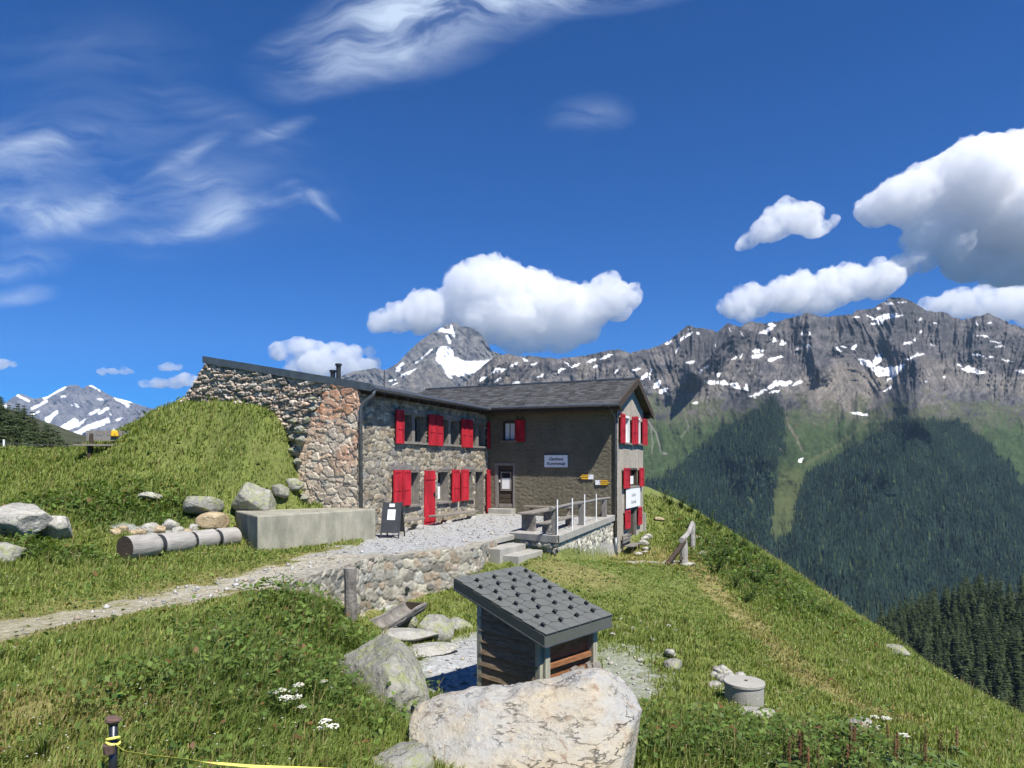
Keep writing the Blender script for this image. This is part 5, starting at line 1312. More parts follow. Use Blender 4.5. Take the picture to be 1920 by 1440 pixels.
SNOW1 = [(1610, 675, 1640, 686, 6), (1636, 690, 1660, 702, 8), (1640, 684, 1652, 664, 6), (1654, 700, 1682, 690, 7), (1660, 704, 1698, 682, 4), (1662, 716, 1690, 692, 3), (1655, 733, 1672, 726, 2.5), (1597, 772, 1628, 779, 3), (1690, 677, 1734, 662, 2),
         (1632, 600, 1682, 588, 4), (1640, 606, 1670, 592, 4), (1634, 607, 1656, 604, 2.5), (1660, 597, 1698, 590, 2.5), (1662, 567, 1676, 570, 2), (1640, 580, 1654, 578, 2), (1684, 566, 1700, 567, 1.5), (1598, 594, 1612, 592, 2), (1622, 593, 1640, 596, 2),
         (1722, 599, 1728, 600, 2.5), (1725, 620, 1729, 624, 3), (1752, 605, 1760, 607, 1.5), (1712, 637, 1716, 637, 2), (1690, 646, 1712, 643, 2.5), (1740, 646, 1752, 648, 2), (1564, 650, 1580, 658, 2.5), (1576, 651, 1590, 650, 2), (1596, 655, 1606, 648, 3),
         (1825, 631, 1858, 632, 1.8), (1852, 640, 1880, 643, 1.8), (1866, 650, 1884, 648, 1.8), (1824, 665, 1848, 668, 2.5), (1846, 672, 1866, 668, 1.8), (1800, 691, 1850, 699, 4), (1806, 688, 1820, 688, 4), (1794, 684, 1800, 687, 2), (1766, 706, 1776, 706, 2), (1905, 695, 1940, 700, 4), (1880, 675, 1900, 680, 2), (1831, 600, 1834, 612, 2), (1849, 608, 1860, 604, 1.6),
         (1320, 715, 1345, 718, 4), (1342, 716, 1368, 720, 5), (1368, 720, 1390, 728, 5), (1398, 718, 1402, 734, 4), (1404, 744, 1440, 730, 3.5), (1440, 730, 1458, 712, 4), (1450, 722, 1488, 716, 4), (1486, 722, 1508, 714, 2.5), (1440, 738, 1462, 732, 2.5), (1412, 744, 1420, 746, 2), (1342, 704, 1354, 698, 3.5),
         (1410, 660, 1432, 656, 3.5), (1408, 670, 1430, 666, 3.5), (1435, 676, 1470, 668, 3.5), (1424, 626, 1450, 612, 4), (1440, 610, 1456, 608, 3), (1370, 676, 1386, 666, 2), (1388, 672, 1394, 662, 2), (1450, 642, 1454, 634, 3), (1460, 644, 1476, 642, 4), (1516, 624, 1519, 627, 4), (1514, 652, 1518, 648, 4), (1494, 656, 1500, 650, 1.8), (1500, 630, 1506, 622, 1.8),
         (1284, 632, 1300, 622, 2.5), (1276, 638, 1282, 630, 2), (1306, 623, 1310, 625, 2.5), (1246, 645, 1258, 638, 2.5), (1288, 620, 1298, 616, 1.5), (1265, 665, 1275, 650, 1.6), (1286, 682, 1302, 678, 2), (1216, 714, 1222, 690, 1.8), (1225, 728, 1238, 714, 5), (1234, 738, 1252, 728, 5), (1200, 712, 1214, 700, 4), (1186, 695, 1202, 690, 2.5), (1296, 757, 1312, 755, 2),
         (1366, 613, 1372, 624, 1.3), (1388, 622, 1394, 632, 1.3), (1340, 650, 1344, 642, 1.3), (1320, 690, 1330, 686, 3), (1310, 698, 1318, 692, 3), (1495, 866, 1506, 862, 2.5), (1500, 864, 1508, 858, 2), (1730, 714, 1740, 716, 1.5),
         (920, 700, 950, 690, 3), (955, 690, 970, 680, 3), (900, 715, 915, 705, 3), (925, 716, 940, 708, 2.5), (990, 688, 1010, 678, 2), (1040, 700, 1060, 690, 2.5), (1070, 690, 1090, 680, 2.5), (1100, 680, 1118, 674, 3), (1125, 674, 1148, 664, 3), (1110, 690, 1125, 684, 2), (1150, 700, 1160, 690, 2), (1060, 676, 1070, 690, 1.5), (960, 720, 975, 715, 3), (1005, 708, 1020, 700, 2.5), (980, 672, 992, 676, 2)]
SPURS1 = [((1690, 560), (1665, 640), 16, 130), ((1690, 655), (1730, 690), 26, 120), ((1715, 680), (1722, 790), 34, 210), ((1722, 790), (1660, 900), 70, 240), ((1660, 900), (1560, 1080), 110, 230), ((1722, 790), (1840, 960), 110, 200),
          ((1515, 590), (1530, 690), 26, 150), ((1385, 612), (1300, 700), 22, 200), ((1300, 700), (1255, 740), 20, 110), ((1287, 613), (1265, 680), 14, 80), ((1454, 742), (1440, 860), 60, 240), ((1454, 742), (1345, 830), 46, 160), ((1440, 860), (1400, 1000), 80, 180),
          ((1600, 590), (1570, 650), 16, 90), ((1850, 590), (1830, 660), 24, 110), ((1770, 590), (1760, 650), 18, 80), ((1160, 655), (1130, 720), 18, 80), ((1040, 672), (1010, 730), 16, 70), ((947, 663), (880, 740), 24, 140), ((1455, 604), (1430, 640), 12, 60)]
def massif():
    us = np.arange(560, 2201, 1.45); nv = 420; q = np.linspace(0, 1, nv) ** 1.0
    S = polyval(SKY1, us) + fbm2(us / 13, us * 0, 4, 60) * 5.5
    U = np.repeat(us[None], nv, 0); V = S[None] + (1290 - S)[None] * q[:, None]
    bot = 1290
    t = (V - 560) / (bot - 560); tl = q[:, None] + 0 * U
    Y = 3750 - 2330 * np.clip(t, 0, 1) ** .9 + 140 * fbm2(U / 260, V / 200, 3, 61)
    Y = Y + (1 - sstep(0, .03, tl)) * 60                                    # crest rolls over
    for a, b, w, h in SPURS1:
        d, s = seg_d(U + fbm2(U / 40, V / 40, 3, 62) * 14, V + fbm2(U / 40 + 7, V / 40, 3, 63) * 10, a, b)
        Y = Y - h * (1.3 if a[1] < 650 else .85) * np.maximum(0, 1 - d / w / 1.5) ** 1.15
    wU = U + 16 * fbm2(U / 60, V / 60, 3, 64); sl = (V - 560)
    rock = sstep(775, 690, V + 30 * fbm2(U / 70, V / 70, 3, 65))
    fan = .5 * np.sin(U / 70.) + .35 * np.sin(U / 31. + 2)          # gullies fan out below the crests
    gu = wU + fan * (V - 600) * .55
    gul = fbm2(gu / 30, V / 150, 5, 66, True); gul2 = fbm2(gu / 11, V / 60, 4, 67, True)
    Y = Y - rock * (88 * gul + 44 * gul2) - (1 - rock) * (46 * fbm2(wU / 46, V / 120, 5, 68, True)) - 14 * fbm2(U / 8, V / 9, 3, 69, True) * (.5 + rock)
    X = (U - UC) / FPX * Y; Z = (VH - V) / FPX * Y
    # ---- surface cover
    n1 = fbm2(U / 40, V / 22, 5, 70); n2 = fbm2(U / 9, V / 6, 4, 71); n3 = fbm2((U + .6 * V) / 10, (V - .2 * U) / 46, 4, 72)
    c_rock = np.array([.2, .192, .188]); c_rock2 = np.array([.095, .095, .1]); c_scree = np.array([.25, .232, .205]); c_alp = np.array([.105, .12, .06]); c_grass = np.array([.062, .1, .036]); c_for = np.array([.018, .03, .017])
    k = sstep(-.25, .3, n1 + .6 * n2)[..., None]
    c = c_rock2 * (1 - k) + c_rock * k
    scz = sstep(640, 705, V + 40 * n1 + 26 * n2) * sstep(-.25, .25, -gul * .6 + n1 + .25)
    c = c + (c_scree * (1 + .3 * n2)[..., None] - c) * (scz * .9)[..., None]
    for P_, amt in (([(1560, 690), (1590, 678), (1640, 700), (1668, 700), (1652, 740), (1625, 785), (1560, 785), (1520, 740)], .9), ([(1500, 715), (1540, 700), (1560, 740), (1530, 770), (1490, 745)], .7), ([(1722, 665), (1760, 675), (1800, 700), (1880, 720), (1940, 690), (1960, 740), (1880, 740), (1800, 725), (1735, 720)], .65), ([(1722, 745), (1770, 755), (1805, 775), (1770, 782), (1700, 785)], .9),
                    ([(1300, 740), (1330, 735), (1350, 775), (1320, 800), (1270, 790)], .6), ([(1470, 800), (1500, 790), (1530, 830), (1500, 850), (1470, 830)], .6), ([(1445, 990), (1450, 1000), (1440, 1090), (1400, 1080), (1420, 1000)], .6)):
        m = sstep(-14, 12, poly_sd(U, V, P_) + 16 * n2 + 10 * n3) * amt; c = c + (c_scree * np.array([1.0, .98, .95]) * (1 + .22 * n3)[..., None] - c) * m[..., None]
    # dark outcrops on the spurs, flank and cloud shade painted dark below the crest, and fall line streaks of scree and turf
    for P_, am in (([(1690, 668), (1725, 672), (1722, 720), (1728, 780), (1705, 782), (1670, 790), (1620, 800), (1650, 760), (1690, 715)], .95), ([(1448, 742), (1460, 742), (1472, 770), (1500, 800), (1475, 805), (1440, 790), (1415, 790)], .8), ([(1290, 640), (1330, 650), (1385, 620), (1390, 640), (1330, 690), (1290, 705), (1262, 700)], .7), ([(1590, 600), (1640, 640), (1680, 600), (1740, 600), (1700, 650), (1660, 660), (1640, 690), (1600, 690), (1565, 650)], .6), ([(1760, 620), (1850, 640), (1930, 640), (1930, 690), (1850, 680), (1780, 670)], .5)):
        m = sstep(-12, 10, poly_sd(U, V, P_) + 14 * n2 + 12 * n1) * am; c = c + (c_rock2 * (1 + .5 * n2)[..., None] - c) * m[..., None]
    st1 = fbm2((U + .75 * V) / 7, (V - .75 * U) / 60, 4, 173); st2 = fbm2((U - .55 * V) / 7, (V + .55 * U) / 60, 4, 174)
    st = np.where(fbm2(U / 120, V / 120, 2, 175) > 0, st1, st2) * sstep(655, 700, V) * sstep(900, 800, V)
    c = c * (1 + 1.1 * st)[..., None].clip(.4, 1.9)
    n4 = fbm2(U / 3.4, V / 2.8, 3, 77)
    alp = sstep(.0, .22, (V - 752) / 85 + n1 * 1.1 + st * .9 + n2 * .35) * sstep(650, 690, V)
    c = c * (1 + .8 * n4)[..., None]
    c = c + (c_alp * (1 + .7 * n2 + .7 * n4)[..., None] - c) * (alp * .85)[..., None]
    gr = sstep(.0, .25, (V - 785) / 90 + n1 * .8 + st * .8 + n2 * .3)
    c = c + (c_grass * (1 + .7 * n2 + .8 * st + .7 * n4)[..., None].clip(.35, 2) - c) * (gr * .9)[..., None]
    # pale stream beds and rock falls in the forest
    for (pts, w, cc, am) in (([(1215, 790), (1232, 815), (1240, 850), (1250, 850)], 2.2, (.3, .29, .26), .8), ([(1220, 800), (1225, 830), (1222, 850)], 1.6, (.28, .27, .24), .7), ([(1285, 780), (1290, 800), (1278, 820)], 1.6, (.26, .25, .22), .6),
                             ([(1440, 815), (1452, 835), (1462, 842)], 4, (.3, .25, .2), .8), ([(1720, 790), (1716, 820), (1718, 850)], 2.5, (.3, .29, .27), .7), ([(1846, 960), (1848, 1010), (1840, 1060), (1838, 1110)], 2.5, (.3, .3, .28), .7), ([(1470, 760), (1480, 800), (1505, 845)], 3, (.3, .26, .2), .5), ([(1690, 770), (1620, 830), (1550, 880)], 5, (.15, .16, .07), .6), ([(1660, 760), (1580, 830), (1510, 870)], 4, (.17, .17, .08), .5)):
        d = np.full(U.shape, 1e9)
        for a, b in zip(pts[:-1], pts[1:]): d = np.minimum(d, seg_d(U + 5 * n1, V + 4 * n2, a, b)[0])
        m = sstep(w, w * .3, d + n2 * w) * am; c = c + (np.array(cc) - c) * m[..., None]
    fmask = np.zeros(U.shape)
    for P_ in FOREST: fmask = np.maximum(fmask, sstep(-16, 10, poly_sd(U, V, P_) + 26 * n1 + 12 * n2))
    fmask = np.maximum(fmask, sstep(885, 960, V + 40 * n1) * (1 - sstep(26, 12, np.abs(U - 1470 + (V - 930) * .18)) * sstep(1060, 980, V)) * .9)
    gully = sstep(30, 16, np.abs(U - 1475 + (V - 930) * .16) + 14 * n2) * sstep(860, 900, V) * sstep(1040, 970, V)
    clear = sstep(14, 4, np.hypot((U - 1405), (V - 938) * 1.5) + 10 * n2)
    fmask = fmask * (1 - gully * .8) * (1 - clear)
    fm = np.clip(fmask, 0, 1)
    c = c + (c_for * (1 + .4 * n2)[..., None] - c) * (fm * .95)[..., None]
    c = c + (np.array([.115, .135, .05]) - c) * np.maximum(gully, clear)[..., None] * .8
    sn = np.full(U.shape, -99.)
    sU = U + 9 * fbm2(U / 14, V / 12, 3, 76); sV = V + 6 * fbm2(U / 14 + 9, V / 12, 3, 77)
    for (u0, v0, u1, v1, w) in SNOW1:
        d, tq = seg_d(sU, sV, (u0, v0), (u1, v1)); sn = np.maximum(sn, w * 1.25 * (1 - .75 * np.abs(2 * tq - 1) ** 2) - d)
    sn = sn + 2.6 * fbm2(U / 5, V / 3.5, 3, 75)
    snow = sstep(.3, 1.7, sn)
    c = c + (np.array([.86, .87, .89]) - c) * snow[..., None]
    Mm = mat('mountain_surface', (1, 1, 1), .95, var=.25, scale=.02, attr=True, detail=8, spec=.05)
    c = np.where(snow[..., None] > .3, c, c * np.array([.62, .6, .6]))
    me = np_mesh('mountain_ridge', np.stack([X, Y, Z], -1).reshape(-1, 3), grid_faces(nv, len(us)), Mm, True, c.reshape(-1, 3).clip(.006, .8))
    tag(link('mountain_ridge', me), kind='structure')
    return U, V, X, Y, Z, fm
MU, MV, MX, MY, MZ, MF = massif()

def far_forest():
    """the wooded flank: spruces about 20 m tall, one mass"""
    r = np.random.RandomState(5)
    nv, nu = MU.shape
    need = 68000; got = []
    i = r.randint(0, nv - 1, need * 9); j = r.randint(0, nu - 1, need * 9)
    ok = (MF[i, j] * (1 + .55 * fbm2(MU[i, j] / 22, MV[i, j] / 16, 4, 203)) > .3 + r.uniform(0, .5, len(i))) & (MU[i, j] > 1150) & (MU[i, j] < 2150) & (MV[i, j] < 1230)
    i, j = i[ok][:need], j[ok][:need]; n = len(i)
    x, y, z = MX[i, j], MY[i, j], MZ[i, j]
    h = np.clip(r.lognormal(2.8, .33, n), 7, 34) * np.interp(MV[i, j], [760, 900], [.6, 1]); w = h * r.uniform(.13, .2, n)
    k = 6; th = np.arange(k) * 2 * math.pi / k
    ring = np.stack([np.cos(th), np.sin(th)], 1)
    V = []; base = []
    rot = r.uniform(0, 6, n)
    cs, sn = np.cos(rot), np.sin(rot)
    rx = ring[None, :, 0] * cs[:, None] - ring[None, :, 1] * sn[:, None]; ry = ring[None, :, 0] * sn[:, None] + ring[None, :, 1] * cs[:, None]
    jit = r.uniform(.7, 1.25, (n, k))
    def tier(zf0, zf1, wf):
        a = np.stack([x[:, None] + rx * (w * wf)[:, None] * jit, y[:, None] + ry * (w * wf)[:, None] * jit, (z + h * zf0)[:, None] + 0 * rx], -1)
        t = np.stack([x, y, z + h * zf1], -1)[:, None]
        return np.concatenate([a, t], 1)
    T1 = tier(.03, .62, 1.0); T2 = tier(.4, 1.0, .66)
    VV = np.concatenate([T1, T2], 1).reshape(-1, 3)
    f = np.array([[q, (q + 1) % k, k] for q in range(k)] + [[k + 1 + q, k + 1 + (q + 1) % k, 2 * k + 1] for q in range(k)])
    F = (f[None] + (np.arange(n) * (2 * k + 2))[:, None, None]).reshape(-1, 3)
    tint = r.uniform(.65, 1.5, n); pale = (r.uniform(size=n) < .1)
    tint = tint * (1 + 1.1 * fbm2(MU[i, j] / 34, MV[i, j] / 34, 4, 201)).clip(.35, 1.9)
    c = np.where(pale[:, None], np.array([.036, .05, .02]), np.array([.013, .025, .018])) * tint[:, None]
    C = np.repeat(c, 2 * k + 2, 0)
    me = np_mesh('forest', VV, F, mat('far_spruce', (1, 1, 1), .95, var=.2, scale=.05, attr=True, spec=.05), False, C)
    tag(link('forest', me), 'dense dark spruce forest covering the far mountain flank', 'forest', kind='stuff')
far_forest()

def peak(name, sky, Yc, depth, v_bot, snow, seed, c1, c2, thr=0, us0=None, gscale=1.0, u_step=1.5):
    us = np.arange(sky[0][0], sky[-1][0], u_step); nv = 170
    S = polyval(sky, us) + fbm2(us / 10, us * 0, 3, seed) * 2.0
    q = np.linspace(0, 1, nv); U = np.repeat(us[None], nv, 0); V = S[None] + (v_bot - S)[None] * q[:, None]
    t = (V - S.min()) / (v_bot - S.min())
    Y = Yc - depth * np.clip(t, 0, 1) ** .9
    wU = U + 10 * fbm2(U / 40, V / 40, 3, seed + 1)
    Y = Y - depth * .09 * gscale * fbm2((wU + .5 * (V - 600)) / 34, V / 50, 5, seed + 2, True) - depth * .035 * gscale * fbm2((wU - .6 * V) / 12, V / 22, 4, seed + 3, True)
    X = (U - UC) / FPX * Y; Z = (VH - V) / FPX * Y
    n1 = fbm2(U / 30, V / 18, 4, seed + 4); n2 = fbm2(U / 7, V / 5, 4, seed + 5)
    k = sstep(-.3, .3, n1 + .6 * n2)[..., None]; c = np.array(c1) * (1 - k) + np.array(c2) * k
    sn = np.full(U.shape, -9.)
    for s in snow:
        if len(s) == 5: d, _ = seg_d(U, V, s[:2], s[2:4]); sn = np.maximum(sn, s[4] * 1.1 - d)
        else: sn = np.maximum(sn, poly_sd(U, V, s[0]))
    sn = sn + 3.6 * fbm2(U / 8, V / 6, 3, seed + 6)
    c = c + (np.array([.86, .87, .9]) - c) * sstep(.2, 1.8, sn)[..., None]
    me = np_mesh(name, np.stack([X, Y, Z], -1).reshape(-1, 3), grid_faces(nv, len(us)), bpy.data.materials['mountain_surface'], True, c.reshape(-1, 3).clip(.01, .9))
    return tag(link(name, me), kind='structure')
SKY2 = [(560, 800), (610, 745), (640, 705), (660, 697), (690, 692), (703, 690), (720, 694), (735, 688), (748, 678), (765, 660), (785, 641), (800, 630), (815, 621), (832, 612), (846, 605), (856, 606), (864, 612), (880, 613), (896, 620), (908, 634), (916, 648), (922, 658), (940, 664), (965, 680), (1000, 720), (1040, 770)]
SNOW2 = [([(822, 650), (838, 648), (850, 655), (852, 668), (870, 676), (900, 676), (925, 672), (925, 690), (880, 694), (868, 706), (850, 704), (838, 706), (830, 690), (816, 676), (818, 664)],), (826, 618, 846, 622, 4), (838, 630, 843, 642, 3), (846, 612, 852, 630, 3), (745, 690, 755, 682, 3), (755, 704, 785, 692, 3.5), (742, 696, 750, 692, 2.5), (795, 668, 810, 655, 2), (860, 700, 900, 688, 7), (834, 706, 846, 708, 3), (780, 680, 800, 664, 2), (730, 714, 742, 712, 2)]
peak('snowy_peak', SKY2, 6900, 1500, 860, SNOW2, 81, (.07, .07, .076), (.165, .155, .145))
SKY2b = [(600, 800), (700, 745), (745, 716), (770, 700), (790, 684), (803, 674), (815, 684), (830, 698), (845, 712), (860, 730), (880, 760), (940, 830)]
peak('rocky_foothill', SKY2b, 5900, 700, 860, [(752, 702, 768, 694, 2.5), (735, 722, 745, 718, 2)], 91, (.085, .08, .078), (.17, .155, .135))
SKY3 = [(-300, 700), (-200, 735), (-100, 742), (-40, 735), (0, 762), (14, 752), (30, 741), (38, 738), (50, 742), (64, 748), (76, 746), (90, 743), (104, 734), (118, 726), (132, 722), (146, 722), (155, 729), (163, 723), (172, 722), (186, 730), (200, 738), (216, 746), (235, 750), (252, 756), (270, 762), (300, 770), (340, 780), (420, 800), (520, 830)]
SNOW3 = [(34, 742, 54, 752, 3), (84, 746, 122, 726, 3.5), (60, 766, 88, 752, 3), (60, 778, 72, 772, 2.5), (88, 785, 106, 774, 4), (80, 800, 95, 785, 4), (170, 723, 186, 731, 2.5), (218, 746, 240, 760, 4), (225, 748, 265, 756, 3), ([(120, 794), (140, 782), (150, 790), (168, 780), (150, 800), (130, 806), (110, 815), (105, 806)],), ([(155, 800), (180, 790), (205, 782), (208, 792), (190, 800), (170, 806), (150, 815), (140, 812)],), (168, 777, 186, 768, 3), (186, 775, 202, 766, 3), (200, 766, 208, 778, 1.5), (218, 788, 230, 783, 2.5), (116, 744, 122, 744, 2), (182, 748, 194, 750, 1.8), (135, 760, 150, 763, 1.5), (110, 820, 150, 812, 5), (0, 766, 10, 762, 4), (140, 757, 145, 760, 2)]
peak('distant_snow_range', SKY3, 9800, 2300, 872, SNOW3, 101, (.1, .1, .12), (.16, .155, .165), gscale=1.0)

# ---------------------------------------------------------------- conifers: trunk and ragged layered crown
def conifer_meshes(seed, dens=1.0):
    r = np.random.RandomState(seed); V = []; F = []; C = []; b = 0
    H = 1.0; nl = 17
    for l in range(nl):
        z = .12 + .86 * (l / (nl - 1)) ** .95; Rl = .21 * (1 - z) ** .8 * r.uniform(.75, 1.2) + .012
        nb = max(4, int((5 + 8 * (1 - z)) * dens))
        for k in range(nb):
            th = 2 * math.pi * (k + r.uniform(-.4, .4)) / nb + l * 1.7; Lb = Rl * r.uniform(.55, 1.2)
            if r.uniform() < .1: continue
            d = np.array([math.cos(th), math.sin(th), 0]); s = np.array([-d[1], d[0], 0]); droop = r.uniform(-.5, -.05)
            tone = r.uniform(.6, 1.5)
            # a frond: several small ragged blades along the branch
            for q in range(5):
                f0 = .15 + .17 * q; p = d * Lb * f0 + np.array([0, 0, z + droop * Lb * f0 ** 1.5 + r.uniform(-.008, .008)])
                w = .042 * (1.15 - f0) * r.uniform(.7, 1.4) + .006; ln = Lb * .3
                for sg in (-1, 1):
                    tip = p + d * ln * .75 + s * sg * w * 1.3 + np.array([0, 0, r.uniform(-.028, .004)])
                    V += [p + s * sg * -.1 * w + np.array([0, 0, .006]), p + d * ln * .9 + np.array([0, 0, -.004]), tip]; F.append([b, b + 1, b + 2]); b += 3
                    C += [np.array([.05, .07, .027]) * tone * r.uniform(.8, 1.25)] * 3
    V += [np.array([.008, 0, .9]), np.array([-.008, 0, .9]), np.array([0, 0, 1.02]), np.array([0, .008, .9]), np.array([0, -.008, .9]), np.array([0, 0, 1.03])]; F += [[b, b + 1, b + 2], [b + 3, b + 4, b + 5]]; C += [np.array([.03, .05, .02])] * 6
    crown = np_mesh('crown', np.array(V), np.array(F), M['needles'], False, np.array(C))
    t = MB(); t.tube([(0, 0, -.05), (0, 0, .4), (0, 0, .92)], [.016, .011, .003], 7)
    tm = bpy.data.meshes.new('trunk'); tm.from_pydata(t.v, [], t.f); tm.materials.append(M['bark'])
    return crown, tm
M['needles'] = leaf_mat('conifer_needles', .18, .7); M['bark'] = mat('bark', (.11, .08, .06), .9, col2=(.18, .14, .11), scale=12, bump=.8)
CON = [conifer_meshes(200 + i) for i in range(4)]
def conifer(loc, h, wd, k, label, group, rz=0):
    t = thing('conifer_tree', tuple(loc), label, 'tree', group, rz); t.scale = (h * wd, h * wd, h)
    link('crown', CON[k][0], t); link('trunk', CON[k][1], t); return t
# wood on the spur to the right
def spur(x, y):
    # a shoulder of the hill across a side gully, falling to the left and towards the valley
    return -96 + (x - 330) * .33 - (y - 430) * .10 - 7 * np.cos((y - 430) / 60) + 5 * fbm2(x / 60, y / 60, 3, 111)
def wood_right():
    xs = np.linspace(90, 560, 120); ys = np.linspace(200, 760, 120); X, Y = np.meshgrid(xs, ys)
    Z = spur(X, Y); Z = Z - sstep(470, 760, Y) * 110 - sstep(330, 200, Y) * 26
    me = np_mesh('wooded_spur', np.stack([X, Y, Z], -1).reshape(-1, 3), grid_faces(120, 120), mat('forest_floor', (.05, .055, .028), .95, var=.4, scale=.2), True)
    tag(link('wooded_spur', me), kind='structure')
    r = random.Random(21); n = 0; pts = []; tries = 0; sun_ = 0
    tries = 0
    while n < 300 and tries < 9000:
        tries += 1
        y = 250 * (560 / 250) ** r.random(); u = r.uniform(1640, 1990); x = (u - UC) / FPX * y
        z = float(spur(np.array([x]), np.array([y]))[0] - sstep(470, 760, y) * 110 - sstep(330, 200, y) * 26)
        if any((x - a) ** 2 + (y - b) ** 2 < 26 for a, b in pts): continue
        v = VH - z / y * FPX
        top = VH - (z + 20) / y * FPX
        if v > 1560 or top < 1085 or top > np.interp(u, [1640, 1700, 1800, 1930], [1190, 1215, 1260, 1340]): continue
        pts.append((x, y)); n += 1
        conifer((x, y, z - .5), r.uniform(17, 26), r.uniform(.85, 1.2), r.randrange(4), 'dark conifer in the sunlit wood beyond the right slope', 'conifers in the wood beyond the right slope', r.uniform(0, 6))
wood_right()
def wood_left():
    def hz(x, y): return -6 + (-(x + 92)) * .34 - (y - 140) * .05 + 2 * fbm2(x / 20, y / 20, 3, 113)
    xs = np.linspace(-230, -70, 60); ys = np.linspace(90, 260, 60); X, Y = np.meshgrid(xs, ys); Z = hz(X, Y) - sstep(115, 90, Y) * 20
    me = np_mesh('wooded_hillside', np.stack([X, Y, Z], -1).reshape(-1, 3), grid_faces(60, 60), bpy.data.materials['forest_floor'], True)
    tag(link('wooded_hillside', me), kind='structure')
    r = random.Random(31); pts = []; n = 0; tries = 0
    while n < 85 and tries < 6000:
        tries += 1
        y = r.uniform(112, 190); u = r.uniform(-140, 150); x = (u - UC) / FPX * y; z = float(hz(np.array([x]), np.array([y]))[0])
        sky_v = np.interp(u, [-140, -20, 0, 10, 22, 36, 50, 62, 75, 90, 105, 122, 150], [650, 715, 735, 750, 742, 756, 764, 774, 784, 796, 808, 818, 828])
        h = (VH - sky_v) / FPX * y - z
        if h < 1.3: continue
        h = min(h, 14) * r.uniform(.8, 1.05)
        if any((x - a) ** 2 + (y - b) ** 2 < 5 for a, b in pts): continue
        pts.append((x, y)); n += 1
        conifer((x, y, z - .3), h, r.uniform(1.0, 1.5), r.randrange(4), 'dark conifer on the hillside at the left picture edge', 'conifers on the left hillside', r.uniform(0, 6))
wood_left()

# ---------------------------------------------------------------- clouds: closed bodies of even, bright mist beyond the haze
CM = bpy.data.materials.new('cloud_mist'); CM.use_nodes = True
_n = CM.node_tree.nodes; _n.remove(_n['Principled BSDF'])
_v = _n.new('ShaderNodeVolumePrincipled'); _v.inputs['Color'].default_value = (1, 1, 1, 1); _v.inputs['Anisotropy'].default_value = .15
_tc = _n.new('ShaderNodeTexCoord'); _nz = _n.new('ShaderNodeTexNoise'); _nz.inputs['Scale'].default_value = .0055; _nz.inputs['Detail'].default_value = 6; _nz.inputs['Roughness'].default_value = .62
_mr = _n.new('ShaderNodeMapRange'); _mr.inputs[1].default_value = .355; _mr.inputs[2].default_value = .60; _mr.inputs[3].default_value = 0; _mr.inputs[4].default_value = .0075
CM.node_tree.links.new(_tc.outputs['Object'], _nz.inputs['Vector']); CM.node_tree.links.new(_nz.outputs['Fac'], _mr.inputs[0]); CM.node_tree.links.new(_mr.outputs[0], _v.inputs['Density'])
SC.cycles.volume_step_rate = .12; SC.cycles.volume_max_steps = 512
CM.node_tree.links.new(_v.outputs[0], _n['Material Output'].inputs['Volume'])
YC = 12500.0
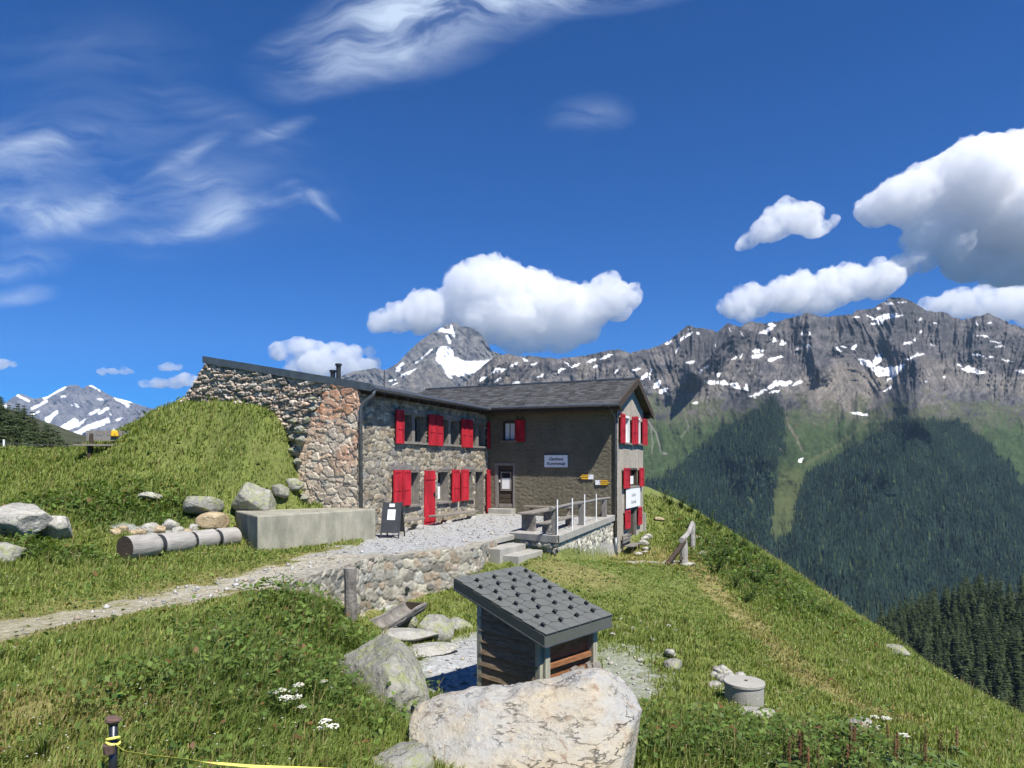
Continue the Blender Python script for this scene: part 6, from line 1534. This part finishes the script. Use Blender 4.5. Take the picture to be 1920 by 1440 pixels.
def cloud(label, blobs, seed, flat=.75, yc=YC, vox=24, rough=1.0):
    r = random.Random(seed); s = yc / FPX; blobs = [(u, v, rd * 1.13) for u, v, rd in blobs]
    bm = bmesh.new()
    for (u, v, rd) in blobs:
        for k in range(4):
            a = r.uniform(0, 6.28); q = 0 if k == 0 else r.uniform(.3, .8); rr_ = rd * (1 if k == 0 else r.uniform(.4, .7))
            c = Vector(((u + rd * q * math.cos(a) - UC) * s, yc + r.uniform(-.6, .6) * rd * s, (VH - v + rd * q * math.sin(a) * .7) * s))
            m = Matrix.Translation(c) @ Matrix.Diagonal((rr_ * s, rr_ * s, rr_ * s * flat, 1))
            bmesh.ops.create_icosphere(bm, subdivisions=3, radius=1, matrix=m)
    me = bpy.data.meshes.new('tmp'); bm.to_mesh(me); bm.free()
    t = bpy.data.objects.new('tmp', me); COL.objects.link(t)
    md = t.modifiers.new('r', 'REMESH'); md.mode = 'VOXEL'; md.voxel_size = vox
    ev = bpy.data.meshes.new_from_object(t.evaluated_get(bpy.context.evaluated_depsgraph_get())); bpy.data.objects.remove(t)
    n = len(ev.vertices); co = np.empty(n * 3, np.float32); ev.vertices.foreach_get('co', co); co = co.reshape(-1, 3).astype(float)
    no = np.empty(n * 3, np.float32); ev.vertices.foreach_get('normal', no); no = no.reshape(-1, 3)
    L = 900.
    d = 200 * fbm3(co / L + seed, 3, seed) + 330 * (np.abs(fbm3(co / (L * .42) + seed, 4, seed + 5, .6)) - .1) + 190 * fbm3(co / (L * .15), 4, seed + 9, .7) + 60 * fbm3(co / (L * .045), 2, seed + 13)
    wind = .35 + .65 * sstep(-.7, .2, no[:, 2])
    co = co + no * (d * wind * rough + 45 * rough)[:, None]
    ev.vertices.foreach_set('co', co.astype(np.float32).ravel()); ev.update()
    # a second remesh turns folded spots into one clean closed skin
    t = bpy.data.objects.new('tmp', ev); COL.objects.link(t); md = t.modifiers.new('r', 'REMESH'); md.mode = 'VOXEL'; md.voxel_size = vox
    e2 = bpy.data.meshes.new_from_object(t.evaluated_get(bpy.context.evaluated_depsgraph_get())); bpy.data.objects.remove(t); ev = e2
    n = len(ev.vertices); co = np.empty(n * 3, np.float32); ev.vertices.foreach_get('co', co); co = co.reshape(-1, 3).astype(float)
    no = np.empty(n * 3, np.float32); ev.vertices.foreach_get('normal', no); no = no.reshape(-1, 3)
    f_ = (90 * np.abs(fbm3(co / 170. + seed, 4, seed + 21, .62)) + 26 * fbm3(co / 48., 2, seed + 27)) * (.3 + .7 * sstep(-.7, .2, no[:, 2])) * rough
    ev.vertices.foreach_set('co', (co + no * f_[:, None]).astype(np.float32).ravel()); ev.update()
    for p in ev.polygons: p.use_smooth = True
    ev.materials.clear(); ev.materials.append(CM); ev.name = 'cloud'
    return tag(link('cloud', ev), label, 'cloud')
cloud('broad white cumulus hanging over the snowy pyramid peak behind the guesthouse roof', [(u_, v_ + 9, r_) for u_, v_, r_ in [(938, 528, 52), (890, 535, 46), (985, 545, 55), (1040, 565, 48), (1095, 560, 44), (1140, 555, 34), (1172, 552, 24), (850, 570, 40), (800, 580, 38), (755, 588, 28), (722, 594, 22), (704, 602, 12), (900, 590, 45), (960, 592, 48), (1020, 600, 42), (1080, 598, 36), (1000, 630, 26), (1050, 632, 24), (1095, 612, 24), (965, 640, 18)]], 3)
cloud('small white puff cloud with a curled right tail alone in the blue', [(1462, 408, 30), (1495, 416, 30), (1530, 424, 20), (1430, 432, 22), (1404, 452, 13), (1388, 462, 8), (1470, 388, 18), (1452, 430, 22), (1560, 418, 7), (1566, 410, 5)], 11, vox=24, rough=.7)
cloud('long low white cloud lying on the ridge left of the summit', [(1380, 572, 24), (1420, 560, 32), (1470, 552, 36), (1515, 548, 38), (1560, 545, 36), (1605, 532, 34), (1645, 526, 30), (1400, 585, 18), (1540, 566, 24)], 17)
cloud('huge bright cumulus towering at the right picture edge', [(1662, 382, 36), (1700, 372, 48), (1750, 358, 56), (1810, 340, 66), (1870, 320, 72), (1930, 300, 76), (2000, 300, 90), (1790, 410, 60), (1850, 420, 70), (1930, 420, 90), (1740, 440, 36), (1780, 468, 34), (1730, 482, 26), (1700, 496, 20), (1840, 480, 44), (1900, 510, 40), (2010, 460, 90), (1860, 518, 24)], 23, vox=30)
cloud('low white cloud behind the right hand summit ridge', [(1752, 578, 16), (1790, 572, 24), (1830, 568, 28), (1870, 572, 30), (1915, 572, 34), (1970, 575, 40)], 29, yc=11000.)
cloud('white cloud bank just above the low stone roof', [(530, 658, 16), (560, 650, 20), (590, 656, 22), (630, 664, 22), (665, 662, 12), (695, 660, 7), (600, 685, 30), (650, 690, 28), (560, 690, 22), (690, 690, 18)], 37, vox=34, rough=.7)
cloud('thin flat white cloudlet over the distant snow range', [(192, 697, 7), (212, 696, 9), (232, 697, 8), (246, 697, 5)], 41, .45, vox=18, rough=.35)
cloud('tiny white puff right of the thin flat cloudlet', [(304, 689, 8), (318, 688, 9), (330, 689, 6)], 43, .6, vox=18, rough=.35)
cloud('oblong white cloud touching the left end of the rubble wall', [(272, 720, 8), (295, 718, 13), (322, 718, 14), (348, 712, 16), (370, 715, 12)], 47, .6, vox=22, rough=.4)
cloud('small white cloud at the left picture edge above the trees', [(-10, 684, 12), (8, 682, 9), (24, 683, 6)], 53, .6, vox=18, rough=.35)

# ---------------------------------------------------------------- haze
HM = bpy.data.materials.new('mountain_haze'); HM.use_nodes = True
_n = HM.node_tree.nodes; _n.remove(_n['Principled BSDF'])
_v = _n.new('ShaderNodeVolumePrincipled'); _v.inputs['Color'].default_value = (.5, .74, 1, 1); _v.inputs['Density'].default_value = 2.7e-5; _v.inputs['Anisotropy'].default_value = .0
HM.node_tree.links.new(_v.outputs[0], _n['Material Output'].inputs['Volume'])
b = MB(); b.hexa([(-9000, -600, -1500), (7000, -600, -1500), (7000, 10400, -1500), (-9000, 10400, -1500), (-9000, -600, 1900), (7000, -600, 1900), (7000, 10400, 1900), (-9000, 10400, 1900)])
tag(b.build('haze', HM), 'thin blue mountain air', 'haze', kind='stuff')
# ---------------------------------------------------------------- meadow grass, herbs, flowers
M['blade'] = leaf_mat('grass_blade', .42, .5); M['leaf'] = leaf_mat('herb_leaf', .35, .5)
def blocked(x, y):
    b = np.zeros(x.shape, bool)
    for P_ in ([(-6.04, 16.2), (-3.78, 18.96), (-4.9, 19.6), (-7.38, 18.2)], [(-4.4, 19.3), (-.9, 27.3), (3.9, 25.1), (5.7, 29.3), (0, 34), (-12.0, 22.6), (-10.9, 22.15)],
               [(.3, 8.3), (1.02, 9.04), (.22, 9.82), (-.5, 9.08)], [(-.9, 17.8), (0, 19.7), (.7, 19.0), (-.3, 17.2)]): b |= poly_in(x, y, P_)
    b |= np.hypot((x - .1) / .92, (y - 5.9) / .7) < 1
    b |= np.hypot((x + 1.5) / .5, (y - 7.95) / .85) < 1
    return b
def scatter(n, y0, y1, seed, pw):
    r = np.random.RandomState(seed)
    a = r.uniform(size=n); y = (y0 ** (1 - pw) + a * (y1 ** (1 - pw) - y0 ** (1 - pw))) ** (1 / (1 - pw))
    x = r.uniform(-1, 1, n) * (.83 * y + 1.9)
    k = (x < 12.5) & ~blocked(x, y); return x[k], y[k], r
def grass():
    x, y, r = scatter(880000, 2.6, 33, 1, .62)
    gm = gravel_mask(x, y); lm = lush_mask(x, y); dm = dry_mask(x, y)
    clump = fbm2(x * 2.2, y * 2.2, 3, 121); big = fbm2(x * .45, y * .45, 3, 123)
    dens = (1 - sstep(.1, .5, gm)) * (1 - .45 * dm) * (.75 + .6 * clump)
    # thin short turf right on the strip between block and path
    k = r.uniform(size=len(x)) < dens
    x, y, gm, lm, dm, clump, big = (q[k] for q in (x, y, gm, lm, dm, clump, big)); n = len(x)
    z = ground(x, y)
    dist = np.hypot(x, y)
    hill = sstep(17, 19.5, y) * sstep(-5, -7, x); slope = sstep(5.5, 7.5, x)
    short = sstep(2.4, .6, np.abs(seg_dist(x, y, PATH)[0])) 
    mown = sstep(1.3, .5, np.hypot((x - 2.6) / 3.2, (y - 19) / 5))
    L = (.05 + .07 * r.uniform(size=n)) * (1 + .55 * lm + .35 * hill + .35 * slope) * (1 + 1.1 * clump) * (1 - .55 * short) * (1 - .6 * mown) * (1 - .3 * dm) * (1 + .012 * dist)
    tall = r.uniform(size=n) < .02 * (1 - short) * (1 - mown); L = np.where(tall, L * 1.9, L)
    w = (.0026 + .0005 * dist) * r.uniform(.7, 1.4, n) * np.where(tall, .55, 1)
    az = r.uniform(0, 6.283, n); lean = r.uniform(.15, .95, n); lean = np.where(tall, lean * .5, lean)
    waz = .6 + big * 2.5; dx = np.cos(az) * .75 + np.cos(waz) * .5; dy = np.sin(az) * .75 + np.sin(waz) * .5
    sa = az + 1.57 + r.uniform(-.6, .6, n); sx, sy = np.cos(sa) * w, np.sin(sa) * w
    b0 = np.stack([x, y, z - .01], 1); side = np.stack([sx, sy, 0 * sx], 1)
    mid = b0 + np.stack([dx * L * lean * .32, dy * L * lean * .32, L * .62], 1)
    tip = b0 + np.stack([dx * L * lean * 1.0, dy * L * lean * 1.0, L * (1.08 - .5 * lean ** 1.5)], 1)
    V = np.stack([b0 - side, b0 + side, mid + side * .75, mid - side * .75, tip], 1).reshape(-1, 3)
    g1 = np.array([.175, .24, .048]); g2 = np.array([.3, .345, .095]); g3 = np.array([.1, .16, .033]); st = np.array([.36, .29, .12]); yl = np.array([.27, .26, .075])
    a = r.uniform(size=n)[:, None]; c = g1 * (1 - a) + g2 * a
    c = c + (g3 - c) * (lm * .75)[:, None]
    c = c + (yl - c) * (np.clip(dm * .8 + .2 * big, 0, 1) * r.uniform(.3, 1, n))[:, None]
    straw = (r.uniform(size=n) < .045 + .35 * dm) | tall
    c = np.where(straw[:, None], st * r.uniform(.55, 1.15, n)[:, None], c) * r.uniform(.75, 1.25, n)[:, None]
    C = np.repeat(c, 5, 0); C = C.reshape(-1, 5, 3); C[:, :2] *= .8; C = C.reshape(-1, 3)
    q = np.arange(n)[:, None] * 5
    F = np.concatenate([q + np.array([[0, 1, 2]]), q + np.array([[0, 2, 3]]), q + np.array([[3, 2, 4]])], 0)
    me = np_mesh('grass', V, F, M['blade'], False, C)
    tag(link('grass', me), 'uneven green and straw coloured alpine meadow grass', 'grass', kind='stuff')
grass()
def herbs():
    """broad leaved ground cover: leaves on short stems in the lush patches"""
    x, y, r = scatter(330000, 2.8, 32, 5, .55)
    lm = lush_mask(x, y); gm = gravel_mask(x, y); cl = fbm2(x * 1.5, y * 1.5, 3, 131)
    k = (r.uniform(size=len(x)) < (lm * .55 + .05) * (.55 + 1.3 * cl).clip(0, 1)) & (gm < .3)
    x, y, lm, cl = (q[k] for q in (x, y, lm, cl)); n = len(x); z = ground(x, y)
    h = r.uniform(.02, .3, n) * (.3 + .8 * lm) * (1 + .5 * cl); dist = np.hypot(x, y)
    s = (.011 + .0026 * dist) * r.uniform(.6, 1.5, n)
    az = r.uniform(0, 6.283, n); el = r.uniform(-.3, .9, n)
    d = np.stack([np.cos(az) * np.cos(el), np.sin(az) * np.cos(el), np.sin(el)], 1); sd = np.stack([-np.sin(az), np.cos(az), 0 * az], 1)
    sd = sd + np.stack([0 * az, 0 * az, r.uniform(-.5, .5, n)], 1)
    c0 = np.stack([x, y, z + h], 1); s_ = s[:, None]
    V = np.stack([c0, c0 + d * s_ * .9 - sd * s_ * .62, c0 + d * s_ * 2.1 - np.array([0, 0, .25]) * s_, c0 + d * s_ * .9 + sd * s_ * .62], 1).reshape(-1, 3)
    a = r.uniform(size=n)[:, None]; c = np.array([.065, .12, .024]) * (1 - a) + np.array([.16, .225, .05]) * a
    br = r.uniform(size=n) < .05; c = np.where(br[:, None], np.array([.16, .09, .035]), c) * r.uniform(.7, 1.3, n)[:, None]
    F = np.arange(n * 4).reshape(-1, 4)
    me = np_mesh('herbs', V, F, M['leaf'], False, np.repeat(c, 4, 0))
    tag(link('herbs', me), 'dark broad leaved weeds among the grass', 'ground cover', kind='stuff')
    # small white and yellow blossoms sprinkled over the meadows
    x, y, r = scatter(5200, 3, 30, 9, .5); k = (gravel_mask(x, y) < .2) & (fbm2(x * .7, y * .7, 3, 141) > -.05) & (np.abs(x) > 1.4); x, y = x[k], y[k]; n = len(x); z = ground(x, y) + r.uniform(.08, .28, n); s = (.004 + .0011 * y) * r.uniform(.6, 1.3, n)
    c0 = np.stack([x, y, z], 1); V = (c0[:, None] + np.stack([np.stack([s, 0 * s, 0 * s], 1), np.stack([0 * s, s, .3 * s], 1), np.stack([-s, 0 * s, .2 * s], 1), np.stack([0 * s, -s, .6 * s], 1)], 1)).reshape(-1, 3)
    c = np.where((r.uniform(size=n) < .75)[:, None], np.array([.75, .75, .66]), np.array([.7, .55, .08]))
    me = np_mesh('blossoms', V, np.arange(n * 4).reshape(-1, 4), M['leaf'], False, np.repeat(c, 4, 0)); tag(link('blossoms', me), 'tiny white and yellow blossoms sprinkled over the meadow', 'flowers', kind='stuff')
herbs()

def umbel_mesh(seed):
    r = random.Random(seed); b = MB(); b.tube([(0, 0, 0), (.02, .01, .5), (.03, .0, .8)], [.012, .01, .006], 5); V = []; F = []
    for i in range(26):
        a = r.uniform(0, 6.28); q = math.sqrt(r.uniform(0, 1)) * .2; c = Vector((.03 + q * math.cos(a), q * math.sin(a), .9 - q * q * 1.6 + r.uniform(-.02, .02)))
        for j in range(3):
            n = len(V); s = r.uniform(.025, .045); o = c + Vector((r.uniform(-.03, .03), r.uniform(-.03, .03), r.uniform(-.01, .02)))
            V += [o + Vector((s, 0, 0)), o + Vector((0, s, .01)), o + Vector((-s, 0, 0)), o + Vector((0, -s, .015))]; F.append((n, n + 1, n + 2, n + 3))
    rays = MB()
    for i in range(9):
        a = i * .7; rays.tube([(.03, 0, .8), (.03 + .15 * math.cos(a), .15 * math.sin(a), .87)], .004, 4)
    st = bpy.data.meshes.new('stem'); q = MB(); q.v = b.v + rays.v; nb = len(b.v); q.f = b.f + [tuple(i + nb for i in f) for f in rays.f]
    st.from_pydata(q.v, [], q.f); st.materials.append(M['stem'])
    fl = bpy.data.meshes.new('flower_head'); fl.from_pydata([tuple(v) for v in V], [], F); fl.materials.append(M['petal'])
    return st, fl
M['stem'] = mat('plant_stem', (.1, .13, .035), .7, var=.2, scale=10); M['petal'] = mat('white_petal', (.74, .74, .64), .7, var=.1, scale=10)
UM = [umbel_mesh(i) for i in range(3)]
r = random.Random(3)
spots = [(512, 1318), (527, 1312), (540, 1322), (553, 1330), (566, 1338), (548, 1312), (606, 1290), (622, 1297), (612, 1380), (626, 1388), (602, 1374), (1640, 1352), (1652, 1362), (1648, 1372), (1695, 1392), (1662, 1358), (560, 1304), (535, 1335)]
for i, (u, v) in enumerate(spots):
    g = on_ground(u, v + 22)
    st, fl = UM[i % 3]; left = u < 1000
    t = thing('umbel_plant', tuple(g), 'white umbel flower in the lush grass left of the grey boulder' if left else 'white umbel flower above the dock plants on the right slope', 'flower', 'white umbels left of the boulder' if left else 'white umbels on the right slope', r.uniform(0, 6))
    s = r.uniform(.14, .24) * (1 if left else 1.15); t.scale = (s, s, s); link('stem', st, t); link('flower_head', fl, t)
def dock_mesh(seed):
    r = random.Random(seed); s = MB(); s.tube([(0, 0, 0), (.01, .01, .5), (r.uniform(-.04, .04), .0, 1.0)], [.012, .01, .004], 5)
    V = []; F = []
    for i in range(150):
        z = r.uniform(.42, 1.02); w = .05 * math.sin(min(1, (1.04 - z) / .3) * 1.57) + .008; a = r.uniform(0, 6.28); q = r.uniform(0, w); c = Vector((q * math.cos(a), q * math.sin(a), z)); n = len(V); e = r.uniform(.01, .02)
        V += [c + Vector((e, 0, 0)), c + Vector((0, e, e)), c + Vector((-e, 0, .4 * e)), c + Vector((0, -e, -.5 * e))]; F.append((n, n + 1, n + 2, n + 3))
    L = []; LF = []
    for i in range(9):
        a = r.uniform(0, 6.28); d = Vector((math.cos(a), math.sin(a), 0)); sd = Vector((-d.y, d.x, 0)); l = r.uniform(.22, .4); w = l * .3; z0 = r.uniform(.03, .35); n = len(L); up = r.uniform(.2, .7)
        for k in range(5):
            q = k / 4; p = d * l * q + UP * (z0 + up * l * q - .7 * l * q * q); ww = w * math.sin(math.pi * min(.97, q * .9 + .08)); L += [p - sd * ww + UP * .02, p, p + sd * ww + UP * .02]
        for k in range(4):
            for j in (0, 1): LF.append((n + 3 * k + j, n + 3 * k + j + 1, n + 3 * k + 4 + j, n + 3 * k + 3 + j))
    st = bpy.data.meshes.new('stem'); st.from_pydata(s.v, [], s.f); st.materials.append(M['dock_stem'])
    sp = bpy.data.meshes.new('seed_spike'); sp.from_pydata([tuple(v) for v in V], [], F); sp.materials.append(M['dock_seed'])
    lf = bpy.data.meshes.new('leaves'); lf.from_pydata([tuple(v) for v in L], [], LF); lf.materials.append(M['dock_leaf'])
    return st, sp, lf
M['dock_stem'] = mat('dock_stem', (.13, .09, .045), .7, var=.2, scale=9); M['dock_seed'] = mat('dock_seed', (.15, .075, .035), .8, var=.35, scale=20); M['dock_leaf'] = mat('dock_leaf', (.07, .12, .03), .5, col2=(.11, .16, .045), scale=9)
DK = [dock_mesh(i + 9) for i in range(4)]
r = random.Random(6)
for i in range(44):
    u = r.uniform(1470, 1800); v = r.uniform(1412, 1470) + (0 if u > 1580 else 6); g = on_ground(u, v, 2.2)
    t = thing('dock_plant', tuple(g), 'dock plant with a brown seed spike in the bottom right weeds', 'plant', 'dock plants at the bottom right', r.uniform(0, 6)); s = r.uniform(.26, .42); t.scale = (s, s, s)
    st, sp, lf = DK[i % 4]; link('stem', st, t); link('seed_spike', sp, t); link('leaves', lf, t)
def tuft_mesh(seed, n, straw):
    r = np.random.RandomState(seed); V = []; F = []; C = []
    for i in range(n):
        a = r.uniform(0, 6.28); q = r.uniform(0, .1); l = r.uniform(.5, 1); le = r.uniform(.1, .9); b = len(V); x, y = q * math.cos(a), q * math.sin(a); w = .012
        s = np.array([-math.sin(a), math.cos(a), 0]) * w; d = np.array([math.cos(a), math.sin(a), 0]); p0 = np.array([x, y, 0]); p1 = p0 + d * l * le * .35 + np.array([0, 0, l * .65]); p2 = p0 + d * l * le + np.array([0, 0, l * (1 - .5 * le)])
        V += [p0 - s, p0 + s, p1 + s * .8, p1 - s * .8, p2]; F += [[b, b + 1, b + 2], [b, b + 2, b + 3], [b + 3, b + 2, b + 4]]
        c = (np.array([.5, .42, .24]) if r.uniform() < straw else np.array([.12, .17, .03])) * r.uniform(.7, 1.2); C += [c] * 5
    return np_mesh('blades', np.array(V), np.array(F), M['blade'], False, np.array(C))
TF = [tuft_mesh(i, 90, k) for i, k in ((1, .95), (2, .15), (3, .3))]
for (u, v, s, k, lab) in ((1622, 1392, .32, 0, 'bleached straw grass tuft beside the small pale rock'), (80, 1420, .22, 1, 'bright yellow green grass tuft at the bottom left'), (405, 1355, .3, 1, 'fresh green grass tuft behind the yellow tape'), (640, 1200, .25, 2, 'grass tuft at the foot of the round wooden post'), (1500, 1378, .22, 0, 'dry straw tuft among the weeds right of the pale stone')):
    g = on_ground(u, v); t = thing('grass_tuft', tuple(g), lab, 'grass tuft'); t.scale = (s, s, s); link('blades', TF[k], t)
# leafy shrub shoots along the rim of the right slope
def shoot_mesh(seed):
    r = np.random.RandomState(seed); V = []; F = []; C = []; st = MB()
    for i in range(7):
        a = r.uniform(0, 6.28); top = np.array([math.cos(a) * r.uniform(.1, .5), math.sin(a) * r.uniform(.1, .5), r.uniform(.5, 1.0)]); st.tube([(0, 0, 0), tuple(top * np.array([.4, .4, .6])), tuple(top)], [.012, .01, .005], 4)
        for k in range(34):
            t = r.uniform(.25, 1.02); p = top * np.array([t, t, t]) * np.array([.4 + .6 * t] * 2 + [1]); az = r.uniform(0, 6.28); d = np.array([math.cos(az), math.sin(az), r.uniform(-.4, .5)]); sd = np.array([-d[1], d[0], r.uniform(-.4, .4)]); s = r.uniform(.03, .065); b = len(V)
            V += [p, p + d * s - sd * s * .45, p + d * s * 2, p + d * s + sd * s * .45]; F.append([b, b + 1, b + 2, b + 3]); c = np.array([.06, .105, .02]) * r.uniform(.6, 1.6); C += [c] * 4
    m = bpy.data.meshes.new('stems'); m.from_pydata(st.v, [], st.f); m.materials.append(M['stem'])
    return m, np_mesh('leaves', np.array(V), np.array(F), M['leaf'], False, np.array(C))
SHO = [shoot_mesh(i + 50) for i in range(4)]
r = random.Random(12)
rim = [(1246, 928), (1262, 938), (1280, 945), (1296, 955), (1312, 965), (1330, 978), (1350, 990), (1368, 1003), (1385, 1012), (1402, 1024), (1420, 1038), (1290, 985), (1330, 1015), (1360, 1040), (1395, 1060), (1345, 1070), (1375, 1095), (1420, 1090), (1450, 1075), (1345, 1045), (1310, 1000), (1405, 1120)]
for i, (u, v) in enumerate(rim):
    g = on_ground(u + r.uniform(-4, 4), v + 10); g.z = gz(g.x, g.y)
    t = thing('leafy_shrub', tuple(g - UP * .05), 'low leafy green shrub on the rim of the right slope', 'shrub', 'leafy shrubs on the slope rim', r.uniform(0, 6)); s = r.uniform(.55, .95); t.scale = (s * 1.2, s * 1.2, s)
    a, b = SHO[i % 4]; link('stems', a, t); link('leaves', b, t)
